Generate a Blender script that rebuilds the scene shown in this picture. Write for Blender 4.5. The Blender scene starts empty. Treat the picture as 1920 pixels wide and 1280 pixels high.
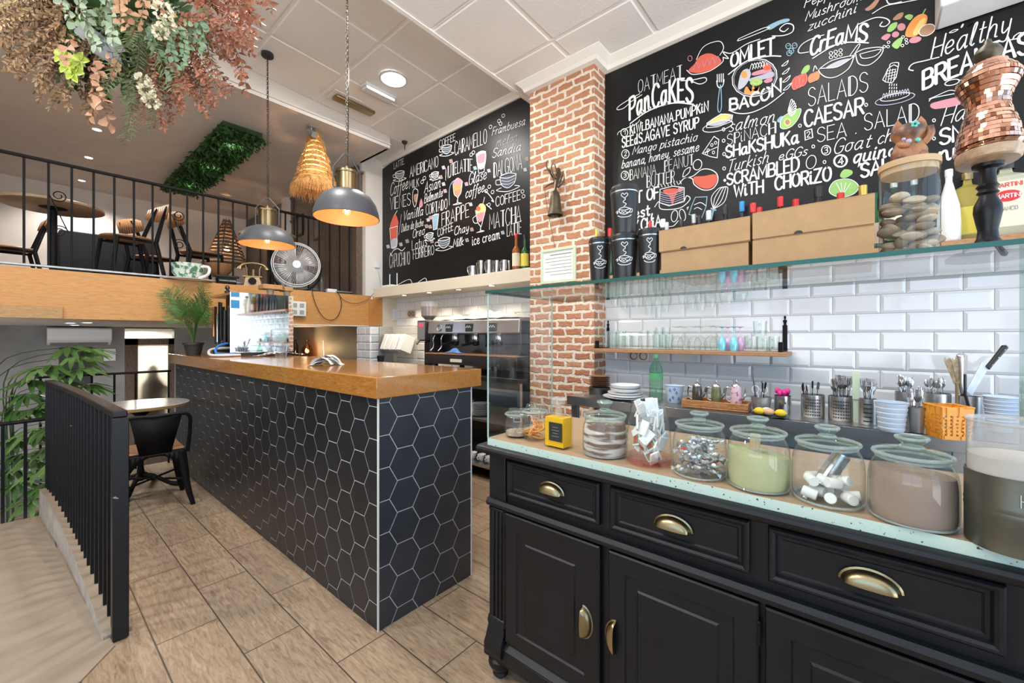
import bpy, bmesh, math, random
from math import sin, cos, pi, radians, atan2, sqrt
from mathutils import Vector, Matrix
random.seed(7)
sc = bpy.context.scene
COL = sc.collection
# ---------------------------------------------------------------- camera
F, CX, CY, EYE = 779.0, 960.0, 630.5, 1.28
YAW = math.atan2(925.0, 779.0)
S_, C_ = sin(YAW), cos(YAW)
cam = bpy.data.cameras.new('camera')
cam.sensor_width = 36.0
cam.lens = F / 1920.0 * 36.0
cam.shift_y = -(640.0 - CY) / 1920.0
cam.clip_start = 0.05
camo = bpy.data.objects.new('camera', cam)
COL.objects.link(camo)
camo.location = (0, 0, EYE)
camo.rotation_euler = (pi / 2, 0, -YAW)
sc.camera = camo
# ---------------------------------------------------------------- world, exposure, daylight
w = bpy.data.worlds.new('sky')
sc.world = w
w.use_nodes = True
bg = w.node_tree.nodes['Background']
_tc = w.node_tree.nodes.new('ShaderNodeTexCoord')
_sx = w.node_tree.nodes.new('ShaderNodeSeparateXYZ')
_cr = w.node_tree.nodes.new('ShaderNodeValToRGB')
_ma = w.node_tree.nodes.new('ShaderNodeMath'); _ma.operation = 'MULTIPLY_ADD'; _ma.inputs[1].default_value = .5; _ma.inputs[2].default_value = .5
w.node_tree.links.new(_tc.outputs['Generated'], _sx.inputs[0]); w.node_tree.links.new(_sx.outputs['Z'], _ma.inputs[0])
w.node_tree.links.new(_ma.outputs[0], _cr.inputs[0]); w.node_tree.links.new(_cr.outputs[0], bg.inputs[0])
_cr.color_ramp.elements[0].position = .44; _cr.color_ramp.elements[0].color = (2.1, 2.14, 2.2, 1)     # lower half brightened to lift the ceiling, as if sunlit pavement
_cr.color_ramp.elements[1].position = .54; _cr.color_ramp.elements[1].color = (.43, .69, 1.0, 1)     # open sky
bg.inputs[1].default_value = 2.9
sc.view_settings.view_transform = 'Standard'
sc.view_settings.look = 'None'
sc.view_settings.gamma = 1.0
sc.view_settings.use_curve_mapping = False
sc.view_settings.exposure = 0.0
sc.cycles.max_bounces = 10
sc.cycles.diffuse_bounces = 5
sc.cycles.glossy_bounces = 5
sc.cycles.transmission_bounces = 6
sc.cycles.transparent_max_bounces = 28
sc.cycles.caustics_reflective = False
sc.cycles.caustics_refractive = False
sc.cycles.sample_clamp_indirect = 4.0
def lamp(name, kind, loc, power, color=(1, 1, 1), size=.1, size_y=None, rot=(0, 0, 0), spot=None, blend=.5, portal=False):
 l = bpy.data.lights.new(name, kind)
 l.energy = power
 l.color = color
 if kind == 'AREA':
  l.size = size
  if size_y:
   l.shape = 'RECTANGLE'
   l.size_y = size_y
  else:
   l.shape = 'DISK'
  if portal:
   l.cycles.is_portal = True
 else:
  l.shadow_soft_size = size
 if kind == 'SPOT':
  l.spot_size = spot
  l.spot_blend = blend
 o = bpy.data.objects.new(name, l)
 o.location = loc
 o.rotation_euler = rot
 COL.objects.link(o)
 return o
# daylight entering by the shopfront behind the camera (sky portal at the opening)
lamp('shopfront_daylight', 'AREA', (0.9, -2.38, 1.62), 0, size=4.4, size_y=2.75, rot=(pi / 2, 0, 0), portal=True)
lamp('side_window_daylight', 'AREA', (-2.38, 0.2, 1.9), 0, size=3.4, size_y=2.2, rot=(pi / 2, 0, -pi / 2), portal=True)
# first: the lit ceiling lamp at the far end; the rest: unseen, added fill
CEIL_LAMP_AND_FILLS = [(2.33, 3.457, 3.765, 40), (0.6, 0.9, 3.39, 16), (1.86, 0.2, 3.39, 12), (-0.8, 1.6, 3.39, 30), (0.95, 2.75, 3.80, 45), (-1.6, 3.4, 3.88, 60)]
for i_, (x_, y_, z_, p_) in enumerate(CEIL_LAMP_AND_FILLS):
 lamp('ceiling_lamp_and_fill', 'AREA', (x_, y_, z_ - .03), p_, (1, .97, .93), size=.2)
# ---------------------------------------------------------------- pixel helpers: a ray of the photograph met with a real plane
def ray(u, v):
 o = (u - CX) / F
 return Vector((S_ + C_ * o, C_ - S_ * o, (CY - v) / F))
def PX(u, v, X):
 r = ray(u, v); t = X / r.x
 return Vector((X, r.y * t, EYE + r.z * t))
def PY(u, v, Y):
 r = ray(u, v); t = Y / r.y
 return Vector((r.x * t, Y, EYE + r.z * t))
def PZ(u, v, Z):
 r = ray(u, v); t = (Z - EYE) / r.z
 return Vector((r.x * t, r.y * t, Z))
def PD(u, v, d):
 r = ray(u, v)
 return Vector((r.x * d, r.y * d, EYE + r.z * d))
def dep(p):
 return p[0] * S_ + p[1] * C_
def circ(uL, uR, vb, z):
 """centre and radius of a round thing standing on height z, from its left and right edge and its lowest point"""
 uc = (uL + uR) / 2
 p = PZ(uc, vb, z); d = dep(p); o = (uc - CX) / F
 r = (uR - uL) * d / sqrt(1 + o * o) / 2 / F
 h = Vector((p.x, p.y, 0)).normalized()
 for _ in range(4):
  c = p + h * r
  r = (uR - uL) * dep(c) / sqrt(1 + o * o) / 2 / F
 return Vector((c.x, c.y, z)), r
def zat(p, v):
 return EYE + (CY - v) / F * dep(p)
# ---------------------------------------------------------------- materials
def nt(m):
 m.use_nodes = True
 return m.node_tree, m.node_tree.nodes['Principled BSDF']
MATS = {}
def mat(name, col, rough=.5, metal=0.0, var=0.0, vscale=6.0, bump=0.0, bscale=40.0, emis=None, estr=0.0, coat=0.0, stretch=None, col2=None, spec=None, detail=4.0, thr=None):
 m = bpy.data.materials.new(name)
 t, b = nt(m)
 b.inputs['Base Color'].default_value = (*col, 1)
 b.inputs['Roughness'].default_value = rough
 b.inputs['Metallic'].default_value = metal
 if coat:
  b.inputs['Coat Weight'].default_value = coat
  b.inputs['Coat Roughness'].default_value = .08
 if spec is not None:
  b.inputs['Specular IOR Level'].default_value = spec
 if emis:
  b.inputs['Emission Color'].default_value = (*emis, 1)
  b.inputs['Emission Strength'].default_value = estr
 if var or bump or col2:
  tc = t.nodes.new('ShaderNodeTexCoord')
  mp = t.nodes.new('ShaderNodeMapping')
  t.links.new(tc.outputs['Object'], mp.inputs[0])
  if stretch:
   mp.inputs['Scale'].default_value = stretch
 if var or col2:
  n = t.nodes.new('ShaderNodeTexNoise')
  n.inputs['Scale'].default_value = vscale
  n.inputs['Detail'].default_value = detail
  t.links.new(mp.outputs[0], n.inputs['Vector'])
  r = t.nodes.new('ShaderNodeValToRGB')
  lo, hi = (.3, .7) if thr is None else thr
  r.color_ramp.elements[0].position = lo
  r.color_ramp.elements[1].position = hi
  c2 = col2 if col2 else tuple(min(1, c * (1 + var)) for c in col)
  c1 = col if col2 else tuple(c * (1 - var) for c in col)
  r.color_ramp.elements[0].color = (*c1, 1)
  r.color_ramp.elements[1].color = (*c2, 1)
  t.links.new(n.outputs['Fac'], r.inputs[0])
  t.links.new(r.outputs[0], b.inputs['Base Color'])
 if bump:
  n2 = t.nodes.new('ShaderNodeTexNoise')
  n2.inputs['Scale'].default_value = bscale
  n2.inputs['Detail'].default_value = 5
  t.links.new(mp.outputs[0], n2.inputs['Vector'])
  bp = t.nodes.new('ShaderNodeBump')
  bp.inputs['Strength'].default_value = bump
  bp.inputs['Distance'].default_value = .01
  t.links.new(n2.outputs['Fac'], bp.inputs['Height'])
  t.links.new(bp.outputs[0], b.inputs['Normal'])
 MATS[name] = m
 return m
def glass(name, tint=(.97, .99, .98), ior=1.45, rough=0.0, edge=None, density=0.0):
 """thin-walled clear glass: see-through with Fresnel reflection, same from either side"""
 m = bpy.data.materials.new(name)
 m.use_nodes = True
 t = m.node_tree
 t.nodes.clear()
 out = t.nodes.new('ShaderNodeOutputMaterial')
 mix = t.nodes.new('ShaderNodeMixShader')
 tr = t.nodes.new('ShaderNodeBsdfTransparent')
 tr.inputs[0].default_value = (*tint, 1)
 gl = t.nodes.new('ShaderNodeBsdfGlossy')
 gl.inputs['Roughness'].default_value = rough
 fr = t.nodes.new('ShaderNodeFresnel')
 ge = t.nodes.new('ShaderNodeNewGeometry')
 mx = t.nodes.new('ShaderNodeMix')
 mx.data_type = 'FLOAT'
 t.links.new(ge.outputs['Backfacing'], mx.inputs[0])
 mx.inputs[2].default_value = ior
 mx.inputs[3].default_value = 1.0 / ior
 t.links.new(mx.outputs[0], fr.inputs['IOR'])
 t.links.new(fr.outputs[0], mix.inputs[0])
 src = tr
 if edge:   # thickness seen edge-on is deeper in colour
  lw = t.nodes.new('ShaderNodeLayerWeight')
  lw.inputs[0].default_value = .35
  cr = t.nodes.new('ShaderNodeValToRGB')
  cr.color_ramp.elements[0].position = .35
  cr.color_ramp.elements[0].color = (*tint, 1)
  cr.color_ramp.elements[1].position = .95
  cr.color_ramp.elements[1].color = (*edge, 1)
  t.links.new(lw.outputs['Facing'], cr.inputs[0])
  t.links.new(cr.outputs[0], tr.inputs[0])
 if density:
  df = t.nodes.new('ShaderNodeBsdfDiffuse')
  df.inputs[0].default_value = (*tint, 1)
  m2 = t.nodes.new('ShaderNodeMixShader')
  m2.inputs[0].default_value = density
  t.links.new(tr.outputs[0], m2.inputs[1])
  t.links.new(df.outputs[0], m2.inputs[2])
  src = m2
 t.links.new(src.outputs[0], mix.inputs[1])
 t.links.new(gl.outputs[0], mix.inputs[2])
 t.links.new(mix.outputs[0], out.inputs[0])
 MATS[name] = m
 return m
def wood(name, c1, c2, scale=9.0, stretch=(1, 1, 1), rough=.4, coat=0.0, bump=.05, distort=3.0):
 m = bpy.data.materials.new(name)
 t, b = nt(m)
 tc = t.nodes.new('ShaderNodeTexCoord')
 mp = t.nodes.new('ShaderNodeMapping')
 mp.inputs['Scale'].default_value = stretch
 t.links.new(tc.outputs['Object'], mp.inputs[0])
 n = t.nodes.new('ShaderNodeTexNoise')
 n.inputs['Scale'].default_value = scale
 n.inputs['Detail'].default_value = 7
 n.inputs['Roughness'].default_value = .62
 n.inputs['Distortion'].default_value = distort
 t.links.new(mp.outputs[0], n.inputs['Vector'])
 r = t.nodes.new('ShaderNodeValToRGB')
 r.color_ramp.elements[0].position = .32
 r.color_ramp.elements[1].position = .68
 r.color_ramp.elements[0].color = (*c1, 1)
 r.color_ramp.elements[1].color = (*c2, 1)
 t.links.new(n.outputs['Fac'], r.inputs[0])
 t.links.new(r.outputs[0], b.inputs['Base Color'])
 b.inputs['Roughness'].default_value = rough
 if coat:
  b.inputs['Coat Weight'].default_value = coat
  b.inputs['Coat Roughness'].default_value = .06
 bp = t.nodes.new('ShaderNodeBump')
 bp.inputs['Strength'].default_value = bump
 bp.inputs['Distance'].default_value = .01
 t.links.new(n.outputs['Fac'], bp.inputs['Height'])
 t.links.new(bp.outputs[0], b.inputs['Normal'])
 MATS[name] = m
 return m
def floor_planks():
 """wood-look porcelain planks laid in half bond along Y"""
 m = bpy.data.materials.new('wood_look_plank_tiles')
 t, b = nt(m)
 L = t.links.new
 tc = t.nodes.new('ShaderNodeTexCoord')
 sep = t.nodes.new('ShaderNodeSeparateXYZ')
 L(tc.outputs['Object'], sep.inputs[0])
 com = t.nodes.new('ShaderNodeCombineXYZ')
 def add(a, v, op='ADD'):
  n = t.nodes.new('ShaderNodeMath'); n.operation = op
  L(a, n.inputs[0]); n.inputs[1].default_value = v
  return n.outputs[0]
 L(add(sep.outputs['Y'], -1.905 + .665 * 12), com.inputs[0])
 L(add(sep.outputs['X'], -.366 + .2185 * 20), com.inputs[1])
 br = t.nodes.new('ShaderNodeTexBrick')
 br.offset = .5; br.offset_frequency = 2
 br.inputs['Scale'].default_value = 1.0
 br.inputs['Brick Width'].default_value = .665
 br.inputs['Row Height'].default_value = .2185
 br.inputs['Mortar Size'].default_value = .003
 br.inputs['Mortar Smooth'].default_value = .1
 br.inputs['Bias'].default_value = 0
 br.inputs['Color1'].default_value = (.0, .0, .0, 1)
 br.inputs['Color2'].default_value = (1, 1, 1, 1)
 br.inputs['Mortar'].default_value = (.5, .5, .5, 1)
 L(com.outputs[0], br.inputs['Vector'])
 # grain, shifted per plank so that no two planks match
 bw = t.nodes.new('ShaderNodeVectorMath'); bw.operation = 'MULTIPLY_ADD'
 L(br.outputs['Color'], bw.inputs[0]); bw.inputs[1].default_value = (13, 7, 5)
 L(tc.outputs['Object'], bw.inputs[2])
 mp = t.nodes.new('ShaderNodeMapping')
 mp.inputs['Scale'].default_value = (17, 2.4, 1)
 L(bw.outputs[0], mp.inputs[0])
 n = t.nodes.new('ShaderNodeTexNoise')
 n.inputs['Scale'].default_value = 3.2; n.inputs['Detail'].default_value = 8
 n.inputs['Roughness'].default_value = .65; n.inputs['Distortion'].default_value = 1.6
 L(mp.outputs[0], n.inputs['Vector'])
 r = t.nodes.new('ShaderNodeValToRGB')
 r.color_ramp.elements[0].position = .36; r.color_ramp.elements[0].color = (.25, .17, .11, 1)
 r.color_ramp.elements[1].position = .66; r.color_ramp.elements[1].color = (.47, .35, .24, 1)
 e = r.color_ramp.elements.new(.5); e.color = (.375, .27, .178, 1)
 L(n.outputs['Fac'], r.inputs[0])
 tone = t.nodes.new('ShaderNodeMix'); tone.data_type = 'RGBA'; tone.blend_type = 'MULTIPLY'
 tone.inputs[0].default_value = .55
 cr = t.nodes.new('ShaderNodeValToRGB')
 cr.color_ramp.elements[0].color = (.72, .74, .78, 1); cr.color_ramp.elements[1].color = (1.0, .95, .88, 1)
 L(br.outputs['Color'], cr.inputs[0])
 L(r.outputs[0], tone.inputs[6]); L(cr.outputs[0], tone.inputs[7])
 mx = t.nodes.new('ShaderNodeMix'); mx.data_type = 'RGBA'
 L(br.outputs['Fac'], mx.inputs[0]); L(tone.outputs[2], mx.inputs[6])
 mx.inputs[7].default_value = (.085, .062, .048, 1)
 L(mx.outputs[2], b.inputs['Base Color'])
 b.inputs['Roughness'].default_value = .36
 bp = t.nodes.new('ShaderNodeBump'); bp.inputs['Strength'].default_value = .25; bp.inputs['Distance'].default_value = .004
 inv = t.nodes.new('ShaderNodeMath'); inv.operation = 'MULTIPLY_ADD'
 L(br.outputs['Fac'], inv.inputs[0]); inv.inputs[1].default_value = -1.5; L(n.outputs['Fac'], inv.inputs[2])
 L(inv.outputs[0], bp.inputs['Height']); L(bp.outputs[0], b.inputs['Normal'])
 MATS['wood_look_plank_tiles'] = m
 return m
def brick_face(name, axis):
 """old brick slips with pale raked mortar; axis: the horizontal direction of the face"""
 m = bpy.data.materials.new(name)
 t, b = nt(m)
 L = t.links.new
 tc = t.nodes.new('ShaderNodeTexCoord')
 sep = t.nodes.new('ShaderNodeSeparateXYZ')
 L(tc.outputs['Object'], sep.inputs[0])
 com = t.nodes.new('ShaderNodeCombineXYZ')
 L(sep.outputs[axis], com.inputs[0]); L(sep.outputs['Z'], com.inputs[1])
 nz = t.nodes.new('ShaderNodeTexNoise'); nz.inputs['Scale'].default_value = 19; nz.inputs['Detail'].default_value = 3
 L(com.outputs[0], nz.inputs['Vector'])
 wob = t.nodes.new('ShaderNodeVectorMath'); wob.operation = 'MULTIPLY_ADD'
 L(nz.outputs['Color'], wob.inputs[0]); wob.inputs[1].default_value = (.045, .034, 0); L(com.outputs[0], wob.inputs[2])
 br = t.nodes.new('ShaderNodeTexBrick')
 br.offset = .5
 br.inputs['Scale'].default_value = 1
 br.inputs['Brick Width'].default_value = .150
 br.inputs['Row Height'].default_value = .062
 br.inputs['Mortar Size'].default_value = .0135
 br.inputs['Mortar Smooth'].default_value = .45
 br.inputs['Color1'].default_value = (.40, .165, .085, 1)
 br.inputs['Color2'].default_value = (.56, .28, .155, 1)
 br.inputs['Mortar'].default_value = (.78, .67, .54, 1)
 L(wob.outputs[0], br.inputs['Vector'])
 n2 = t.nodes.new('ShaderNodeTexNoise'); n2.inputs['Scale'].default_value = 55; n2.inputs['Detail'].default_value = 5
 L(com.outputs[0], n2.inputs['Vector'])
 mx = t.nodes.new('ShaderNodeMix'); mx.data_type = 'RGBA'; mx.blend_type = 'OVERLAY'; mx.inputs[0].default_value = .5
 L(br.outputs['Color'], mx.inputs[6]); L(n2.outputs['Color'], mx.inputs[7])
 hs = t.nodes.new('ShaderNodeMix'); hs.data_type = 'RGBA'; hs.inputs[0].default_value = .35
 L(mx.outputs[2], hs.inputs[6]); L(br.outputs['Color'], hs.inputs[7])
 L(hs.outputs[2], b.inputs['Base Color'])
 b.inputs['Roughness'].default_value = .85
 bp = t.nodes.new('ShaderNodeBump'); bp.inputs['Strength'].default_value = .7; bp.inputs['Distance'].default_value = .012
 sub = t.nodes.new('ShaderNodeMath'); sub.operation = 'MULTIPLY_ADD'
 L(br.outputs['Fac'], sub.inputs[0]); sub.inputs[1].default_value = -1.0; L(n2.outputs['Fac'], sub.inputs[2])
 L(sub.outputs[0], bp.inputs['Height']); L(bp.outputs[0], b.inputs['Normal'])
 MATS[name] = m
 return m
floor_planks()
brick_face('brick_slips', 'Y'); brick_face('brick_slips_return', 'X')
mat('white_paint', (.74, .72, .68), .55, var=.03, vscale=3)
mat('cream_paint', (.70, .63, .50), .45)
mat('ceiling_tile', (.82, .81, .79), .75, bump=.25, bscale=60, var=.03, vscale=2)
mat('ceiling_grid', (.86, .85, .83), .5)
mat('cornice_plaster', (.78, .76, .70), .5)
mat('mezzanine_plaster', (.70, .66, .62), .7, var=.04)
mat('grey_stucco', (.24, .235, .23), .55, var=.25, vscale=2.2, bump=.1, bscale=9)
mat('dark_stucco', (.17, .15, .13), .55, var=.3, vscale=2.0, bump=.1, bscale=9)
mat('landing_concrete', (.33, .26, .195), .45, var=.12, vscale=3, stretch=(1, 3, 1))
mat('white_glazed_tile', (.74, .76, .78), .09, coat=.3)
mat('tile_grout', (.30, .32, .34), .8)
mat('chalkboard', (.0065, .0065, .0075), .4, var=.25, vscale=3, spec=.28)
mat('chalk_white', (.80, .83, .82), .8)
mat('chalk_grey', (.45, .47, .52), .85)
mat('chalk_lilac', (.42, .40, .52), .85)
mat('chalk_dusk', (.07, .10, .14), .85)
mat('chalk_blue', (.26, .42, .52), .85)
mat('chalk_red', (.62, .115, .075), .8)
mat('chalk_orange', (.78, .30, .08), .8)
mat('chalk_green', (.30, .52, .16), .8)
mat('chalk_pink', (.55, .24, .28), .8)
mat('chalk_brown', (.40, .22, .14), .8)
mat('chalk_yellow', (.75, .58, .20), .8)
wood('oak_beam', (.43, .20, .058), (.62, .335, .115), 5, (1.0, 8, 16), .5)
wood('patch_board', (.30, .165, .06), (.50, .30, .13), 5, (1.5, 6, 12), .5)
wood('bar_top', (.31, .112, .018), (.52, .24, .052), 7, (10, 1.1, 12), .16, coat=.6, bump=.02)
wood('shelf_wood', (.30, .14, .06), (.50, .27, .13), 7, (9, 1.5, 9), .45)
wood('counter_wood', (.34, .22, .13), (.48, .34, .21), 6, (9, 1.2, 4), .35)
wood('dark_timber', (.05, .035, .026), (.17, .115, .08), 6, (6, 6, 1), .65)
wood('pale_wood', (.42, .27, .14), (.62, .44, .26), 8, (6, 6, 1.5), .45)
wood('seat_wood', (.22, .10, .045), (.36, .18, .09), 8, (6, 1.5, 4), .4)
wood('olive_wood', (.25, .08, .02), (.62, .30, .11), 10, (5, 1, 6), .4)
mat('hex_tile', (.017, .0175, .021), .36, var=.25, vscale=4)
mat('hex_tile_daylit', (.038, .041, .051), .30, var=.15, vscale=4)  # same tile, paler and bluer: daylight on the bar end put into the colour
mat('hex_grout', (.55, .55, .53), .8)
mat('black_paint', (.0058, .0062, .0082), .40, var=.3, vscale=12, bump=.05, bscale=60, spec=.35)
mat('black_metal', (.006, .006, .0065), .55, var=.2, vscale=9, spec=.18)
mat('black_plastic', (.013, .013, .014), .35)
mat('chipped_black', (.0065, .0065, .0075), .42, col2=(.30, .28, .27), vscale=26, thr=(.71, .74), spec=.4)
mat('antique_brass', (.36, .285, .16), .28, metal=1.0, var=.2, vscale=9)
mat('brass', (.34, .25, .12), .35, metal=1.0)
mat('steel', (.62, .62, .62), .24, metal=1.0)
mat('brushed_steel', (.55, .54, .53), .33, metal=1.0, var=.06, vscale=30, stretch=(1, 1, 14))
mat('mirror_steel', (.86, .86, .86), .03, metal=1.0)
mat('dark_steel', (.11, .10, .095), .32, metal=.9)
mat('galvanised', (.45, .47, .47), .45, metal=.8, var=.15, vscale=18)
mat('mint_edge', (.55, .68, .58), .4, col2=(.05, .07, .06), vscale=150, thr=(.70, .73), detail=1)
mat('kraft_card', (.43, .265, .13), .8, var=.06, vscale=40)
mat('paper_white', (.82, .82, .80), .75)
mat('white_ceramic', (.80, .80, .79), .15)
mat('white_plastic', (.74, .76, .77), .35)
mat('blue_white_enamel', (.62, .72, .84), .3)
mat('orange_plastic', (.85, .36, .035), .4)
mat('lampshade_grey', (.075, .078, .088), .42)
mat('lamp_inside', (.36, .17, .085), .5)
mat('filament', (1, .6, .2), .5, emis=(1, .52, .14), estr=55)
mat('lamp_white', (1, 1, 1), .5, emis=(1, .98, .95), estr=9)
mat('lamp_warm', (1, .8, .5), .5, emis=(1, .68, .34), estr=7)
mat('sconce_glow', (1, .7, .45), .6, emis=(1, .52, .24), estr=1.3)
mat('leaf_palm', (.045, .12, .02), .45, var=.4, vscale=5)
mat('leaf_palm_pale', (.10, .19, .05), .5, var=.4, vscale=5)
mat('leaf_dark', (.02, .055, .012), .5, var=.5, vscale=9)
mat('leaf_euc', (.25, .33, .22), .6, var=.2, vscale=8)
mat('leaf_euc_deep', (.16, .25, .14), .6, var=.2, vscale=8)
mat('leaf_peach', (.44, .24, .135), .6, var=.2, vscale=8)
mat('leaf_tan', (.235, .135, .06), .6, var=.35, vscale=7)
mat('leaf_sand', (.50, .36, .18), .6, var=.3, vscale=7)
mat('leaf_rust', (.27, .098, .05), .6, var=.3, vscale=7)
mat('leaf_needle', (.10, .16, .05), .6, var=.4, vscale=7)
mat('petal_cream', (.66, .62, .46), .6)
mat('petal_lime', (.33, .42, .03), .5)
mat('leaf_slate', (.075, .09, .095), .5)
mat('straw', (.55, .30, .10), .75, var=.3, vscale=14)
mat('moss', (.02, .075, .012), .7, var=.7, vscale=16)
mat('soil', (.03, .02, .014), .9)
mat('terracotta_dark', (.035, .03, .028), .5)
mat('cocoa', (.33, .235, .185), .9, var=.08, vscale=12)
mat('cocoa_dark', (.12, .07, .048), .9, var=.2, vscale=20)
mat('flour', (.66, .61, .55), .9, col2=(.19, .115, .08), vscale=8, stretch=(.8, .8, 6.5), thr=(.44, .54))
mat('matcha', (.50, .50, .27), .9, var=.06, vscale=14)
mat('marshmallow', (.84, .82, .77), .7)
mat('foil', (.72, .74, .76), .28, metal=.85, var=.3, vscale=60)
mat('seeds', (.27, .19, .13), .7, col2=(.50, .40, .30), vscale=60)
mat('dried_orange', (.80, .34, .05), .5)
mat('pebble', (.30, .225, .155), .6, var=.4, vscale=6)
mat('pebble_pale', (.47, .38, .27), .6, var=.2, vscale=6)
mat('oil_yellow', (.85, .52, .01), .15)
mat('label_black', (.02, .02, .02), .6)
mat('label_grey', (.24, .24, .24), .6)
mat('red_plastic', (.62, .03, .03), .35)
mat('blue_plastic', (.03, .25, .55), .35)
mat('gold_cap', (.62, .42, .10), .35, metal=.7)
mat('bottle_black', (.012, .013, .012), .12)
mat('bottle_green', (.02, .10, .035), .12)
mat('liquor_amber', (.30, .10, .025), .15)
mat('label_cream', (.72, .66, .52), .7)
mat('label_yellow', (.72, .62, .10), .7)
mat('label_red', (.60, .03, .04), .7)
mat('label_green', (.10, .35, .16), .7)
mat('sachet_green', (.16, .22, .08), .6)
mat('copper_mirror', (.78, .42, .30), .14, metal=1.0, var=.3, vscale=20)
mat('copper_dark', (.30, .13, .08), .2, metal=1.0)
mat('aluminium', (.62, .62, .62), .45, metal=.55)
mat('gold_edge', (.30, .20, .07), .5)
mat('can_zinc', (.17, .175, .14), .36, metal=.8, var=.35, vscale=9)
mat('lemon', (.85, .60, .03), .45, bump=.2, bscale=90)
mat('egg', (.72, .42, .26), .5)
mat('magenta', (.72, .03, .25), .4)
mat('decoupage', (.36, .16, .07), .4, col2=(.10, .045, .03), vscale=28, thr=(.4, .6))
mat('turquoise', (.12, .50, .42), .4)
mat('cotton_rag', (.62, .60, .56), .9, var=.08)
mat('blue_rag', (.10, .25, .55), .9)
mat('coffee_beans', (.10, .035, .015), .5, col2=(.22, .09, .04), vscale=70)
mat('bronze', (.085, .068, .045), .45, metal=.7, var=.35, vscale=20)
mat('cork_lid', (.52, .35, .19), .6, var=.1, vscale=14)
mat('print_white', (.78, .78, .76), .7)
mat('rubber', (.02, .02, .02), .8)
mat('fabric_dark', (.015, .016, .02), .9)
mat('brush_hair', (.45, .36, .24), .9, var=.3, vscale=60)
mat('screen_red', (.5, .02, .05), .3, emis=(1, .05, .12), estr=1.2)
mat('copper_pipe', (.55, .27, .13), .3, metal=1)
mat('blue_hose', (.05, .22, .65), .4)
mat('leaf_print', (.62, .68, .60), .25, col2=(.07, .20, .13), vscale=26, thr=(.46, .56))
mat('marble', (.55, .53, .51), .2, col2=(.36, .35, .34), vscale=4, thr=(.4, .7))
mat('frosted_pane', (.8, .75, .66), .5)
mat('iridescent_blue', (.25, .66, .85), .15, metal=.2)
mat('iridescent_pink', (.78, .52, .74), .15, metal=.2)
glass('clear_glass', (.965, .985, .975), edge=(.60, .71, .67), density=.012)
glass('glass_rim', (.82, .88, .85), edge=(.7, .78, .74), density=.24)  # pale diffuse share paints in the bright refracted light along glass rims
glass('lid_glass', (.90, .96, .93), edge=(.76, .88, .82), density=.03)
glass('crystal', (.93, .95, .93), edge=(.6, .66, .62), density=.16)
glass('vermouth_glass', (.80, .79, .62), density=.5)
glass('yellow_liquor', (.75, .62, .15), density=.45)
glass('pane_glass', (.985, .995, .99), ior=1.5)
glass('green_bottle_glass', (.70, .92, .78), edge=(.22, .5, .34))
glass('amber_glass', (.80, .45, .18))
glass('pale_bottle_glass', (.93, .95, .88), edge=(.5, .55, .45))
glass('red_plastic_clear', (.98, .70, .64))
glass('smoky_plastic', (.86, .85, .83), density=.25)
glass('oil_glass', (.97, .97, .90), edge=(.8, .75, .5))
mat('glass_edge', (.010, .085, .062), .2)
mat('glass_edge_pale', (.36, .53, .47), .15)
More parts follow.
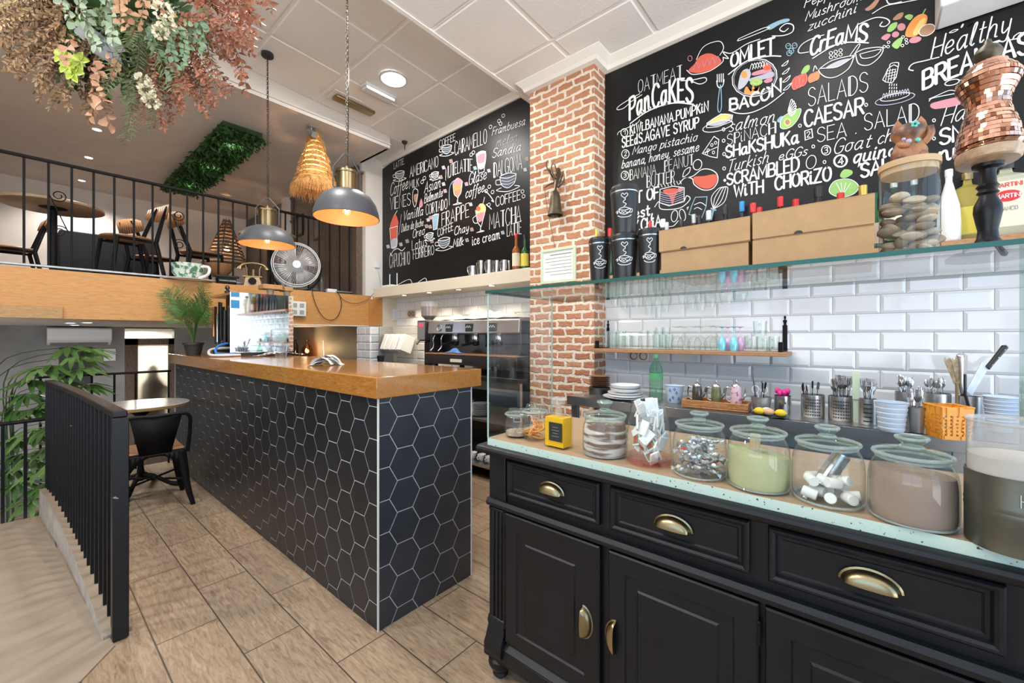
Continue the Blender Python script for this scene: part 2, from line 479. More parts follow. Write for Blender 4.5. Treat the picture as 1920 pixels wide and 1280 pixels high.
# ---------------------------------------------------------------- mesh builder
def catmull(pts, n=6, closed=False):
 P = [Vector(p) for p in pts]
 if len(P) < 3:
  return P
 out = []
 m = len(P)
 rng = range(m if closed else m - 1)
 for i in rng:
  if closed:
   a, b, c, d = P[(i - 1) % m], P[i], P[(i + 1) % m], P[(i + 2) % m]
  else:
   a, b, c, d = P[max(i - 1, 0)], P[i], P[i + 1], P[min(i + 2, m - 1)]
  for k in range(n):
   t = k / n
   out.append(.5 * ((2 * b) + (c - a) * t + (2 * a - 5 * b + 4 * c - d) * t * t + (3 * b - a - 3 * c + d) * t ** 3))
 if not closed:
  out.append(P[-1])
 return out
class MB:
 def __init__(s):
  s.v = []; s.f = []; s.mi = []; s.M = None; s.m = 0
 def vert(s, p):
  p = Vector(p)
  if s.M is not None:
   p = s.M @ p
  s.v.append(p)
  return len(s.v) - 1
 def face(s, ids):
  s.f.append(tuple(ids)); s.mi.append(s.m)
 def quad(s, a, b, c, d):
  s.face([s.vert(a), s.vert(b), s.vert(c), s.vert(d)])
 def poly(s, pts):
  s.face([s.vert(p) for p in pts])
 def box(s, x0, x1, y0, y1, z0, z1):
  i = [s.vert((x, y, z)) for z in (z0, z1) for y in (y0, y1) for x in (x0, x1)]
  for q in ((0, 2, 3, 1), (4, 5, 7, 6), (0, 1, 5, 4), (2, 6, 7, 3), (0, 4, 6, 2), (1, 3, 7, 5)):
   s.face([i[k] for k in q])
  return s
 def cbox(s, c, size, rz=0.0, ry=0.0, rx=0.0):
  old = s.M
  m = Matrix.Translation(c) @ Matrix.Rotation(rz, 4, 'Z') @ Matrix.Rotation(ry, 4, 'Y') @ Matrix.Rotation(rx, 4, 'X')
  s.M = m if old is None else old @ m
  a, b, c2 = (k / 2 for k in size)
  s.box(-a, a, -b, b, -c2, c2)
  s.M = old
  return s
 def lathe(s, prof, c=(0, 0, 0), n=24, a0=0.0, a1=2 * pi, sx=1.0, sy=1.0):
  """prof: list of (r, z)"""
  full = abs(a1 - a0 - 2 * pi) < 1e-6
  k = n if full else n + 1
  rows = []
  for r, z in prof:
   if r < 1e-6:
    rows.append([s.vert((c[0], c[1], c[2] + z))] * k)
   else:
    rows.append([s.vert((c[0] + r * sx * cos(a0 + (a1 - a0) * i / n), c[1] + r * sy * sin(a0 + (a1 - a0) * i / n), c[2] + z)) for i in range(k)])
  for a, b in zip(rows, rows[1:]):
   for i in range(n):
    j = (i + 1) % k
    q = []
    for x in (a[i], a[j], b[j], b[i]):
     if x not in q:
      q.append(x)
    if len(q) > 2:
     s.face(q)
  return s
 def tube(s, pts, r, n=8, cap=True, closed=False):
  P = [Vector(p) for p in pts]
  if len(P) < 2:
   return s
  rr = r if isinstance(r, (list, tuple)) else [r] * len(P)
  up = Vector((0, 0, 1))
  rows = []
  prev = None
  for i, p in enumerate(P):
   if closed:
    t = (P[(i + 1) % len(P)] - P[i - 1])
   else:
    t = (P[min(i + 1, len(P) - 1)] - P[max(i - 1, 0)])
   if t.length < 1e-9:
    t = Vector((0, 0, 1))
   t.normalize()
   if prev is None:
    a = t.cross(up)
    if a.length < 1e-3:
     a = t.cross(Vector((1, 0, 0)))
   else:
    a = prev - t * prev.dot(t)
    if a.length < 1e-4:
     a = t.cross(up)
   a.normalize()
   prev = a
   b = t.cross(a)
   rows.append([s.vert(p + (a * cos(2 * pi * k / n) + b * sin(2 * pi * k / n)) * rr[i]) for k in range(n)])
  for a, b in zip(rows, rows[1:] + ([rows[0]] if closed else [])):
   for k in range(n):
    s.face((a[k], a[(k + 1) % n], b[(k + 1) % n], b[k]))
  if cap and not closed:
   s.face(list(reversed(rows[0]))); s.face(rows[-1])
  return s
 def prism(s, poly, a, b, axis='X'):
  """poly: 2D points extruded from a to b along axis; 2D = the other two axes in order"""
  def P(q, h):
   if axis == 'X': return (h, q[0], q[1])
   if axis == 'Y': return (q[0], h, q[1])
   return (q[0], q[1], h)
  A = [s.vert(P(q, a)) for q in poly]; B = [s.vert(P(q, b)) for q in poly]
  s.face(list(reversed(A))); s.face(B)
  n = len(poly)
  for i in range(n):
   s.face((A[i], A[(i + 1) % n], B[(i + 1) % n], B[i]))
  return s
 def ball(s, c, rx, ry=None, rz=None, n=10, m=7):
  ry = rx if ry is None else ry
  rz = rx if rz is None else rz
  return s.lathe([(sin(pi * k / m) * rx, -cos(pi * k / m) * rz) for k in range(m + 1)], c, n, sy=ry / rx)
 def build(s, name, m, parent=None, local=False, smooth=True, bev=0.0, seg=2, angle=38):
  me = bpy.data.meshes.new(name)
  off = Vector((0, 0, 0))
  if parent is not None and not local:
   q = parent
   while q is not None:
    off += Vector(q.location); q = q.parent
  me.from_pydata([tuple(p - off) for p in s.v], [], s.f)
  ms = m if isinstance(m, (list, tuple)) else [m]
  for k in ms:
   me.materials.append(MATS[k])
  if len(ms) > 1:
   me.polygons.foreach_set('material_index', s.mi)
  me.validate()
  bm = bmesh.new(); bm.from_mesh(me)
  bmesh.ops.recalc_face_normals(bm, faces=bm.faces)
  bm.to_mesh(me); bm.free()
  if smooth:
   me.polygons.foreach_set('use_smooth', [True] * len(me.polygons))
   me.set_sharp_from_angle(angle=radians(angle))
  o = bpy.data.objects.new(name, me)
  COL.objects.link(o)
  if parent is not None:
   o.parent = parent
  if bev:
   b = o.modifiers.new('edge', 'BEVEL')
   b.width = bev; b.segments = seg; b.limit_method = 'ANGLE'; b.angle_limit = radians(40)
  return o
def thing(name, label, cat, loc=(0, 0, 0), rotz=0.0, group=None):
 o = bpy.data.objects.new(name, None)
 o.empty_display_size = .05
 COL.objects.link(o)
 o.location = loc
 o.rotation_euler = (0, 0, rotz)
 o['label'] = label; o['category'] = cat
 if group:
  o['group'] = group
 return o
def tag(o, label, cat, group=None):
 o['label'] = label; o['category'] = cat
 if group:
  o['group'] = group
 return o
def struct(mb, name, m, **k):
 o = mb.build(name, m, **k)
 o['kind'] = 'structure'
 return o
def dup(root, loc, rotz=0.0, label=None, scale=None):
 r = root.copy(); COL.objects.link(r)
 r.location = loc; r.rotation_euler = (0, 0, rotz)
 if scale:
  r.scale = (scale,) * 3 if not isinstance(scale, (tuple, list)) else scale
 if label:
  r['label'] = label
 for ch in list(root.children):
  c = ch.copy(); COL.objects.link(c); c.parent = r
  for g in list(ch.children):
   d = g.copy(); COL.objects.link(d); d.parent = c
 return r
# ================================================================ STRUCTURE
W1, W2, PIL = 2.94, 3.25, 2.76          # right wall by the tiles, right wall by the coffee bar, face of the brick pillar
FAS, MZ, MU, MC = 5.05, 1.82, 1.424, 3.58   # mezzanine front, its floor, its underside, its ceiling
LAND = [PZ(150, 1280, 0), PZ(215, 1212, 0), Vector((.20, 2.9, 0)), Vector((.165, 3.5, 0)), Vector((.10, 4.3, 0)), Vector((.02, 4.46, 0)), Vector((-.25, 4.50, 0)), Vector((-2.4, 4.50, 0)), Vector((-2.4, 1.4, 0))]
def zc2(x, y):
 return 3.73 + .05 * (2.8 - x) + .02 * (4.4 - y)
b = MB()
b.box(-2.4, W2, -2.4, 4.5, -.12, 0)
b.box(.12, W2, 4.5, 5.45, -.12, 0)
struct(b, 'floor', 'wood_look_plank_tiles', smooth=False)
b = MB()
b.prism([(p.x, p.y) for p in LAND], -.02, .006, 'Z')
struct(b, 'floor_landing', 'landing_concrete', smooth=False)
b = MB(); b.box(-2.4, 3.2, 4.5, 8.7, -1.0, -.9)
struct(b, 'floor_lower', 'landing_concrete', smooth=False)
# suspended ceilings: panels dropped a little below their grid
def ceiling(name, x0, x1, y0, y1, xs, ys, zf):
 b = MB(); g = MB()
 X = [x0] + sorted(x for x in xs if x0 < x < x1) + [x1]
 Y = [y0] + sorted(y for y in ys if y0 < y < y1) + [y1]
 e, k = .013, .008
 for xa, xb in zip(X, X[1:]):
  for ya, yb in zip(Y, Y[1:]):
   P = [(xa, ya), (xb, ya), (xb, yb), (xa, yb)]
   Q = [(xa + e, ya + e), (xb - e, ya + e), (xb - e, yb - e), (xa + e, yb - e)]
   A = [b.vert((x, y, zf(x, y))) for x, y in Q]
   B = [b.vert((x, y, zf(x, y) - k)) for x, y in [(xa + e + .008, ya + e + .008), (xb - e - .008, ya + e + .008), (xb - e - .008, yb - e - .008), (xa + e + .008, yb - e - .008)]]
   b.face(B)
   for i in range(4):
    b.face((A[i], A[(i + 1) % 4], B[(i + 1) % 4], B[i]))
   g.poly([(x, y, zf(x, y) + .001) for x, y in P])
 struct(b, name, 'ceiling_tile', smooth=False)
 for x in X[1:-1]:
  g.prism([(x - .006, zf(x, y0) - .003), (x + .006, zf(x, y0) - .003), (x + .006, zf(x, y0)), (x - .006, zf(x, y0))], y0, y1, 'Y')
 struct(g, name.replace('ceiling', 'trim_ceiling'), 'ceiling_grid', smooth=False)
ceiling('ceiling_front', -2.4, W1, -2.4, 2.3, [2.459 - .622 * k for k in range(9)], [1.695 - .6 * k for k in range(8)], lambda x, y: 3.40)
ceiling('ceiling_back', -2.4, W2, 2.3, 4.42, [2.636 - .643 * k for k in range(9)], [3.79, 3.14, 2.49], zc2)
b = MB(); b.box(-2.4, W2, 2.27, 2.30, 3.385, 4.05)
struct(b, 'trim_step', 'ceiling_grid', smooth=False)
b = MB()
b.prism([(-2.4, zc2(-2.4, 4.42) + .02), (2.93, zc2(2.93, 4.42) + .02), (2.93, MC), (-2.4, MC)], 4.42, 4.46, 'Y')
b.box(-2.4, 2.93, 4.405, 4.42, MC + .035, MC + .055)
b.box(2.90, 2.93, 4.46, 5.08, MC, 3.85)
struct(b, 'trim_bulkhead', 'mezzanine_plaster', smooth=False)
b = MB(); b.poly([(2.93, 4.42, zc2(2.93, 4.42)), (W2, 4.42, zc2(W2, 4.42)), (W2, 5.07, zc2(W2, 5.07)), (2.93, 5.07, zc2(2.93, 5.07))])
struct(b, 'ceiling_corner', 'ceiling_tile', smooth=False)
b = MB(); b.box(-2.4, 2.93, 4.46, 9.4, MC, MC + .05); b.box(2.93, 3.3, 5.12, 9.4, MC, MC + .05)
struct(b, 'ceiling_mezzanine', 'mezzanine_plaster', smooth=False)
b = MB(); b.box(-2.4, 3.2, FAS + .03, 8.6, MU, MU + .05)
struct(b, 'ceiling_lower', 'mezzanine_plaster', smooth=False)
b = MB(); b.box(-2.4, 3.2, FAS + .03, 9.4, MU + .05, MZ)
struct(b, 'floor_mezzanine', 'dark_timber', smooth=False)
b = MB(); b.box(-2.4, 3.2, FAS, FAS + .03, MU, MZ + .005)
b.m = 1
p = PY(118, 575, FAS - .012); q = PY(118, 602, FAS - .012)
b.box(-2.4, p.x, FAS - .02, FAS, MU, p.z)
struct(b, 'trim_fascia', ['oak_beam', 'patch_board'], bev=.003)
b = MB()
p = PY(697, 560, FAS - .01)
b.box(p.x - .012, p.x + .012, FAS - .014, FAS, MU, MZ)
b.box(1.75, p.x - .012, FAS - .012, FAS + .03, MU - .012, MU)
struct(b, 'trim_fascia_strip', 'white_paint', smooth=False)
# walls
b = MB(); b.box(W1, W1 + .2, -2.4, 1.53, 0, 3.55)
struct(b, 'wall_right', 'white_paint', smooth=False)
b = MB(); b.box(W2, W2 + .2, 2.0, 5.1, 0, 4.0)
struct(b, 'wall_coffee', 'white_paint', smooth=False)
b = MB(); b.m = 0
b.box(PIL, W2 + .1, 1.525, 2.127, 0, 3.34)
o = struct(b, 'pillar_brick', ['brick_slips', 'brick_slips_return'], smooth=False)
for f in o.data.polygons:
 f.material_index = 1 if abs(f.normal.y) > .5 else 0
b = MB()
for (x0, y0, x1, y1) in ((W1, -2.4, W1, 1.525),):
 b.prism([(W1, 3.31), (W1 - .035, 3.318), (W1 - .045, 3.345), (W1 - .085, 3.385), (W1 - .09, 3.4), (W1, 3.4)], -2.4, 1.525, 'Y')
# cornice round the pillar, mitred
prof = [(0, 3.31), (.035, 3.318), (.045, 3.345), (.085, 3.385), (.09, 3.4)]
def ring(off):
 return [(W1, 1.525 - off), (PIL - off, 1.525 - off), (PIL - off, 2.127 + off), (W2, 2.127 + off)]
rows = [[b.vert((x, y, z)) for x, y in ring(off)] for off, z in prof]
for A, B in zip(rows, rows[1:]):
 for i in range(3):
  b.face((A[i], A[i + 1], B[i + 1], B[i]))
pts = [(0, 0), (.02, .004), (.035, .03), (.055, .05), (.06, .07), (0, .07)]
ya, yb = 2.30, 5.07
A = [b.vert((W2 - q[0], ya, zc2(W2, ya) - .07 + q[1])) for q in pts]; B = [b.vert((W2 - q[0], yb, zc2(W2, yb) - .07 + q[1])) for q in pts]
b.face(A); b.face(B)
for i in range(6):
 b.face((A[i], A[(i + 1) % 6], B[(i + 1) % 6], B[i]))
struct(b, 'trim_cornice', 'cornice_plaster', angle=20)
b = MB(); b.box(2.93, W2, 2.127, 4.79, 1.774, 1.895)
struct(b, 'trim_bulkhead_coffee', 'cream_paint', bev=.004)
b = MB(); b.box(3.03, W2, 4.735, 5.05, 0, 1.774)
struct(b, 'wall_nib', 'cream_paint', smooth=False)
b = MB(); b.box(3.017, 3.0295, 4.737, 5.049, MU, 1.773)
struct(b, 'trim_fascia_return', 'oak_beam', smooth=False)
b = MB(); b.box(2.985, W2 + .3, 5.07, 5.15, MZ, 4.0); b.box(2.93, 2.985, 5.07, 5.12, 3.48, 4.0)
struct(b, 'wall_end', 'white_paint', smooth=False)
b = MB(); b.box(2.92, 3.2, 5.32, 9.4, MZ, MC); b.box(2.92, 3.2, 5.08, 8.6, -.9, MU)
struct(b, 'wall_mezzanine_right', 'dark_stucco', smooth=False)
b = MB(); b.box(-2.4, 3.2, 9.3, 9.45, MZ, MC)
struct(b, 'wall_mezzanine_back', 'mezzanine_plaster', smooth=False)
b = MB()
for x0, x1, z0, z1 in ((-2.4, 1.03, -.9, MU), (1.62, 2.95, -.9, MU)):
 b.box(x0, x1, 8.5, 8.65, z0, z1)
struct(b, 'wall_lower_back', 'grey_stucco', smooth=False)
b = MB(); b.box(-2.55, -2.4, 4.5, 9.4, -.9, MC)
b.box(-2.4, -2.38, 4.6, 8.5, -.9, 1.40)
struct(b, 'wall_left_back', 'grey_stucco', smooth=False)
# outer walls behind the camera with the shop windows that light the room
b = MB()
b.box(-2.55, -2.4, -2.55, -1.5, 0, 3.45); b.box(-2.55, -2.4, 1.9, 4.5, 0, 4.1); b.box(-2.55, -2.4, -1.5, 1.9, 0, .8); b.box(-2.55, -2.4, -1.5, 1.9, 3.0, 3.45)
struct(b, 'wall_left', 'white_paint', smooth=False)
b = MB()
b.box(-2.4, -1.3, -2.55, -2.4, 0, 3.45); b.box(-1.3, 3.1, -2.55, -2.4, 3.0, 3.45); b.box(-1.3, 3.1, -2.55, -2.4, 0, .25)
struct(b, 'wall_front', 'white_paint', smooth=False)
b = MB()
for x in (-1.3, .15, 1.6, 3.04):
 b.box(x, x + .06, -2.52, -2.44, .25, 3.0)
b.box(-1.3, 3.1, -2.52, -2.44, 2.35, 2.42)
struct(b, 'window_1', 'black_metal', smooth=False)
b = MB()
for y in (-1.5, .17, 1.84):
 b.box(-2.52, -2.44, y, y + .06, .8, 3.0)
struct(b, 'window_2', 'black_metal', smooth=False)
# bevelled metro tiles
def tiles_x(b, X, y0, y1, z0, z1, zref, yoff, d=.006, e=.014, g=.0012, L=.2, Hh=.1):
 r0 = int(math.floor((z0 - zref) / Hh)) - 1
 for r in range(r0, r0 + 60):
  za = zref + r * Hh
  if za >= z1 or za + Hh <= z0:
   continue
  off = yoff + (L / 2 if r % 2 else 0)
  k0 = int(math.floor((y0 - off) / L)) - 1
  for k in range(k0, k0 + 60):
   ya = off + k * L
   a0, a1, c0, c1 = max(ya + g, y0), min(ya + L - g, y1), max(za + g, z0), min(za + Hh - g, z1)
   if a1 - a0 < .01 or c1 - c0 < .01:
    continue
   i0, i1 = max(ya + e, a0), min(ya + L - e, a1)
   j0, j1 = max(za + e, c0), min(za + Hh - e, c1)
   if i1 <= i0 or j1 <= j0:
    i0 = i1 = (a0 + a1) / 2; j0 = j1 = (c0 + c1) / 2
    continue
   A = [b.vert((X, y, z)) for y, z in ((a0, c0), (a1, c0), (a1, c1), (a0, c1))]
   B = [b.vert((X - d, y, z)) for y, z in ((i0, j0), (i1, j0), (i1, j1), (i0, j1))]
   b.face(B)
   for q in range(4):
    b.face((A[q], A[(q + 1) % 4], B[(q + 1) % 4], B[q]))
b = MB(); tiles_x(b, W1 - .004, -1.7, 1.525, .80, 1.72, 1.202, -.274 - 1.6)
b.m = 1; b.box(W1 - .0035, W1, -1.7, 1.525, .80, 1.72)
struct(b, 'wall_right_tiles', ['white_glazed_tile', 'tile_grout'], smooth=False)
b = MB(); tiles_x(b, W2 - .004, 2.127, 4.735, .85, 1.774, 1.202, .05, L=.205, Hh=.104)
b.m = 1; b.box(W2 - .0035, W2, 2.127, 4.735, .85, 1.774)
struct(b, 'wall_coffee_tiles', ['white_glazed_tile', 'tile_grout'], smooth=False)
b = MB()
b.m = 1; b.box(2.856, 3.03, 4.74, 5.05, 0, 1.41); b.m = 0
tiles_x(b, 2.854, 4.735, 5.05, 0, 1.41, 1.202, 4.735)
for r in range(14):
 z0, z1 = r * .1 + .002, min(r * .1 + .099, 1.41)
 a = [b.vert((x, 4.738, z)) for x, z in ((2.851, z0), (3.029, z0), (3.029, z1), (2.851, z1))]
 c = [b.vert((x, 4.732, z)) for x, z in ((2.863, z0 + .012), (3.017, z0 + .012), (3.017, z1 - .012), (2.863, z1 - .012))]
 b.face(c)
 for q in range(4):
  b.face((a[q], a[(q + 1) % 4], c[(q + 1) % 4], c[q]))
struct(b, 'pillar_tiled', ['white_glazed_tile', 'tile_grout'], smooth=False)
# glazed door on the lower level, lit from the room behind it
b = MB()
b.box(1.03, 1.18, 8.5, 8.62, -.9, 1.25); b.box(1.55, 1.62, 8.5, 8.62, -.9, 1.25); b.box(1.03, 1.62, 8.5, 8.62, 1.15, 1.25)
b.box(1.03, 1.62, 8.5, 8.62, 1.40, MU); b.box(1.18, 1.55, 8.5, 8.62, -.9, -.5)
d1 = struct(b, 'door_1', 'dark_timber', smooth=False)
m = bpy.data.materials.new('frosted_glass'); m.use_nodes = True; t = m.node_tree; t.nodes.clear()
o_ = t.nodes.new('ShaderNodeOutputMaterial'); tl = t.nodes.new('ShaderNodeBsdfTranslucent'); tl.inputs[0].default_value = (.85, .80, .70, 1)
t.links.new(tl.outputs[0], o_.inputs[0]); MATS['frosted_glass'] = m
b = MB(); b.quad((1.18, 8.56, -.5), (1.55, 8.56, -.5), (1.55, 8.56, 1.15), (1.18, 8.56, 1.15))
b.build('door_pane', 'frosted_glass', d1)
b = MB(); b.box(.6, 2.4, 9.7, 9.8, -.9, 1.42); b.box(.6, 2.4, 8.65, 9.8, 1.42, 1.5); b.box(.5, .6, 8.65, 9.8, -.9, 1.5); b.box(2.4, 2.5, 8.65, 9.8, -.9, 1.5); b.box(.5, 2.5, 8.65, 9.8, -1, -.9)
struct(b, 'wall_washroom', 'white_paint', smooth=False)
lamp('washroom_lamp_light', 'AREA', (1.4, 9.3, 1.38), 26, (1, .93, .82), size=.5)
# timber post at the mezzanine edge
b = MB(); b.box(2.905, 3.0, 5.16, 5.30, MZ, MC - .03); b.box(2.88, 3.03, 5.12, 5.33, MC - .12, MC - .03)
o = struct(b, 'pillar_timber', 'dark_timber', bev=.006)
# dark plank lining and a slim door at the right of the mezzanine
b = MB()
for k in range(5):
 y = 5.34 + k * .17
 b.box(2.90, 2.918, y, y + .16, MZ, MZ + 1.25)
struct(b, 'wall_mezzanine_planks', 'dark_timber', smooth=False)
b = MB(); b.box(2.84, 2.92, 7.25, 7.45, MZ, MC)
struct(b, 'trim_mezzanine_pilaster', 'mezzanine_plaster', smooth=False)
# ================================================================ CHALK LETTERING
GL = {}
for line in '''A;6;0,0 3,10 6,0|1.1,3.5 4.9,3.5
B;5.4;0,0 0,10|~0,10 3.4,10 4.7,8.6 4.7,6.6 3.4,5.3 0,5.2|~0,5.2 3.8,5.2 5.4,3.8 5.4,1.5 3.8,0 0,0
C;5.6;~5.6,8.4 4.3,10 2,10 .3,7.5 0,5 .3,2.5 2,0 4.3,0 5.6,1.6
D;5.6;0,0 0,10|~0,10 2.8,10 5,8 5.6,5 5,2 2.8,0 0,0
E;4.6;4.6,10 0,10 0,0 4.6,0|0,5.2 3.8,5.2
F;4.4;4.4,10 0,10 0,0|0,5.2 3.6,5.2
G;5.8;~5.6,8.4 4.3,10 2,10 .3,7.5 0,5 .3,2.5 2,0 4.3,0 5.6,1.6 5.7,4.4|3.4,4.4 5.8,4.4
H;5.4;0,0 0,10|5.4,0 5.4,10|0,5.2 5.4,5.2
I;.6;.3,0 .3,10
J;4;~4,10 4,2.5 3,0 1,0 0,2
K;5;0,0 0,10|4.8,10 0,4.6|1.4,5.8 5,0
L;4.2;0,10 0,0 4.2,0
M;7;0,0 .4,10 3.5,3 6.6,10 7,0
N;5.4;0,0 0,10 5.4,0 5.4,10
O;5.8;~2.9,10 .8,8.6 0,5 .8,1.4 2.9,0 5,1.4 5.8,5 5,8.6 2.9,10
P;5;0,0 0,10|~0,10 3.4,10 5,8.6 5,6.2 3.4,4.8 0,4.7
Q;5.8;~2.9,10 .8,8.6 0,5 .8,1.4 2.9,0 5,1.4 5.8,5 5,8.6 2.9,10|3.6,2.2 6,-.6
R;5.2;0,0 0,10|~0,10 3.4,10 4.9,8.6 4.9,6.4 3.4,5 0,4.9|2.4,5 5.2,0
S;5;~4.8,8.6 3.4,10 1.4,10 .1,8.4 .5,6.3 2.5,5.1 4.5,3.9 5,2 3.8,.2 1.6,0 0,1.6
T;5.4;0,10 5.4,10|2.7,10 2.7,0
U;5.4;~0,10 0,3 1,.5 2.7,0 4.4,.5 5.4,3 5.4,10
V;5.6;0,10 2.8,0 5.6,10
W;8;0,10 2,0 4,8 6,0 8,10
X;5.4;0,0 5.4,10|0,10 5.4,0
Y;5.2;0,10 2.6,5 5.2,10|2.6,5 2.6,0
Z;5;0,10 5,10 0,0 5,0
a;5;~4,5 3,6 1.2,5.6 0,3 .8,.3 2.2,.2 4,3|~4,6 4,1.5 4.5,0 5.2,.6
b;4.6;~0,10 0,5 0,.5|~0,3.5 1.5,6 3.6,5.4 4.2,3 3.3,.5 1.4,0 0,1.5
c;4.2;~4,5 2.6,6 .8,5 0,3 .8,.8 2.4,0 4.2,1.2
d;5;~4,5 3,6 1,5.5 0,3 .8,.3 2.2,.2 4,3|~4,10 4,1.5 4.6,0 5,.4
e;4.4;~.2,2.8 3,3.2 3.6,4.6 2.4,6 .8,5.2 0,3 .8,.6 2.4,0 4.4,1.4
f;3.2;~3.4,8.6 2.6,10 1.6,8.6 1.4,4 1.4,-2.2 .4,-3|0,5.4 3,5.4
g;4.6;~4,5 3,6 1,5.5 0,3 .8,.3 2.2,.2 4,3|~4,6 4,-1.5 2.6,-3 .6,-2.4
h;4.6;0,10 0,0|~0,3.5 1.5,6 3.2,5.6 3.6,3 3.7,.6 4.6,.3
i;1.6;~.2,6 .2,1 .8,0 1.6,.6|.2,8 .4,8.7
k;4;0,10 0,0|3.4,6 0,2.6 4,0
l;2;~0,1 .2,8 1,10 1.5,8.6 .4,1.6 1.2,0 2,.6
m;7;0,6 0,0|~0,3.5 1.2,6 2.4,5.6 2.8,0|~2.8,3.5 4,6 5.2,5.6 5.5,1 6.4,0 7,.5
n;4.8;0,6 0,0|~0,3.5 1.5,6 3,5.6 3.5,1 4.2,0 4.8,.5
o;4.4;~2,6 .4,4.8 0,3 .5,1 2,0 3.6,1 4,3 3.5,5 2,6 4.4,5.4
p;4.4;0,6.4 0,-3|~0,3.5 1.5,6 3.6,5.4 4.2,3 3.3,.5 1.4,0 0,1.5
q;4.8;~4,5 3,6 1,5.5 0,3 .8,.3 2.2,.2 4,3|4,6 4,-3 5.2,-1.6
r;3.2;0,6 0,0|~0,3.5 1.2,5.8 3,5.6
s;3.4;~3.2,5.2 1.8,6 .4,5 1,3.6 2.8,2.4 3,.9 1.6,0 0,.8
t;3;~1.2,9 1.2,1.2 2.2,0 3,.8|0,6.2 2.8,6.2
u;4.6;~0,6 0,1.4 1.2,0 2.8,.8 3.6,3|~3.6,6 3.6,1 4.6,.4
v;4;0,6 1.8,0 4,6
w;6;0,6 1.4,0 3,5 4.5,0 6,6
x;4;0,6 4,0|0,0 4,6
y;4.4;~0,6 .4,2 1.6,.8 3.4,2.6|~3.6,6 3.6,-1.5 2.4,-3 .6,-2.4
z;4;0,6 3.6,6 0,0 4,0
1;2;0,7.5 1.6,10 1.6,0
2;4.6;~0,8 1.2,10 3.4,10 4.4,8 3.4,5.6 0,0|0,0 4.6,0
3;4.4;~0,9 2,10 4,9 3.6,6 1.6,5.3 4,4.6 4.4,1.8 2.4,0 0,1
4;4.6;3.4,0 3.4,10 0,3 4.6,3
8;4.6;~2.3,5.3 .4,7.4 1,9.6 3.6,9.6 4.2,7.4 2.3,5.3 0,2.6 1,.2 3.6,.2 4.6,2.6 2.3,5.3
.;.8;.2,.2 .6,.5
,;1;.6,.6 .1,-1.6
&;5;~4.6,0 1,7.4 1.4,9.6 3,9.6 3.2,7.4 .4,3.4 .2,1 2,0 4.4,3
'''.splitlines():
 ch, wd, st = line.split(';')
 S = []
 for part in st.split('|'):
  sm = part.startswith('~')
  pts = [tuple(float(k) for k in p.split(',')) for p in part.lstrip('~').split()]
  S.append((sm, pts))
 GL[ch] = (float(wd), S)
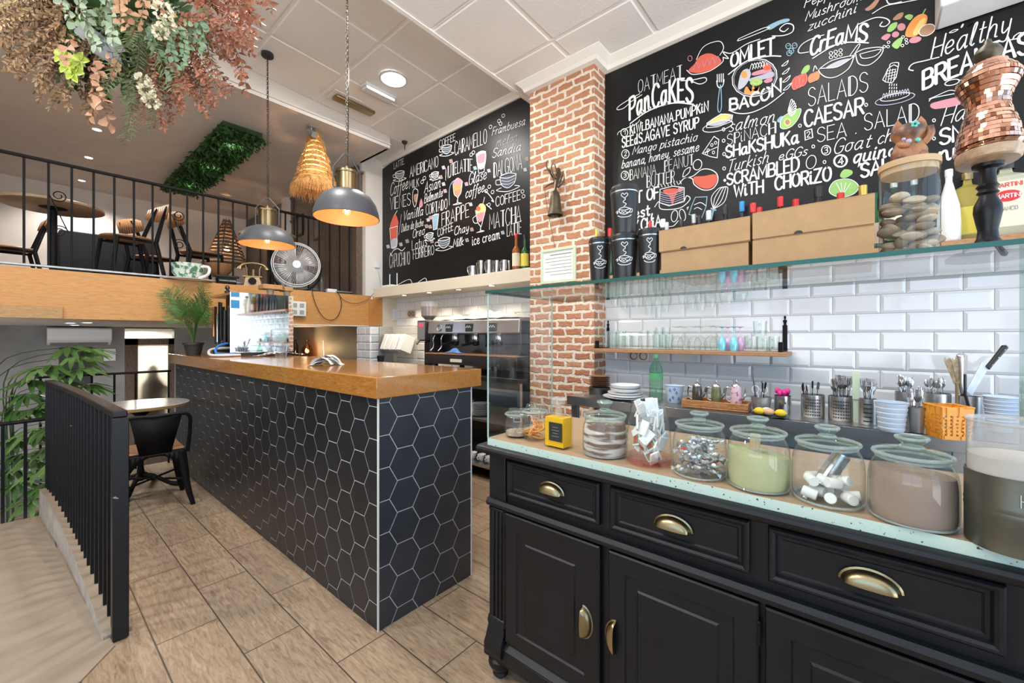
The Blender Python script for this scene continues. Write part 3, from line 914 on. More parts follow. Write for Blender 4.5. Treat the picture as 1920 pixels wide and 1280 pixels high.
class Chalk:
 """marks on a board lying in the plane x = X; given in the photograph's pixels, met with that plane"""
 def __init__(s, X):
  s.X = X; s.b = MB(); s.mats = []; s.lift = 0
 def col(s, m):
  if m not in s.mats:
   s.mats.append(m)
  s.b.m = s.mats.index(m)
 def to(s, u, v):
  p = PX(u, v, s.X)
  return Vector((p.y, p.z))
 def px(s, u, v):
  return dep(PX(u, v, s.X)) / F
 def ribbon(s, pts, w, closed=False, lift=.0034):
  P = [Vector(p) for p in pts]
  Q = [P[0]]
  for p in P[1:]:
   if (p - Q[-1]).length > 1e-5:
    Q.append(p)
  if len(Q) < 2:
   return
  s.lift = (s.lift + 1) % 7
  x = s.X - lift - s.lift * .00006
  L, R = [], []
  n = len(Q)
  for i, p in enumerate(Q):
   a = Q[i - 1] if (i > 0 or closed) else p
   c = Q[(i + 1) % n] if (i < n - 1 or closed) else p
   t1 = (p - a).normalized() if (p - a).length > 1e-9 else (c - p).normalized()
   t2 = (c - p).normalized() if (c - p).length > 1e-9 else t1
   n1 = Vector((-t1.y, t1.x)); n2 = Vector((-t2.y, t2.x))
   nn = n1 + n2
   nn = nn.normalized() if nn.length > .2 else n2
   k = 1 / max(.55, nn.dot(n2))
   L.append(s.b.vert((x, *(p + nn * w / 2 * k)))); R.append(s.b.vert((x, *(p - nn * w / 2 * k))))
  for i in range(n if closed else n - 1):
   j = (i + 1) % n
   s.b.face((L[i], L[j], R[j], R[i]))
  if not closed:
   for p, d in ((Q[0], Q[0] - Q[1]), (Q[-1], Q[-1] - Q[-2])):
    a0 = atan2(d.y, d.x)
    s.b.face([s.b.vert((x, p.x + cos(a0 + a) * w / 2, p.y + sin(a0 + a) * w / 2)) for a in (-1.57, -.8, 0, .8, 1.57)])
 def text(s, txt, u0, v0, u1, v1, h0, h1=None, w=2.0, arc=0.0, slant=0.0, dbl=False, sp=1.6, m='chalk_white'):
  s.col(m)
  h1 = h0 if h1 is None else h1
  A, B = s.to(u0, v0), s.to(u1, v1)
  H0, H1 = h0 * s.px(u0, v0), h1 * s.px(u1, v1)
  w = w * .74
  W0, W1_ = w * s.px(u0, v0), w * s.px(u1, v1)
  AR = arc * s.px((u0 + u1) / 2, (v0 + v1) / 2)
  tot = 0; lay = []
  for ch in txt:
   if ch == ' ':
    tot += 4; continue
   g = GL.get(ch)
   lay.append((tot, g)); tot += g[0] + sp
  tot -= sp
  e = B - A
  nrm = Vector((0, 1)) if abs(e.x) > abs(e.y) else Vector((0, 1))
  for x0, g in lay:
   for sm, pts in g[1]:
    out = []
    for x, y in (catmull([(p[0], p[1], 0) for p in pts], 5) if sm else [Vector((*p, 0)) for p in pts]) if False else ([(q.x, q.y) for q in catmull([(p[0], p[1], 0) for p in pts], 4)] if sm else pts):
     xx = x0 + x + slant * y
     f = xx / tot
     hh = H0 + (H1 - H0) * f
     out.append(A + e * f + nrm * (y / 10 * hh + AR * 4 * f * (1 - f)))
    fm = (x0 + g[0] / 2) / tot
    ww = W0 + (W1_ - W0) * fm
    s.ribbon(out, ww)
    if dbl and len(pts) == 2 and abs(pts[0][1] - pts[1][1]) > 5:
     k = e.normalized() * ww * 1.7
     s.ribbon([p + k for p in out], ww * 1.3)
 def line(s, pts, w=1.3, m='chalk_white', smooth=True, closed=False):
  s.col(m)
  P = [Vector((*p, 0)) for p in pts]
  if smooth and len(P) > 2:
   P = catmull(P, 5, closed)
  k = s.px(*pts[0])
  s.ribbon([s.to(p.x, p.y) for p in P], w * k, closed)
 def fill(s, pts, m, smooth=True):
  s.col(m)
  P = [Vector((*p, 0)) for p in pts]
  if smooth and len(P) > 2:
   P = catmull(P, 4, True)
  c = sum(P, Vector((0, 0, 0))) / len(P)
  s.fl = getattr(s, 'fl', 0) + 1
  fx = s.X - .0008 - .00018 * (s.fl % 14)
  q = [s.b.vert((fx, *s.to(p.x, p.y))) for p in P]
  k = s.b.vert((fx, *s.to(c.x, c.y)))
  for i in range(len(q)):
   s.b.face((k, q[i], q[(i + 1) % len(q)]))
 def ell(s, cx, cy, rx, ry, rot=0, n=16, a0=0, a1=2 * pi):
  r = radians(rot)
  return [(cx + rx * cos(a) * cos(r) - ry * sin(a) * sin(r), cy + rx * cos(a) * sin(r) + ry * sin(a) * cos(r)) for a in [a0 + (a1 - a0) * i / n for i in range(n if abs(a1 - a0 - 2 * pi) < 1e-6 else n + 1)]]
 def oval(s, cx, cy, rx, ry, rot=0, w=1.3, m='chalk_white'):
  s.line(s.ell(cx, cy, rx, ry, rot), w, m, False, True)
 def disc(s, cx, cy, rx, ry, rot, m):
  s.fill(s.ell(cx, cy, rx, ry, rot), m, False)
 def cup(s, u, v, k, m='chalk_white', f='chalk_dusk', sk=-.18):
  """coffee cup on a saucer about (u, v), half-width k"""
  T = lambda x, y: (u + x * k, v + y * k + x * k * sk)
  s.fill([T(-.8, -.5), T(.8, -.5), T(.55, .4), T(0, .6), T(-.55, .4)], f)
  s.line([T(-.85, -.6), T(0, -.85), T(.85, -.6), T(0, -.35)], 1.2, m, True, True)
  s.line([T(-.85, -.6), T(-.7, .2), T(-.2, .62), T(.2, .62), T(.7, .2), T(.85, -.6)], 1.2, m)
  s.line([T(-.8, -.3), T(-1.25, -.3), T(-1.2, .15), T(-.68, .2)], 1.1, m)
  s.line([T(-.7, .55), T(-1.2, .75), T(0, 1.05), T(1.2, .75), T(.7, .55)], 1.1, m)
  for y in (-.2, .1):
   s.line([T(-.7, y), T(0, y + .2), T(.7, y)], .7, m)
 def done(s, name, parent):
  o = s.b.build(name, s.mats, parent, smooth=False)
  return o
# ---- board over the counter
bd = thing('chalkboard', 'large black food menu chalkboard above the white tiles, right of the brick pillar', 'chalkboard', (W1, 0, 1.70))
b = MB(); b.box(W1 - .014, W1 - .002, -.80, 1.52, 1.722, 3.305)
b.build('panel', 'chalkboard', bd, smooth=False)
XB = W1 - .0145
c = Chalk(XB)
T = c.text
T('OATMEAT', 1197, 175, 1279, 145, 24, 23, 1.3, dbl=True)
T('PanCaKES', 1181, 225, 1299, 192, 40, 44, 5.8, arc=11, sp=2.2)
T('KiWi.BANANA.PUMPKiN', 1182, 252, 1328, 208, 17, 18, 3.0, sp=2.2)
T('SEEdS.AGAVE SYRUP', 1167, 277, 1310, 239, 18, 19, 3.2, sp=2.2)
T('Mango pistachio', 1186, 290, 1306, 264, 14, 16, 1.7, slant=.3)
T('banana, honey, sesame', 1166, 316, 1310, 283, 15, 17, 1.8, slant=.3)
T('BANANA .', 1181, 338, 1238, 325, 19, 19, 1.2, dbl=True)
T('PEANUT', 1246, 322, 1300, 309, 20, 20, 1.1, dbl=True)
T('BUTTER', 1213, 352, 1265, 341, 21, 21, 1.2, dbl=True)
T('FRUIT OF', 1158, 389, 1235, 371, 21, 21, 4.2)
T('forest,', 1160, 417, 1224, 402, 20, 20, 4.0)
T('HONEY,CHiA', 1150, 443, 1239, 423, 19, 20, 4.0)
for (u, v, r, n) in ((1171, 249, 6.5, '1'), (1173, 289, 7, '2'), (1172, 329, 7, '3')):
 c.oval(u, v, r, r * 1.15, 0, 1.5); T(n, u - 2, v + 4, u + 2.6, v + 3, 8, 8, 1.7)
T('OMLET', 1371, 127, 1452, 102, 24, 31, 5.2, arc=3)
T('BACON', 1369, 206, 1464, 172, 20, 24, 5.0, arc=-7)
T('SALADS', 1516, 200, 1627, 171, 33, 36, 1.7, dbl=True)
T('CrEaMS', 1519, 106, 1624, 78, 30, 32, 5.2, arc=8, slant=.15)
T('Mushroom', 1510, 40, 1616, 0, 16, 17, 1.8, slant=.3)
T('zucchini', 1515, 59, 1604, 24, 16, 17, 1.8, slant=.3)
T('Pepper', 1508, 15, 1580, -12, 18, 18, 1.8, slant=.3)
T('CAESAR', 1509, 238, 1619, 213, 29, 30, 4.8)
T('SEA .', 1533, 267, 1606, 251, 26, 27, 1.7, dbl=True)
T('SALAD', 1621, 245, 1723, 226, 30, 33, 1.8, dbl=True)
T('Goat', 1562, 289, 1630, 276, 27, 24, 2.0, slant=.3)
T('cheese', 1645, 271, 1730, 252, 24, 24, 2.0, slant=.3)
T('quinoa', 1600, 306, 1700, 288, 24, 25, 4.0, slant=.2)
T('SALAD', 1615, 333, 1712, 312, 25, 26, 5.0)
T('salmon', 1367, 248, 1452, 229, 22, 23, 1.8, slant=.3)
T('SPiNACH', 1364, 272, 1453, 250, 19, 21, 1.3, dbl=True)
T('SHaKSHUKa', 1362, 296, 1497, 268, 21, 25, 4.3)
T('Turkish', 1363, 323, 1440, 305, 21, 22, 1.8, slant=.3)
T('eGGs', 1460, 301, 1512, 291, 16, 17, 1.9, slant=.25)
T('SCRAMBLED', 1364, 347, 1498, 320, 20, 26, 4.2)
T('WiTH', 1377, 369, 1431, 361, 21, 23, 4.4)
T('CHORiZO', 1454, 356, 1558, 338, 23, 26, 4.6)
T('Healthy', 1745, 112, 1893, 62, 38, 42, 2.8, slant=.25)
T('BREAKFAST', 1731, 168, 1960, 92, 34, 40, 6.0, arc=6)
T('Ham', 1764, 236, 1840, 214, 30, 30, 2.0, slant=.3)
T('SNACK', 1763, 272, 1890, 240, 28, 30, 5)
T('nuts', 1762, 304, 1850, 280, 30, 30, 5)
c.oval(1549, 282, 8.5, 9, 0, 1.5); T('3', 1546, 288, 1552, 287, 11, 11, 1.7)
c.oval(1576, 302, 12, 11, -12, 3); T('4', 1572, 309, 1581, 307, 13, 13, 2.8)
c.line([(1509, 246), (1522, 242), (1524, 258), (1510, 263)], 1.5, smooth=False, closed=True); T('2', 1513, 258, 1519, 257, 10, 10, 1.6)
for u, v in ((1357, 243), (1357, 264), (1358, 289), (1358, 316), (1500, 236), (1525, 275), (1546, 304), (1624, 197), (1751, 226), (1751, 260)):
 c.oval(u, v, 2.6, 3, 0, 1.2)
c.disc(1359, 338, 2.6, 2.8, 0, 'chalk_white')
c.line([(1182, 232), (1211, 211), (1242, 198), (1270, 193), (1300, 196)], 2.2)
c.line([(1158, 253), (1163, 246), (1192, 233), (1200, 225)], 1.2)
c.line([(1200, 176), (1178, 188), (1160, 200), (1158, 206), (1170, 203), (1185, 190), (1204, 178)], 1.4)
c.line([(1277, 152), (1300, 150), (1322, 146), (1324, 153), (1312, 158), (1296, 152)], 1.4)
c.line([(1366, 140), (1402, 114), (1440, 106), (1464, 106)], 2)
c.line([(1367, 207), (1385, 213), (1410, 211), (1440, 197), (1470, 174)], 1.6)
c.line([(1524, 110), (1560, 88), (1588, 80), (1628, 81)], 2)
c.line([(1516, 98), (1500, 100), (1497, 94), (1506, 82), (1525, 72), (1545, 66)], 1.4)
c.line([(1610, 46), (1640, 34), (1660, 35), (1668, 42), (1660, 50), (1650, 49), (1654, 42)], 1.6)
c.line([(1356, 108), (1366, 110), (1356, 98), (1372, 100), (1400, 83), (1425, 74)], 1.4)
c.line([(1448, 68), (1470, 67), (1486, 60), (1487, 48), (1474, 45), (1462, 55), (1470, 60), (1478, 54)], 1.6)
c.line([(1712, 133), (1704, 130), (1712, 120), (1736, 114), (1760, 108)], 1.8)
c.line([(1890, 76), (1906, 73), (1918, 66), (1912, 62), (1902, 68), (1899, 74)], 1.8)
for a in ((1780, 62, 1796, 56), (1802, 52, 1806, 46), (1812, 52, 1826, 42)):
 c.line([(a[0], a[1]), ((a[0] + a[2]) / 2, a[1] - 5), (a[2], a[3]), ((a[0] + a[2]) / 2, a[3] + 5)], 1.4, closed=True)
for k in range(4):
 c.line([(1466 + k, 124 + k * 15), (1478 + 2 * k, 114 + k * 14), (1474 + k, 122 + k * 15)], 1.2, closed=True)
c.done('lettering', bd)
def drawing(name):
 global c
 c = Chalk(XB)
 return c
drawing('omelette_plate')
c.oval(1415, 146, 43, 35, -18, 1.4); c.oval(1415, 146, 40, 32, -18, 1.0, 'chalk_lilac')
c.fill([(1384, 160), (1390, 136), (1402, 129), (1408, 140), (1398, 160), (1386, 168)], 'chalk_grey'); c.disc(1395.5, 140, 6, 7, -18, 'chalk_orange')
c.fill([(1405, 148), (1430, 140), (1448, 134), (1450, 144), (1425, 150), (1408, 153)], 'chalk_lilac'); c.fill([(1412, 136), (1440, 128), (1446, 134), (1414, 142)], 'chalk_pink')
c.disc(1418, 154, 12, 7, -8, 'chalk_green'); c.oval(1418, 154, 6, 4, -8, 1, 'chalk_yellow')
c.fill([(1396, 176), (1400, 162), (1408, 172), (1412, 160), (1418, 172), (1424, 162), (1418, 178)], 'chalk_orange')
c.fill([(1430, 122), (1442, 119), (1446, 128), (1434, 132)], 'chalk_red'); c.fill([(1432, 152), (1446, 145), (1448, 152), (1438, 156)], 'chalk_pink')
for k in range(6):
 c.line([(1406 + k * 5, 132 - k), (1410 + k * 5, 120 - k), (1414 + k * 5, 128 - k)], 1)
c.done('omelette_drawing', bd)
drawing('fork')
for k in range(4):
 c.line([(1345 + k * 3.8, 140 - k * .5), (1345.5 + k * 3.6, 154)], 1.4)
c.line([(1344, 152), (1346, 162), (1351, 165), (1356, 160), (1358, 150)], 1.5); c.line([(1350, 164), (1346, 200), (1349, 211), (1353, 200), (1352, 164)], 1.4, 'chalk_blue', closed=True)
c.done('fork_drawing', bd)
drawing('spatula')
c.line([(1385, 74), (1390, 71), (1432, 53), (1440, 55), (1388, 76)], 1.2, closed=True); c.fill([(1438, 50), (1462, 38), (1478, 35), (1479, 40), (1462, 46), (1444, 56)], 'chalk_blue')
c.done('spatula_drawing', bd)
drawing('jam')
c.fill([(1291, 133), (1302, 120), (1312, 106), (1330, 100), (1348, 108), (1352, 118), (1335, 130), (1310, 137)], 'chalk_red')
for k in range(5):
 c.line([(1300 + k * 10, 132 - k * 3), (1306 + k * 10, 118 - k * 3), (1310 + k * 10, 128 - k * 3)], 1.1, 'chalk_pink')
c.line([(1288, 132), (1300, 140), (1330, 134), (1354, 118), (1356, 108)], 1.3); c.line([(1306, 112), (1316, 92), (1330, 82), (1350, 78), (1357, 90), (1350, 104)], 1.2); c.oval(1294, 110, 4, 5, 0, 1, 'chalk_pink')
c.done('fruit_drawing', bd)
drawing('butter')
c.oval(1346, 237, 29, 9, -14, 1.3); c.fill([(1325, 232), (1352, 214), (1373, 216), (1368, 226), (1345, 236)], 'chalk_grey'); c.fill([(1330, 229), (1352, 214), (1373, 216), (1352, 228)], 'chalk_yellow')
c.line([(1325, 240), (1326, 231), (1352, 214), (1374, 216), (1372, 228), (1346, 238), (1325, 240)], 1.2, smooth=False)
c.done('butter_drawing', bd)
drawing('cheese')
c.line([(1317, 288), (1339, 256), (1348, 262), (1345, 296), (1333, 294), (1317, 288), (1345, 276)], 1.3, smooth=False)
for u, v in ((1328, 282), (1335, 272), (1338, 286), (1325, 288), (1342, 268)):
 c.oval(u, v, 2.2, 2.8, 0, 1)
c.done('cheese_drawing', bd)
drawing('sauce')
c.fill([(1301, 332), (1320, 330), (1342, 327), (1344, 340), (1334, 352), (1318, 353), (1304, 344)], 'chalk_red')
c.line([(1274, 345), (1284, 334), (1298, 335), (1302, 346), (1318, 356), (1336, 354), (1346, 340), (1344, 326), (1332, 318), (1316, 318), (1300, 330), (1285, 334)], 1.5)
c.oval(1308, 309, 8, 10, 20, 1.4); c.line([(1281, 332), (1284, 320), (1294, 314), (1292, 324)], 1.3, closed=True)
c.done('sauce_boat_drawing', bd)
drawing('cake')
c.line([(1238, 355), (1237, 380), (1255, 386), (1283, 378), (1283, 352), (1262, 349)], 1.4, smooth=False, closed=True)
for k in range(6):
 c.line([(1238, 360 + k * 4), (1258, 364 + k * 4), (1282, 356 + k * 4)], 1.1, 'chalk_lilac')
c.fill([(1244, 356), (1266, 353), (1272, 358), (1266, 368), (1261, 384), (1255, 368), (1248, 364)], 'chalk_red'); c.fill([(1272, 352), (1280, 352), (1280, 358), (1272, 360)], 'chalk_pink')
c.line([(1228, 388), (1236, 378), (1240, 392), (1275, 390), (1294, 374), (1288, 367), (1284, 376)], 1.4)
for k in range(8):
 c.line([(1236 + k * 6, 352 - k), (1233 + k * 6, 346 - k)], 1)
c.done('cake_drawing', bd)
drawing('whisk')
for k in range(5):
 f = (k - 2) / 2
 c.line([(1338, 392), (1346 + f * 12, 375 + f * 4), (1356 + f * 9, 354), (1360, 350)], 1.2)
c.line([(1334, 391), (1342, 394)], 3, 'chalk_blue'); c.line([(1338, 393), (1334, 412)], 3, 'chalk_blue')
c.done('whisk_drawing', bd)
drawing('bag')
c.line([(1304, 370), (1326, 369), (1324, 388), (1316, 408), (1292, 402), (1298, 384)], 1.5, 'chalk_blue', smooth=False, closed=True); c.line([(1302, 384), (1314, 380), (1324, 386)], 1.2)
c.line([(1302, 392), (1308, 389), (1316, 393)], 1.2); c.line([(1288, 390), (1291, 388), (1289, 393)], 1.2)
c.done('bag_drawing', bd)
drawing('spoons')
c.oval(1265, 405, 6, 11, 10, 1.3); c.oval(1280, 403, 5.5, 11, -12, 1.3); c.line([(1272, 414), (1262, 424), (1246, 424)], 1.4)
c.done('spoons_drawing', bd)
drawing('pumpkins')
for k in (-1, 0, 1):
 c.disc(1499 + k * 7, 153 - k * 3, 8, 13, 15, 'chalk_red'); c.oval(1499 + k * 7, 153 - k * 3, 6.5, 13, 15, .9, 'chalk_pink')
 c.disc(1526 + k * 5, 145 - k * 2, 6, 9, 15, 'chalk_orange'); c.oval(1526 + k * 5, 145 - k * 2, 5, 9, 15, .8, 'chalk_pink')
c.fill([(1502, 138), (1508, 126), (1517, 122), (1518, 130), (1510, 138)], 'chalk_green'); c.line([(1525, 134), (1528, 124), (1532, 130)], 1.2)
c.done('pumpkins_drawing', bd)
drawing('bowls')
c.line([(1536, 130), (1560, 114), (1598, 105), (1600, 110), (1590, 130), (1566, 145), (1546, 144), (1536, 130), (1570, 126), (1600, 107)], 1.4); c.fill([(1548, 127), (1572, 114), (1594, 110), (1580, 121), (1560, 128)], 'chalk_grey')
c.line([(1594, 104), (1608, 85), (1612, 86), (1598, 108)], 1.2)
for k in range(6):
 c.oval(1558 + (k % 3) * 9, 108 - k * 2.6, 3.2, 3, 0, 1)
c.line([(1604, 100), (1622, 92), (1654, 90), (1650, 106), (1630, 122), (1610, 120), (1604, 100)], 1.4); c.line([(1612, 102), (1640, 95), (1652, 94), (1640, 106), (1618, 110), (1612, 102)], 1.2)
c.done('bowls_drawing', bd)
drawing('avocado')
c.fill([(1463, 238), (1466, 222), (1480, 212), (1492, 206), (1501, 204), (1498, 220), (1486, 236), (1472, 242)], 'chalk_green'); c.line([(1463, 238), (1466, 222), (1480, 212), (1501, 204), (1498, 220), (1486, 236), (1472, 242)], 1, closed=True)
c.disc(1476.5, 229, 6.5, 7, 0, 'chalk_yellow'); c.disc(1476.5, 229, 4.4, 5, 0, 'chalk_brown'); c.fill([(1457, 226), (1464, 218), (1470, 220), (1462, 230)], 'chalk_blue')
for k in range(8):
 a = 2.0 + k * .3
 c.line([(1477, 210), (1477 + 15 * cos(a - pi), 203 + 15 * sin(a - pi) * 1.1), (1477 + 14 * cos(a - pi + .25), 203 + 14 * sin(a - pi + .25) * 1.1), (1477, 210)], 1.2)
c.done('avocado_drawing', bd)
drawing('egg')
c.oval(1521, 304, 9, 13, 18, 1.2)
c.done('egg_drawing', bd)
drawing('lettuce')
c.fill([(1555, 360), (1562, 342), (1580, 336), (1598, 338), (1610, 350), (1600, 364), (1575, 370)], 'chalk_green'); c.line([(1555, 360), (1562, 342), (1580, 336), (1598, 338), (1610, 350), (1600, 364), (1575, 370)], 1.2, closed=True)
c.fill([(1575, 330), (1582, 318), (1596, 319), (1598, 326), (1584, 334)], 'chalk_green')
for k in range(4):
 c.line([(1580, 366), (1568 + k * 9, 343)], 1, 'chalk_white')
c.done('lettuce_drawing', bd)
drawing('vegetables')
c.fill([(1697, 66), (1703, 48), (1716, 32), (1730, 26), (1739, 32), (1734, 50), (1720, 66), (1706, 70)], 'chalk_orange'); c.fill([(1712, 62), (1724, 40), (1736, 34), (1730, 52), (1718, 66)], 'chalk_yellow'); c.line([(1730, 27), (1735, 18)], 2, 'chalk_green')
c.fill([(1674, 36), (1684, 26), (1694, 24), (1690, 34), (1680, 38)], 'chalk_brown'); c.fill([(1696, 32), (1704, 27), (1712, 30), (1706, 38)], 'chalk_green'); c.fill([(1663, 58), (1670, 46), (1682, 42), (1680, 52), (1670, 60)], 'chalk_green')
c.disc(1690, 51, 8, 7, -20, 'chalk_pink'); c.disc(1679, 65, 7, 5.5, -20, 'chalk_pink'); c.disc(1738, 57, 16, 10, -25, 'chalk_brown'); c.oval(1738, 57, 16, 10, -25, 1.2); c.disc(1716, 75, 12, 6, -15, 'chalk_pink'); c.fill([(1652, 72), (1662, 64), (1670, 66), (1662, 76)], 'chalk_pink')
c.fill([(1672, 86), (1680, 76), (1692, 70), (1690, 82), (1682, 92)], 'chalk_green')
for u, v in ((1658, 88), (1665, 88), (1666, 80), (1693, 70), (1699, 75), (1700, 81), (1692, 86)):
 c.oval(u, v, 2.6, 2.4, 0, 1)
c.fill([(1622, 18), (1632, 10), (1644, -2), (1650, -2), (1640, 14), (1628, 21)], 'chalk_brown'); c.line([(1636, 26), (1660, 12), (1690, 6), (1720, 0)], 1.6); c.line([(1662, 0), (1668, 8), (1690, 4)], 1.6)
c.done('vegetables_drawing', bd)
drawing('grater')
c.line([(1655, 150), (1666, 128), (1676, 122), (1684, 126), (1680, 146), (1672, 156), (1660, 154)], 1.2, smooth=False, closed=True); c.line([(1668, 128), (1670, 120), (1684, 118), (1684, 126)], 1.3)
for k in range(4):
 c.line([(1662 + k, 134 + k * 5), (1680, 130 + k * 5)], .9); c.line([(1664 + k * 5, 130), (1660 + k * 5, 154)], .9)
for k in range(12):
 c.line([(1668 + (k % 4) * 4.4, 158 + (k // 4) * 6), (1667.5 + (k % 4) * 4.4, 161 + (k // 4) * 6)], 1.1)
c.oval(1678, 186, 38, 9, -12, 1.3, 'chalk_lilac'); c.oval(1678, 182, 28, 6, -12, 1.1)
for k in range(10):
 c.line([(1654 + k * 5, 186 - k), (1657 + k * 5, 176 - k), (1660 + k * 5, 184 - k)], .9, 'chalk_grey')
c.done('grater_drawing', bd)
drawing('burger')
c.fill([(1744, 198), (1752, 192), (1800, 182), (1800, 196), (1760, 204), (1748, 203)], 'chalk_pink'); c.line([(1742, 190), (1750, 184), (1790, 176)], 1.4); c.line([(1742, 186), (1756, 180), (1780, 170), (1794, 172)], 1.2)
c.oval(1785, 155, 14, 5, -14, 1.5); c.line([(1798, 152), (1824, 143)], 2)
c.done('burger_drawing', bd)
drawing('berries')
for u, v in ((1478, 87), (1490, 86), (1484, 96), (1480, 100)):
 c.oval(u, v, 4.6, 5, 0, 1.2, 'chalk_blue'); c.line([(u - 2, v), (u + 2, v - 1)], 1, 'chalk_blue')
c.done('berries_drawing', bd)
# ---- board behind the coffee bar
b2 = thing('chalkboard', 'black coffee menu chalkboard on the far wall, left of the brick pillar', 'chalkboard', (W2, 3, 1.895))
b = MB(); zt = zc2(W2, 2.3) - .07; zt2 = zc2(W2, 5.07) - .07
b.prism([(2.127, 1.895), (5.06, 1.895), (5.06, PX(718, 318, W2).z), (4.86, zt2 - .005), (2.127, zt - .005)], W2 - .016, W2 - .003, 'X')
b.build('panel', 'chalkboard', b2, smooth=False)
XB = W2 - .0165
c = Chalk(XB); T = c.text
TH = 1.25
T('LATTE.', 739, 317, 759, 307, 11, 11, 1.1)
T('AMERICANO', 769, 333, 822, 312, 20, 20, 1.3, dbl=True)
T('Coffee', 732, 367, 765, 353, 22, 22, 1.6, slant=.25)
T('MILK', 768, 354, 786, 349, 15, 15, 1.2)
T('Asian', 796, 362, 826, 351, 20, 20, 1.5, slant=.25)
T('Belmonte', 796, 381, 830, 368, 16, 16, 1.4, slant=.25)
T('VIENES', 732, 394, 770, 384, 23, 22, 1.3, dbl=True)
T('CORTADO', 799, 403, 839, 391, 19, 19, 1.2, dbl=True)
T('Vanilla', 756, 414, 793, 403, 17, 17, 1.4, slant=.25)
T('Dulce de leche', 753, 435, 794, 423, 14, 14, 1.2, slant=.25)
T('Oreo', 774, 447, 796, 439, 16, 16, 1.4, slant=.2)
T('Lotus', 773, 469, 801, 460, 18, 18, 1.4)
T('FERRERO', 775, 486, 814, 477, 18, 18, 1.2, dbl=True)
T('CAPUCHINO', 731, 502, 769, 495, 25, 24, 1.2)
T('FRAPPE', 829, 424, 880, 406, 24, 26, 1.4, dbl=True)
T('COFFEE', 821, 444, 850, 431, 14, 14, 1.3)
T('Chay', 852, 441, 879, 433, 15, 15, 1.6, slant=.2)
T('Milk', 850, 464, 869, 459, 15, 15, 1.7, slant=.2)
T('NUTELATTE.', 836, 338, 888, 322, 23, 23, 1.3, arc=6, dbl=True)
T('CARAMELLO', 853, 291, 913, 268, 24, 27, 1.4, dbl=True)
T('COFFEE', 824, 277, 854, 263, 13, 13, 1.2)
T('Frambuesa', 923, 254, 984, 234, 14, 15, 1.3, slant=.3)
T('melon', 931, 275, 970, 263, 15, 15, 1.2, slant=.3, m='chalk_grey')
T('Sandia', 923, 296, 976, 282, 16, 16, 1.4, slant=.3)
T('DALGONA', 926, 333, 979, 316, 27, 28, 1.5, dbl=True)
T('Glase', 879, 347, 912, 335, 21, 20, 1.6, slant=.25)
T('coffee', 873, 372, 908, 359, 19, 19, 1.7, slant=.25)
T('COFFEE', 930, 387, 976, 374, 17, 18, 1.7)
T('MATCHA', 918, 430, 977, 416, 28, 32, 1.5, dbl=True)
T('LATTE', 951, 443, 978, 438, 20, 24, 1.3, dbl=True)
T('ice cream', 886, 460, 938, 447, 18, 18, 1.9)
for u, v in ((792, 341), (796, 334), (884, 290), (888, 286), (920, 238), (936, 227), (944, 217), (939, 232), (918, 350), (924, 360), (912, 358), (980, 359), (982, 368), (917, 384)):
 c.oval(u, v, 2.6, 3.4, 20, 1)
c.line([(910, 357), (920, 368), (926, 378), (922, 376)], 1.6); c.line([(912, 383), (922, 392)], 1.4)
c.line([(733, 478), (738, 470), (746, 466), (754, 470), (760, 464)], 1.2); c.line([(736, 480), (732, 474)], 1)
c.done('lettering', b2)
for u, v, k in ((750, 329, 10), (838, 281, 11), (816, 329, 8), (833, 456, 13), (806, 443, 8), (953, 340, 18)):
 drawing('cup'); c.cup(u, v, k); c.done('coffee_cup_drawing', b2)
drawing('shake')
c.fill([(731, 428), (735, 412), (741, 401), (747, 416), (746, 428), (744, 458), (734, 460)], 'chalk_red'); c.line([(731, 428), (746, 424), (744, 462), (734, 465), (731, 428)], 1.2, smooth=False); c.line([(741, 402), (745, 395)], 1.4)
c.fill([(734, 450), (745, 447), (744, 463), (735, 466)], 'chalk_grey'); c.line([(748, 440), (751, 420), (753, 402)], 1.4, 'chalk_lilac')
c.done('milkshake_drawing', b2)
drawing('drinks')
c.line([(775, 358), (774, 375), (778, 388), (782, 376), (784, 358), (779, 354)], 1.2, closed=True); c.fill([(776, 366), (783, 364), (782, 374), (778, 380)], 'chalk_brown'); c.fill([(786, 385), (790, 372), (793, 384), (789, 389)], 'chalk_pink')
c.done('drink_drawing', b2); drawing('d')
c.fill([(851, 348), (866, 344), (864, 362), (858, 368), (852, 362)], 'chalk_orange'); c.fill([(852, 358), (864, 355), (862, 366), (856, 368)], 'chalk_brown'); c.fill([(849, 344), (858, 333), (868, 340), (864, 346), (852, 348)], 'chalk_pink'); c.line([(850, 346), (852, 364), (858, 370), (858, 380), (850, 384), (866, 381), (858, 379), (860, 369), (865, 360), (867, 342)], 1.3); c.line([(843, 384), (843, 356), (848, 342), (858, 336)], 1.5, 'chalk_blue')
c.done('sundae_drawing', b2); drawing('d')
c.fill([(894, 288), (911, 284), (909, 312), (897, 316)], 'chalk_grey'); c.fill([(896, 292), (910, 288), (909, 302), (897, 306)], 'chalk_pink'); c.line([(893, 289), (911, 284), (908, 322), (898, 325), (893, 289)], 1.3, smooth=False)
c.done('drink_drawing', b2); drawing('d')
c.fill([(812, 404), (822, 402), (820, 426), (813, 428)], 'chalk_blue'); c.line([(811, 404), (823, 401), (820, 429), (813, 431), (811, 404)], 1.2, smooth=False)
c.done('drink_drawing', b2); drawing('d')
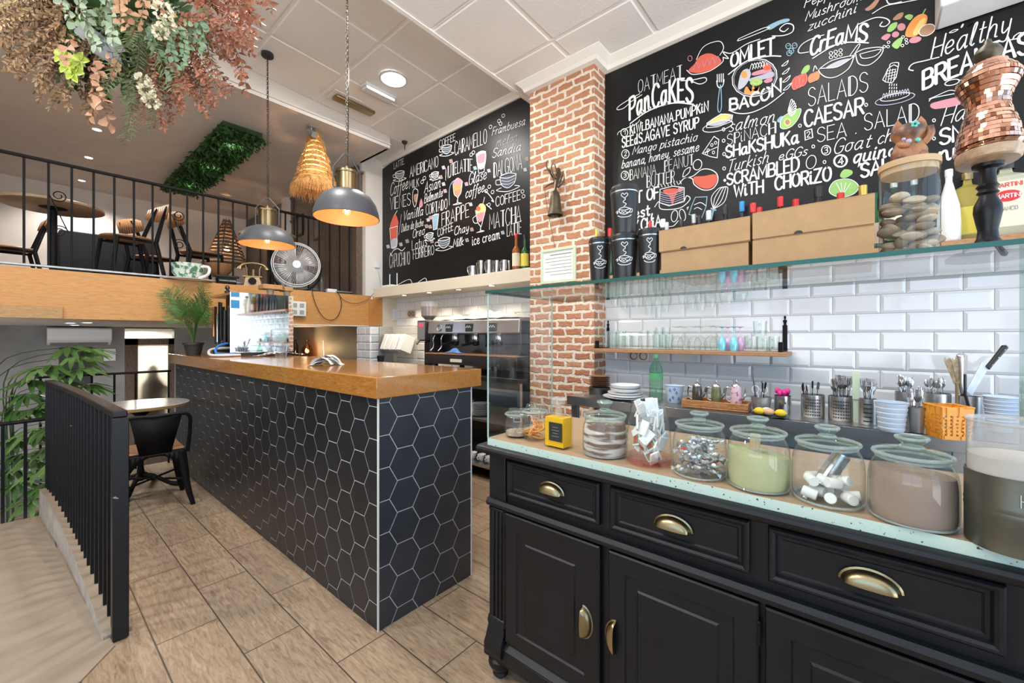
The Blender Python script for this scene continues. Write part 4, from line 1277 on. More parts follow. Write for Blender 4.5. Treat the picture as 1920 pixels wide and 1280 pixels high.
c.fill([(893, 396), (900, 382), (909, 384), (911, 394), (906, 404), (898, 408)], 'chalk_yellow'); c.disc(897, 391, 4, 4.6, 0, 'chalk_red'); c.fill([(894, 402), (909, 398), (905, 412), (898, 416)], 'chalk_pink'); c.line([(892, 394), (896, 416), (901, 424), (901, 433), (894, 436), (908, 433), (901, 431), (904, 420), (911, 392)], 1.4); c.line([(893, 404), (887, 410), (890, 418), (896, 418)], 1.2); c.line([(906, 382), (909, 370)], 2, 'chalk_lilac')
c.done('frappe_drawing', b2)
for u, v, m in ((846, 302, 'chalk_brown'), (832, 314, 'chalk_lilac'), (827, 332, 'chalk_brown'), (835, 358, 'chalk_pink'), (832, 345, 'chalk_lilac'), (875, 345, 'chalk_pink'), (891, 315, 'chalk_blue'), (883, 383, 'chalk_grey'), (885, 430, 'chalk_brown'), (876, 450, 'chalk_brown'), (764, 452, 'chalk_brown'), (803, 412, 'chalk_grey'), (808, 408, 'chalk_pink'), (807, 425, 'chalk_pink'), (800, 424, 'chalk_brown'), (988, 298, 'chalk_brown'), (985, 318, 'chalk_grey'), (917, 320, 'chalk_grey'), (943, 436, 'chalk_blue'), (810, 452, 'chalk_brown'), (728, 462, 'chalk_grey'), (752, 458, 'chalk_lilac')):
 k = 3.4; drawing('d')
 c.fill([(u - k, v - k * .6), (u + k * .5, v - k), (u + k, v + k * .7), (u - k * .5, v + k)], m, False); c.line([(u - k, v - k * .6), (u + k * .5, v - k), (u + k, v + k * .7), (u - k * .5, v + k)], .7, 'chalk_grey', smooth=False, closed=True)
 c.done('sweet_drawing', b2)
# ================================================================ BAR
BX0, BX1, BY0, BY1 = 1.0, 1.568, 1.6, 5.2
bar = thing('bar_counter', 'long service bar clad in dark navy hexagon tiles with pale grout', 'bar counter', (BX0, BY0, 0))
b = MB(); b.box(BX0 + .012, BX1 - .012, BY0 + .012, BY1, 0, 1.012)
b.build('body', 'hex_tile', bar, smooth=False)
def clip(poly, x0, x1, y0, y1):
 for ax, lim, sg in ((0, x0, 1), (0, x1, -1), (1, y0, 1), (1, y1, -1)):
  out = []
  for i, p in enumerate(poly):
   q = poly[(i + 1) % len(poly)]
   a, d = sg * (p[ax] - lim), sg * (q[ax] - lim)
   if a >= 0:
    out.append(p)
   if a * d < 0:
    t = a / (a - d)
    out.append((p[0] + (q[0] - p[0]) * t, p[1] + (q[1] - p[1]) * t))
  poly = out
  if len(poly) < 3:
   return []
 return poly
def hexes(b, place, w0, w1, z0, z1, cx, cz, s=.083, g=.0017):
 h = sqrt(3) * s
 for i in range(-40, 41):
  for j in range(-14, 15):
   x = cx + 1.5 * s * i; z = cz + h * j + (h / 2 if i % 2 else 0)
   P = clip([(x + (s - g * 1.15) * cos(pi / 3 * k), z + (s - g * 1.15) * sin(pi / 3 * k)) for k in range(6)], w0, w1, z0, z1)
   if not P:
    continue
   mx = sum(p[0] for p in P) / len(P); mz = sum(p[1] for p in P) / len(P)
   Q = [(p[0] + (mx - p[0]) * .02, p[1] + (mz - p[1]) * .02) for p in P]
   A = [b.vert(place(p[0], p[1], 0)) for p in P]; B = [b.vert(place(p[0], p[1], .0016)) for p in Q]
   b.face(B)
   for k in range(len(P)):
    b.face((A[k], A[(k + 1) % len(P)], B[(k + 1) % len(P)], B[k]))
b = MB()
b.m = 1; b.box(BX0 + .005, BX1 - .005, BY0 + .005, BY0 + .012, 0, 1.012); b.m = 0
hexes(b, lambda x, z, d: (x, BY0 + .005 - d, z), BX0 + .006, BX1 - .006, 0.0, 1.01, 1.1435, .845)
b.build('hexagon_tiles', ['hex_tile_daylit', 'hex_grout'], bar, smooth=False)
b = MB()
b.m = 1; b.box(BX0 + .005, BX0 + .012, BY0 + .005, BY1, 0, 1.012); b.m = 0
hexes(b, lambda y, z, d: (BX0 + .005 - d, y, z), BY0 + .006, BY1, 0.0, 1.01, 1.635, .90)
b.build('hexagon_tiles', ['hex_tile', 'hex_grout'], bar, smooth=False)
b = MB(); b.box(BX0, BX0 + .008, BY0, BY0 + .008, 0, 1.012)
b.build('corner_trim', 'white_paint', bar, bev=.002)
b = MB(); b.box(BX1 - .008, BX1, BY0, BY0 + .008, 0, 1.012)
b.build('corner_trim', 'white_paint', bar, bev=.002)
b = MB(); b.box(BX0 - .022, BX1 + .045, BY0 - .025, BY1 + .18, 1.013, 1.105)
tag(b.build('bar_worktop', 'bar_top', bev=.003), 'thick varnished orange-brown wooden top on the hexagon-tiled bar', 'worktop')
# ================================================================ BLACK SIDEBOARD
SX = 1.15
sb = thing('sideboard', 'black painted antique sideboard with brass cup handles', 'sideboard', (SX, .4, 0))
SY0, SY1 = -.345, 1.085
b = MB()
b.box(SX + .012, 1.70, SY0 + .01, SY1 - .01, .13, .845)
b.build('carcass', 'black_paint', sb, bev=.003)
b = MB()   # top moulding
pr = [(SX - .030, .845), (SX - .036, .852), (SX - .038, .860), (SX - .034, .868), (SX - .022, .872), (1.70, .872), (1.70, .835), (SX - .006, .835), (SX - .014, .842)]
b.prism([(q[0], q[1]) for q in pr], SY0 - .03, SY1 + .03, 'Y')
b.build('top_moulding', 'black_paint', sb)
b = MB(); b.box(SX - .012, 1.70, SY0 - .015, SY1 + .015, .078, .13); b.prism([(SX - .012, .13), (SX + .014, .155), (1.69, .155), (1.69, .13)], SY0 - .015, SY1 + .015, 'Y')
b.build('plinth', 'black_paint', sb, bev=.004)
b = MB()
b.prism([(SX - .002, .642), (SX - .012, .648), (SX - .014, .660), (SX - .006, .672), (SX + .03, .676), (SX + .03, .642)], SY0, SY1, 'Y')
b.build('waist_moulding', 'black_paint', sb)
for yc in (1.043, -.302):
 b = MB()
 b.box(SX + .002, SX + .05, yc - .040, yc + .040, .13, .835)
 for k in (-1, 0, 1):
  b.box(SX - .003, SX + .02, yc + k * .019 - .006, yc + k * .019 + .006, .225, .63)
 b.box(SX - .006, SX + .03, yc - .036, yc + .036, .63, .64)
 b.build('pilaster', 'black_paint', sb, bev=.003)
 b = MB()   # carved bracket at the pilaster's foot
 b.prism([(SX + .03, .235), (SX - .004, .232), (SX - .010, .215), (SX - .006, .195), (SX - .016, .17), (SX - .024, .145), (SX - .028, .118), (SX - .022, .10), (SX + .03, .10)], yc - .04, yc + .04, 'Y')
 b.build('bracket', 'black_paint', sb, bev=.004)
for yc in (1.05, -.31):
 for xc in (SX + .03, 1.64):
  b = MB(); b.lathe([(0, .08), (.03, .08), (.045, .066), (.047, .05), (.036, .03), (.026, .018), (.03, .008), (.024, 0), (0, 0)], (xc, yc, 0), 16)
  b.build('foot', 'black_paint', sb)
def frame_panel(b, y0, y1, z0, z1, x, stile, prof):
 """a panelled front facing -X: outer edge, flat stile, then a moulded step to the sunk panel"""
 rings = [((0, 0)), (0, -.014), (.004, -.018), (stile, -.018)] + [(stile + a, -.018 + d) for a, d in prof]
 R = []
 for i, dx in rings:
  R.append([b.vert((x + dx, y, z)) for y, z in ((y0 + i, z0 + i), (y1 - i, z0 + i), (y1 - i, z1 - i), (y0 + i, z1 - i))])
 for A, B in zip(R, R[1:]):
  for k in range(4):
   b.face((A[k], A[(k + 1) % 4], B[(k + 1) % 4], B[k]))
 b.face(R[-1])
def cup_pull(y, z, w=.098, vert=0, x=SX - .014):
 b = MB()
 hh, dp = .032, .024
 n, m = 14, 6
 rows = []
 for j in range(m + 1):
  t = pi / 2 * j / m
  row = []
  for i in range(n + 1):
   a = pi * i / n
   yy = cos(a) * w / 2 * (1 - .10 * sin(t)); zz = sin(a) * hh * cos(t) ** .8 if j < m else 0.0
   row.append((yy, zz, -dp * sin(t) * (.35 + .65 * sin(a) ** .5 if 0 < i < n else .35)))
  rows.append(row)
 V = []
 for row in rows:
  V.append([])
  for yy, zz, dx in row:
   if vert == 0:
    q = (x + dx, y + yy, z + zz - hh * .4)
   else:
    q = (x + dx, y + vert * (zz - hh * .4), z + yy)
   V[-1].append(b.vert(q))
 for A, B in zip(V, V[1:]):
  for i in range(n):
   b.face((A[i], A[i + 1], B[i + 1], B[i]))
 # flat backing rim
 rim = []
 for i in range(n + 1):
  a = pi * i / n
  for k in (0, 1):
   yy = cos(a) * (w / 2 + .004 * k); zz = sin(a) * (hh + .004 * k)
   q = (x + .0, y + yy, z + zz - hh * .4) if vert == 0 else (x, y + vert * (zz - hh * .4), z + yy)
   rim.append(b.vert((q[0] - .002 * (1 - k), q[1], q[2])))
 for i in range(n):
  b.face((rim[2 * i], rim[2 * i + 2], rim[2 * i + 3], rim[2 * i + 1]))
 return b
PR = [(.006, .004), (.010, .012), (.016, .012), (.020, .016), (.024, .016)]
for y0, y1, hy in ((.617, .991, .80), (.210, .581, .396), (-.200, .171, -.013)):
 b = MB(); frame_panel(b, y0, y1, .700, .829, SX + .012, .009, PR)
 d = b.build('drawer', 'black_paint', sb, smooth=False)
 cup_pull(hy, .768, x=SX + .004).build('handle', 'antique_brass', d)
PD_ = [(.004, .006), (.008, .007), (.036, .0075), (.041, .003), (.045, .003)]
for y0, y1, hy, sgn in ((.614, .996, .658, -1), (.190, .584, .571, 1), (-.215, .177, .150, 1)):
 b = MB(); frame_panel(b, y0, y1, .165, .636, SX + .010, .052, PD_)
 d = b.build('door', 'black_paint', sb, smooth=False)
 cup_pull(hy, .385, vert=sgn, x=SX - .008).build('handle', 'antique_brass', d)
 hyg = y1 if sgn < 0 else y0
 for z in (.24, .565):
  b = MB(); b.tube([(SX - .006, hyg, z - .025), (SX - .006, hyg, z + .025)], .005, 8); b.ball((SX - .006, hyg, z + .028), .005)
  b.build('hinge', 'black_metal', d)
b = MB()
b.m = 0; b.box(SX - .012, 1.69, SY0, SY1 - .006, .8722, .8985)
b.m = 1
for f in range(len(b.f)):
 pass
o = b.build('sideboard_worktop', ['mint_edge', 'counter_wood'], smooth=False)
for f in o.data.polygons:
 f.material_index = 1 if f.normal.z > .5 else 0
tag(o, 'worktop with a speckled pale mint edge on the black sideboard', 'worktop')
TOP = .8985
# ================================================================ GLASS DISPLAY CASE
gc = thing('glass_screen', 'clear glass counter screen with green edges standing on the sideboard', 'glass screen', (SX - .02, .4, .873))
def slab(name, x0, x1, y0, y1, z0, z1, edge, em):
 b = MB(); b.box(x0, x1, y0, y1, z0, z1)
 o = b.build(name, ['pane_glass', em], gc, smooth=False)
 for f in o.data.polygons:
  f.material_index = 1 if abs(f.normal[edge]) < .5 else 0
 return o
slab('side_pane', SX - .014, 1.66, -.318, -.310, .899, 1.440, 1, 'glass_edge_pale')
slab('side_pane', SX - .014, 1.557, 1.0705, 1.0785, .899, 1.440, 1, 'glass_edge_pale')
slab('top_pane', SX - .024, 1.672, -1.2, 1.080, 1.441, 1.451, 2, 'glass_edge')
GT = 1.4515
# ================================================================ JARS ON THE SIDEBOARD
def pot_jar(uL, uR, vb, vrim, vlid, vknob, label, neck=.80, lidf=.86, body=None, knobr=.15):
 """bellied storage jar with a glass lid and knob"""
 c, r = circ(uL, uR, vb, TOP)
 hr = zat(c, vrim) - TOP; hl = zat(c, vlid) - TOP; hk = zat(c, vknob) - TOP
 t = thing('storage_jar', label, 'jar', c)
 b = MB()
 prof = [(0, .004), (r * .88, .004), (r * .955, .012), (r * .99, hr * .12), (r, hr * .25), (r, hr * .58), (r * .985, hr * .70), (r * .95, hr * .80), (r * .89, hr * .88), (r * (neck + .02), hr * .94), (r * neck, hr * .965), (r * neck * 1.03, hr)]
 b.lathe(prof, c, 40)
 b.m = 1
 for z_, k_ in ((hr - .004, neck * 1.0), (.006, .93)):
  b.tube([(c.x + r * k_ * cos(q), c.y + r * k_ * sin(q), c.z + z_) for q in [2 * pi * i / 40 for i in range(40)]], .0028, 6, closed=True)
 b.build('jar_body', ['clear_glass', 'glass_rim'], t)
 b = MB()
 lr = r * lidf
 kr = r * knobr * 2.1
 k0 = hl
 b.lathe([(lr * .9, hr - .003), (lr * .97, hr), (lr, hr + .004), (lr * .99, hr + .009), (lr * .90, hr + (hl - hr) * .45 + .004), (lr * .60, hr + (hl - hr) * .75 + .002), (kr * .8, hl), (kr * .62, k0 + (hk - k0) * .12), (kr * .66, k0 + (hk - k0) * .35), (kr, k0 + (hk - k0) * .62), (kr * .98, k0 + (hk - k0) * .82), (kr * .7, hk), (0, hk - .001)], c, 40)
 b.m = 1
 b.tube([(c.x + lr * cos(q), c.y + lr * sin(q), c.z + hr + .005) for q in [2 * pi * i / 44 for i in range(44)]], .0042, 8, closed=True)
 b.tube([(c.x + kr * cos(q), c.y + kr * sin(q), c.z + hk - (hk - hl) * .22) for q in [2 * pi * i / 24 for i in range(24)]], .0032, 6, closed=True)
 b.tube([(c.x + kr * .72 * cos(q), c.y + kr * .72 * sin(q), c.z + hl + .002) for q in [2 * pi * i / 24 for i in range(24)]], .0022, 6, closed=True)
 b.build('lid', ['lid_glass', 'glass_rim'], t)
 return t, c, r, hr
def fill_jar(t, c, r, h, m, name='contents', slope=0.0, k=.955, lumpy=.004, hr=None):
 b = MB()
 hr = hr or h * 1.5
 def rad(z):
  f = z / hr
  for (f0, r0), (f1, r1) in zip(((0, .86), (.05, .955), (.12, .99), (.25, 1.0), (.58, 1.0), (.70, .985), (.80, .95), (.88, .89), (1, .8)), ((.05, .955), (.12, .99), (.25, 1.0), (.58, 1.0), (.70, .985), (.80, .95), (.88, .89), (1, .8), (9, .8))):
   if f <= f1:
    return r * k * (r0 + (r1 - r0) * max(0, (f - f0)) / (f1 - f0))
  return r * k * .8
 n = 32
 rows = []
 for j in range(9):
  z = .008 + (h - .008) * j / 8
  rows.append([b.vert((c.x + rad(z) * cos(2 * pi * i / n), c.y + rad(z) * sin(2 * pi * i / n), c.z + z + (slope * (j / 8) * cos(2 * pi * i / n - 2.2)))) for i in range(n)])
 for f in (.75, .5, .25):
  z = h
  rows.append([b.vert((c.x + rad(z) * f * cos(2 * pi * i / n), c.y + rad(z) * f * sin(2 * pi * i / n), c.z + z + slope * f * cos(2 * pi * i / n - 2.2) + random.uniform(-lumpy, lumpy))) for i in range(n)])
 for A, B in zip(rows, rows[1:]):
  for i in range(n):
   b.face((A[i], A[(i + 1) % n], B[(i + 1) % n], B[i]))
 b.face(rows[0]); b.face(rows[-1])
 return b.build(name, m, t, angle=60)
# layered cocoa and flour
t, c, r, h = pot_jar(1092, 1176, 863, 781, 769, 749, 'glass jar of layered brown and white powder beside the yellow bottle', neck=.88, lidf=.92)
fill_jar(t, c, r, h * .86, 'flour', hr=h)
# foil sweets
t, c, r, h = pot_jar(1260, 1362, 904, 798, 787, 771, 'glass jar of silver foil-wrapped chocolates with a knobbed glass lid')
for k in range(64):
 a = random.uniform(0, 2 * pi); q = r * .82 * sqrt(random.random()); z = .016 + (h * .70) * (k / 64) * (1 - .25 * (q / r))
 b = MB(); s_ = random.uniform(.010, .015)
 b.M = Matrix.Translation((c.x + q * cos(a), c.y + q * sin(a), c.z + z)) @ Matrix.Rotation(random.uniform(0, 6), 4, 'Z') @ Matrix.Rotation(random.uniform(-1, 1), 4, 'X')
 b.ball((0, 0, 0), s_, s_ * .8, s_ * .55, 7, 5)
 for sg in (-1, 1):
  for w_ in (-.5, .5):
   b.poly([(sg * s_ * .9, 0, 0), (sg * s_ * 1.9, s_ * w_, s_ * .4), (sg * s_ * 1.8, s_ * (w_ + .5), -s_ * .3)])
 if k % 3 == 0:
  b.m = 1 + (k // 3) % 3
  b.poly([(-s_ * .5, -s_ * .35, s_ * .57), (s_ * .5, -s_ * .35, s_ * .57), (s_ * .5, s_ * .35, s_ * .57), (-s_ * .5, s_ * .35, s_ * .57)])
 b.build('wrapped_chocolate', ['foil', 'label_cream', 'label_red', 'gold_cap'], t, angle=25)
# matcha
t, c, r, h = pot_jar(1361, 1481, 929, 812, 799, 780, 'glass jar of pale green powder with a wooden spoon handle inside')
fill_jar(t, c, r, h * .66, 'matcha', slope=.010, hr=h)
b = MB(); b.M = Matrix.Translation((c.x - r * .1, c.y + r * .1, c.z + h * .62)) @ Matrix.Rotation(.06, 4, 'X')
b.lathe([(0, -.03), (.011, -.03), (.012, .05), (.009, h * .36), (0, h * .36)], (0, 0, 0), 12)
b.build('spoon_handle', 'pale_wood', t)
# marshmallows
t, c, r, h = pot_jar(1481, 1621, 957, 832, 818, 796, 'glass jar of white marshmallows with a metal scoop inside')
random.seed(21)
MP = []
for k in range(15):
 a = k * 2.4; lvl = 0 if k < 9 else 1
 q = r * (.66 if k % 3 else .28) if lvl == 0 else r * random.uniform(.1, .62)
 MP.append((a, q, .021 + lvl * .028))
for k, (a, q, z) in enumerate(MP):
 b = MB(); s_ = r * .17
 b.M = Matrix.Translation((c.x + q * cos(a), c.y + q * sin(a), c.z + z)) @ Matrix.Rotation(random.uniform(0, 6), 4, 'Z') @ Matrix.Rotation(pi / 2 * random.uniform(.75, 1.1), 4, 'X')
 b.lathe([(0, -s_ * 1.25), (s_ * .9, -s_ * 1.25), (s_, -s_), (s_ * .97, 0), (s_, s_), (s_ * .9, s_ * 1.25), (0, s_ * 1.25)], (0, 0, 0), 14)
 b.build('marshmallow', 'marshmallow', t, angle=50)
b = MB(); b.M = Matrix.Translation((c.x + .02, c.y - .01, c.z + h * .50)) @ Matrix.Rotation(-.65, 4, 'Z') @ Matrix.Rotation(.75, 4, 'Y')
b.lathe([(.022, -.05), (.022, .05), (.019, .055)], (0, 0, 0), 16, a0=pi * .0, a1=pi * 1.15)
b.tube([(0, .018, -.05), (0, .02, -.09)], .006, 8)
b.build('scoop', 'steel', t)
# cocoa
t, c, r, h = pot_jar(1621, 1798, 997, 855, 839, 815, 'wide glass jar of light brown cocoa powder with a glass lid', knobr=.17)
fill_jar(t, c, r, h * .78, 'cocoa', slope=.006, hr=h)
# clip jars
def clip_jar(uL, uR, vb, vtop, label):
 c, r = circ(uL, uR, vb, TOP)
 r *= .9
 if uL < 950: c.y -= .034; c.x += .02
 h = zat(c, vtop) - TOP
 t = thing('clip_jar', label, 'jar', c)
 b = MB(); b.lathe([(0, .003), (r * .75, .003), (r * .86, .01), (r * .98, h * .22), (r, h * .38), (r * .93, h * .56), (r * .80, h * .68), (r * .80, h * .75)], c, 32)
 b.build('jar_body', 'clear_glass', t)
 b = MB(); b.lathe([(r * .80, h * .76), (r * .92, h * .765), (r * .94, h * .83), (r * .88, h * .87), (r * .70, h * .90), (r * .68, h * .98), (r * .6, h), (0, h)], c, 32)
 b.m = 1; b.tube([(c.x + r * .93 * cos(q), c.y + r * .93 * sin(q), c.z + h * .80) for q in [2 * pi * i / 32 for i in range(32)]], .0042, 8, closed=True); b.build('lid', ['lid_glass', 'glass_rim'], t)
 b = MB(); b.tube([(c.x + r * .83 * cos(a), c.y + r * .83 * sin(a), c.z + h * .72) for a in [2 * pi * k / 24 for k in range(24)]], .0012, 6, closed=True)
 vd = Vector((-c.x, -c.y, 0)).normalized(); sd = Vector((vd.y, -vd.x, 0))
 q = c + vd * r * .9
 b.tube([q + sd * .012 + Vector((0, 0, h * .72)), q + sd * .014 + vd * .006 + Vector((0, 0, h * .6)), q - sd * .014 + vd * .006 + Vector((0, 0, h * .6)), q - sd * .012 + Vector((0, 0, h * .82))], .0013, 6)
 b.build('wire_clip', 'steel', t)
 return t, c, r, h
t, c, r, h = clip_jar(925, 977, 823, 765, 'small clip-top jar with a layer of seeds, at the left end of the sideboard')
fill_jar(t, c, r, h * .20, 'seeds', k=.92, hr=h * .7)
t, c, r, h = clip_jar(976, 1031, 831, 757, 'small clip-top jar of dried orange slices behind the yellow bottle')
for k in range(7):
 b = MB(); a = k * 1.1; q = r * .35
 b.M = Matrix.Translation((c.x + q * cos(a), c.y + q * sin(a), c.z + .012 + k * h * .06)) @ Matrix.Rotation(a, 4, 'Z') @ Matrix.Rotation(.3 + .25 * (k % 4), 4, 'X')
 b.tube([(r * .5 * cos(x), r * .5 * sin(x), 0) for x in [2 * pi * i / 18 for i in range(18)]], .0028, 6, closed=True)
 for i in range(6):
  x = 2 * pi * i / 6
  b.tube([(0, 0, 0), (r * .48 * cos(x), r * .48 * sin(x), 0)], .0014, 5)
 b.build('orange_slice', 'dried_orange', t)
# yellow bottle
p = PZ(1057, 845, TOP)
bw = .0585
t = thing('square_bottle', 'square bottle of bright yellow liquid with black label and glass stopper', 'bottle', p, 0)
A = PZ(1019, 836, TOP); D = PZ(1077, 838, TOP)
e1 = (A - p).normalized(); e2 = Vector((-e1.y, e1.x, 0))
if e2.dot(D - p) < 0: e2 = -e2
w1 = (A - p).length; w2 = (D - p).length * .9
hB = zat(p, 782) - TOP
def BB(x, y, z): return p + e1 * x * w1 + e2 * y * w2 + Vector((0, 0, z))
def bx(b, i, z0, z1):
 q = [b.vert(BB(x, y, z)) for z in (z0, z1) for x, y in ((i, i), (1 - i, i), (1 - i, 1 - i), (i, 1 - i))]
 for f in ((3, 2, 1, 0), (4, 5, 6, 7), (0, 1, 5, 4), (1, 2, 6, 5), (2, 3, 7, 6), (3, 0, 4, 7)):
  b.face([q[k] for k in f])
b = MB(); bx(b, 0, 0, hB); b.build('bottle_body', 'oil_glass', t, bev=.004, smooth=False)
b = MB(); bx(b, .06, .006, hB * .93); b.build('liquid', 'oil_yellow', t, smooth=False)
cc = BB(.5, .5, 0)
hS = zat(cc, 744) - TOP
b = MB(); b.lathe([(.013, hB), (.013, hB + .018), (.010, hB + .02), (.010, hB + .026)], cc, 16)
b.M = Matrix.Translation(cc + Vector((0, 0, hS - .012))); b.cbox((0, 0, 0), (.034, .034, .024), atan2(e1.y, e1.x)); b.M = None
b.build('stopper', 'crystal', t, smooth=False)
b = MB(); q = [BB(x, -.012, z) for x, z in ((.08, .026), (.72, .026), (.72, .026 + hB * .56), (.08, .026 + hB * .56))]
b.poly(q)
for k in range(4):
 z = .026 + hB * (.14 + .09 * k)
 b.m = 1; x0 = .22 + .05 * (k % 2)
 b.poly([BB(x0, -.016, z), BB(.80 - x0, -.016, z), BB(.80 - x0, -.016, z + .0018), BB(x0, -.016, z + .0018)])
b.build('label', ['label_black', 'label_grey'], t, smooth=False)
# tapered sachet jar
c, r = circ(1172, 1260, 879, TOP)
h = zat(c, 752) - TOP
t = thing('sweetener_jar', 'tapered clear jar with red base full of white sachets', 'jar', c)
b = MB(); b.lathe([(r, .022), (r * .99, h * .25), (r * .92, h * .55), (r * .80, h * .85), (r * .74, h), (r * .72, h)], c, 36)
b.build('jar_body', 'clear_glass', t)
b = MB(); b.lathe([(0, .002), (r * .86, .002), (r * .97, .008), (r * 1.005, .014), (r * 1.003, .022)], c, 36)
b.build('jar_base', 'red_plastic_clear', t)
random.seed(5)
for k in range(48):
 b = MB(); a = random.uniform(0, 2 * pi); z = .012 + (h * .84) * k / 48; q = r * random.uniform(.4, .70) * (1 - .28 * z / h)
 b.M = Matrix.Translation((c.x + q * cos(a), c.y + q * sin(a), c.z + z + .012)) @ Matrix.Rotation(a + random.uniform(-.6, .6), 4, 'Z') @ Matrix.Rotation(pi / 2 + random.uniform(-.5, .5), 4, 'Y') @ Matrix.Rotation(random.uniform(-.7, .7), 4, 'Z')
 b.cbox((0, 0, 0), (.044, .028, .006))
 if k % 2 and k < 30:
  b.m = 1; b.cbox((.008, 0, .0035), (.020, .024, .001)); b.m = 2; b.cbox((.008, 0, .0042), (.016, .008, .001))
 b.build('sachet', ['paper_white', 'sachet_green', 'label_red'], t, bev=.0015)
# tall tin with glass jar top, cut by the frame
c, r = circ(1800, 2010, 1048, TOP)
h1 = zat(c, 886) - TOP; h2 = zat(c, 795) - TOP
t = thing('tin_canister', 'dented grey zinc canister with a tall clear plastic top beside the cocoa jar', 'canister', c)
b = MB(); b.lathe([(0, 0), (r * .98, 0), (r, .004), (r, h1 * .47), (r * 1.012, h1 * .50), (r, h1 * .53), (r, h1 * .55), (r * 1.012, h1 * .58), (r, h1 * .61), (r, h1), (r * .97, h1)], c, 64)
b.build('tin', 'can_zinc', t)
b = MB(); b.lathe([(r * .955, h1 * .7), (r * .955, h2), (r * .99, h2 + .004), (r * .97, h2 + .007), (r * .92, h2)], c, 64)
b.build('clear_top', 'smoky_plastic', t)
b = MB(); b.lathe([(r * .94, h1 * .7), (r * .94, h1 + .030), (r * .5, h1 + .034), (0, h1 + .036)], c, 48)
b.build('contents', 'cotton_rag', t)
# embossed letters on the tin
b = MB(); a0 = atan2(-c.y, -c.x)
ang = [atan2((PZ(u, 960, TOP) - c).y, (PZ(u, 960, TOP) - c).x) for u in (1896, 1960)]
class Wrap:
 pass
tx = 'HISTORIC'; x_ = 0
for ch in tx:
 g = GL[ch]
 for sm, pts in g[1]:
  P = catmull([(q[0], q[1], 0) for q in pts], 4) if sm else [Vector((q[0], q[1], 0)) for q in pts]
  out = []
  for q in P:
   aa = a0 - (-.42) - .0 + 0
   th = a0 + .08 + (x_ + q.x) * .0105
   out.append((c.x + (r + .0012) * cos(th), c.y + (r + .0012) * sin(th), c.z + h1 * .66 + q.y * .0022))
  b.tube(out, .0011, 5)
 x_ += g[0] + 2
b.build('embossed_lettering', 'galvanised', t)
# ================================================================ ON THE GLASS TOP
# black tumblers with a steaming-cup mark
def tumbler_mesh(t, c, r, h, ang):
 b = MB()
 b.lathe([(0, .001), (r * .80, .001), (r * .82, .004), (r * .955, h * .80), (r * .96, h * .845), (r * .955, h * .85)], c, 32)
 b.build('cup_body', 'black_plastic', t)
 b = MB(); b.lathe([(r * .965, h * .845), (r * .985, h * .85), (r * .985, h * .875), (r * .965, h * .88)], c, 32)
 b.build('band', 'steel', t)
 b = MB(); b.lathe([(r * .96, h * .88), (r, h * .885), (r, h * .945), (r * .93, h * .955), (r * .90, h), (r * .84, h), (r * .82, h * .965), (0, h * .965)], c, 32)
 b.build('lid', 'black_plastic', t)
 b = MB()
 def W(x, y):
  z = h * (.40 + y * .0055 * 7)
  rr = r * (.82 + .14 * min(1, z / (h * .8))) + .0009
  th = ang + x * .105
  return (c[0] + rr * cos(th), c[1] + rr * sin(th), c[2] + z)
 def L(pts, w=.0011):
  b.tube([W(p.x, p.y) for p in catmull([(q[0], q[1], 0) for q in pts], 4)], w, 5)
 L([(-4, 2), (-3.4, .3), (-1, -.8), (1, -.8), (3.4, .3), (4, 2), (0, 1.2), (-4, 2), (0, 2.8), (4, 2)])
 L([(4, 1.8), (5.6, 1.8), (5.2, .2), (3.4, .2)])
 L([(-5, -1.2), (-3, -2.1), (0, -2.4), (3, -2.1), (5, -1.2)])
 L([(-6.5, .6), (-5, 1.4), (-5.6, -.2), (-3.8, .9), (-3, -.2), (-1.6, .7), (-.6, -.2), (.6, .7), (1.6, -.2), (2.6, .4)], .0009)
 L([(-.4, 3.2), (1.2, 4.4), (-1, 5.6), (.6, 6.8), (-.2, 7.6)]); L([(-.2, 7.6), (-2.2, 9.2), (-1.2, 10.2), (0, 9.4), (1.2, 10.2), (2.2, 9.2), (.2, 7.6)])
 b.build('printed_mark', 'print_white', t)
def tumbler(uL, uR, vb, vt, z, label, c=None):
 cc, r = circ(uL, uR, vb, z)
 if c is not None:
  cc = c
 r = (uR - uL) * dep(cc) / 2 / F * .98
 h = zat(cc, vt) - z
 t = thing('travel_cup', label, 'travel cup', cc)
 tumbler_mesh(t, cc, r, h, atan2(-cc.y, -cc.x))
 return cc, r, h
def onglass(u, X, z=GT):
 p = PX(u, 600, X); return Vector((p.x, p.y, z))
c1, r1, h1 = tumbler(1104, 1147, 524, 447, GT, 'black travel cup, leftmost in the front row on the glass top', onglass(1125, 1.22))
c2, r2, h2 = tumbler(1146, 1199, 520, 441, GT, 'black travel cup in the front row, directly under the stacked one', onglass(1171, 1.21))
c3, r3, h3 = tumbler(1196, 1240, 514, 431, GT, 'black travel cup touching the left cardboard box', onglass(1218, 1.215))
c4, r4, h4 = tumbler(1144, 1198, 445, 352, GT + h2, 'black travel cup stacked on top of another, highest of the four', Vector((c2.x, c2.y, GT + h2 + .0005)))
def card_box(name, u0, u1, vb0, vb1, vt0, vt1, X, dpth, label, lidfrac=.45, slots=()):
 a = PX(u0, vb0, X); d = PX(u1, vb1, X)
 z0 = min(a.z, d.z)
 z1 = (PX(u0, vt0, X).z + PX(u1, vt1, X).z) / 2
 y1, y0 = a.y, d.y
 return a, d, z0, z1
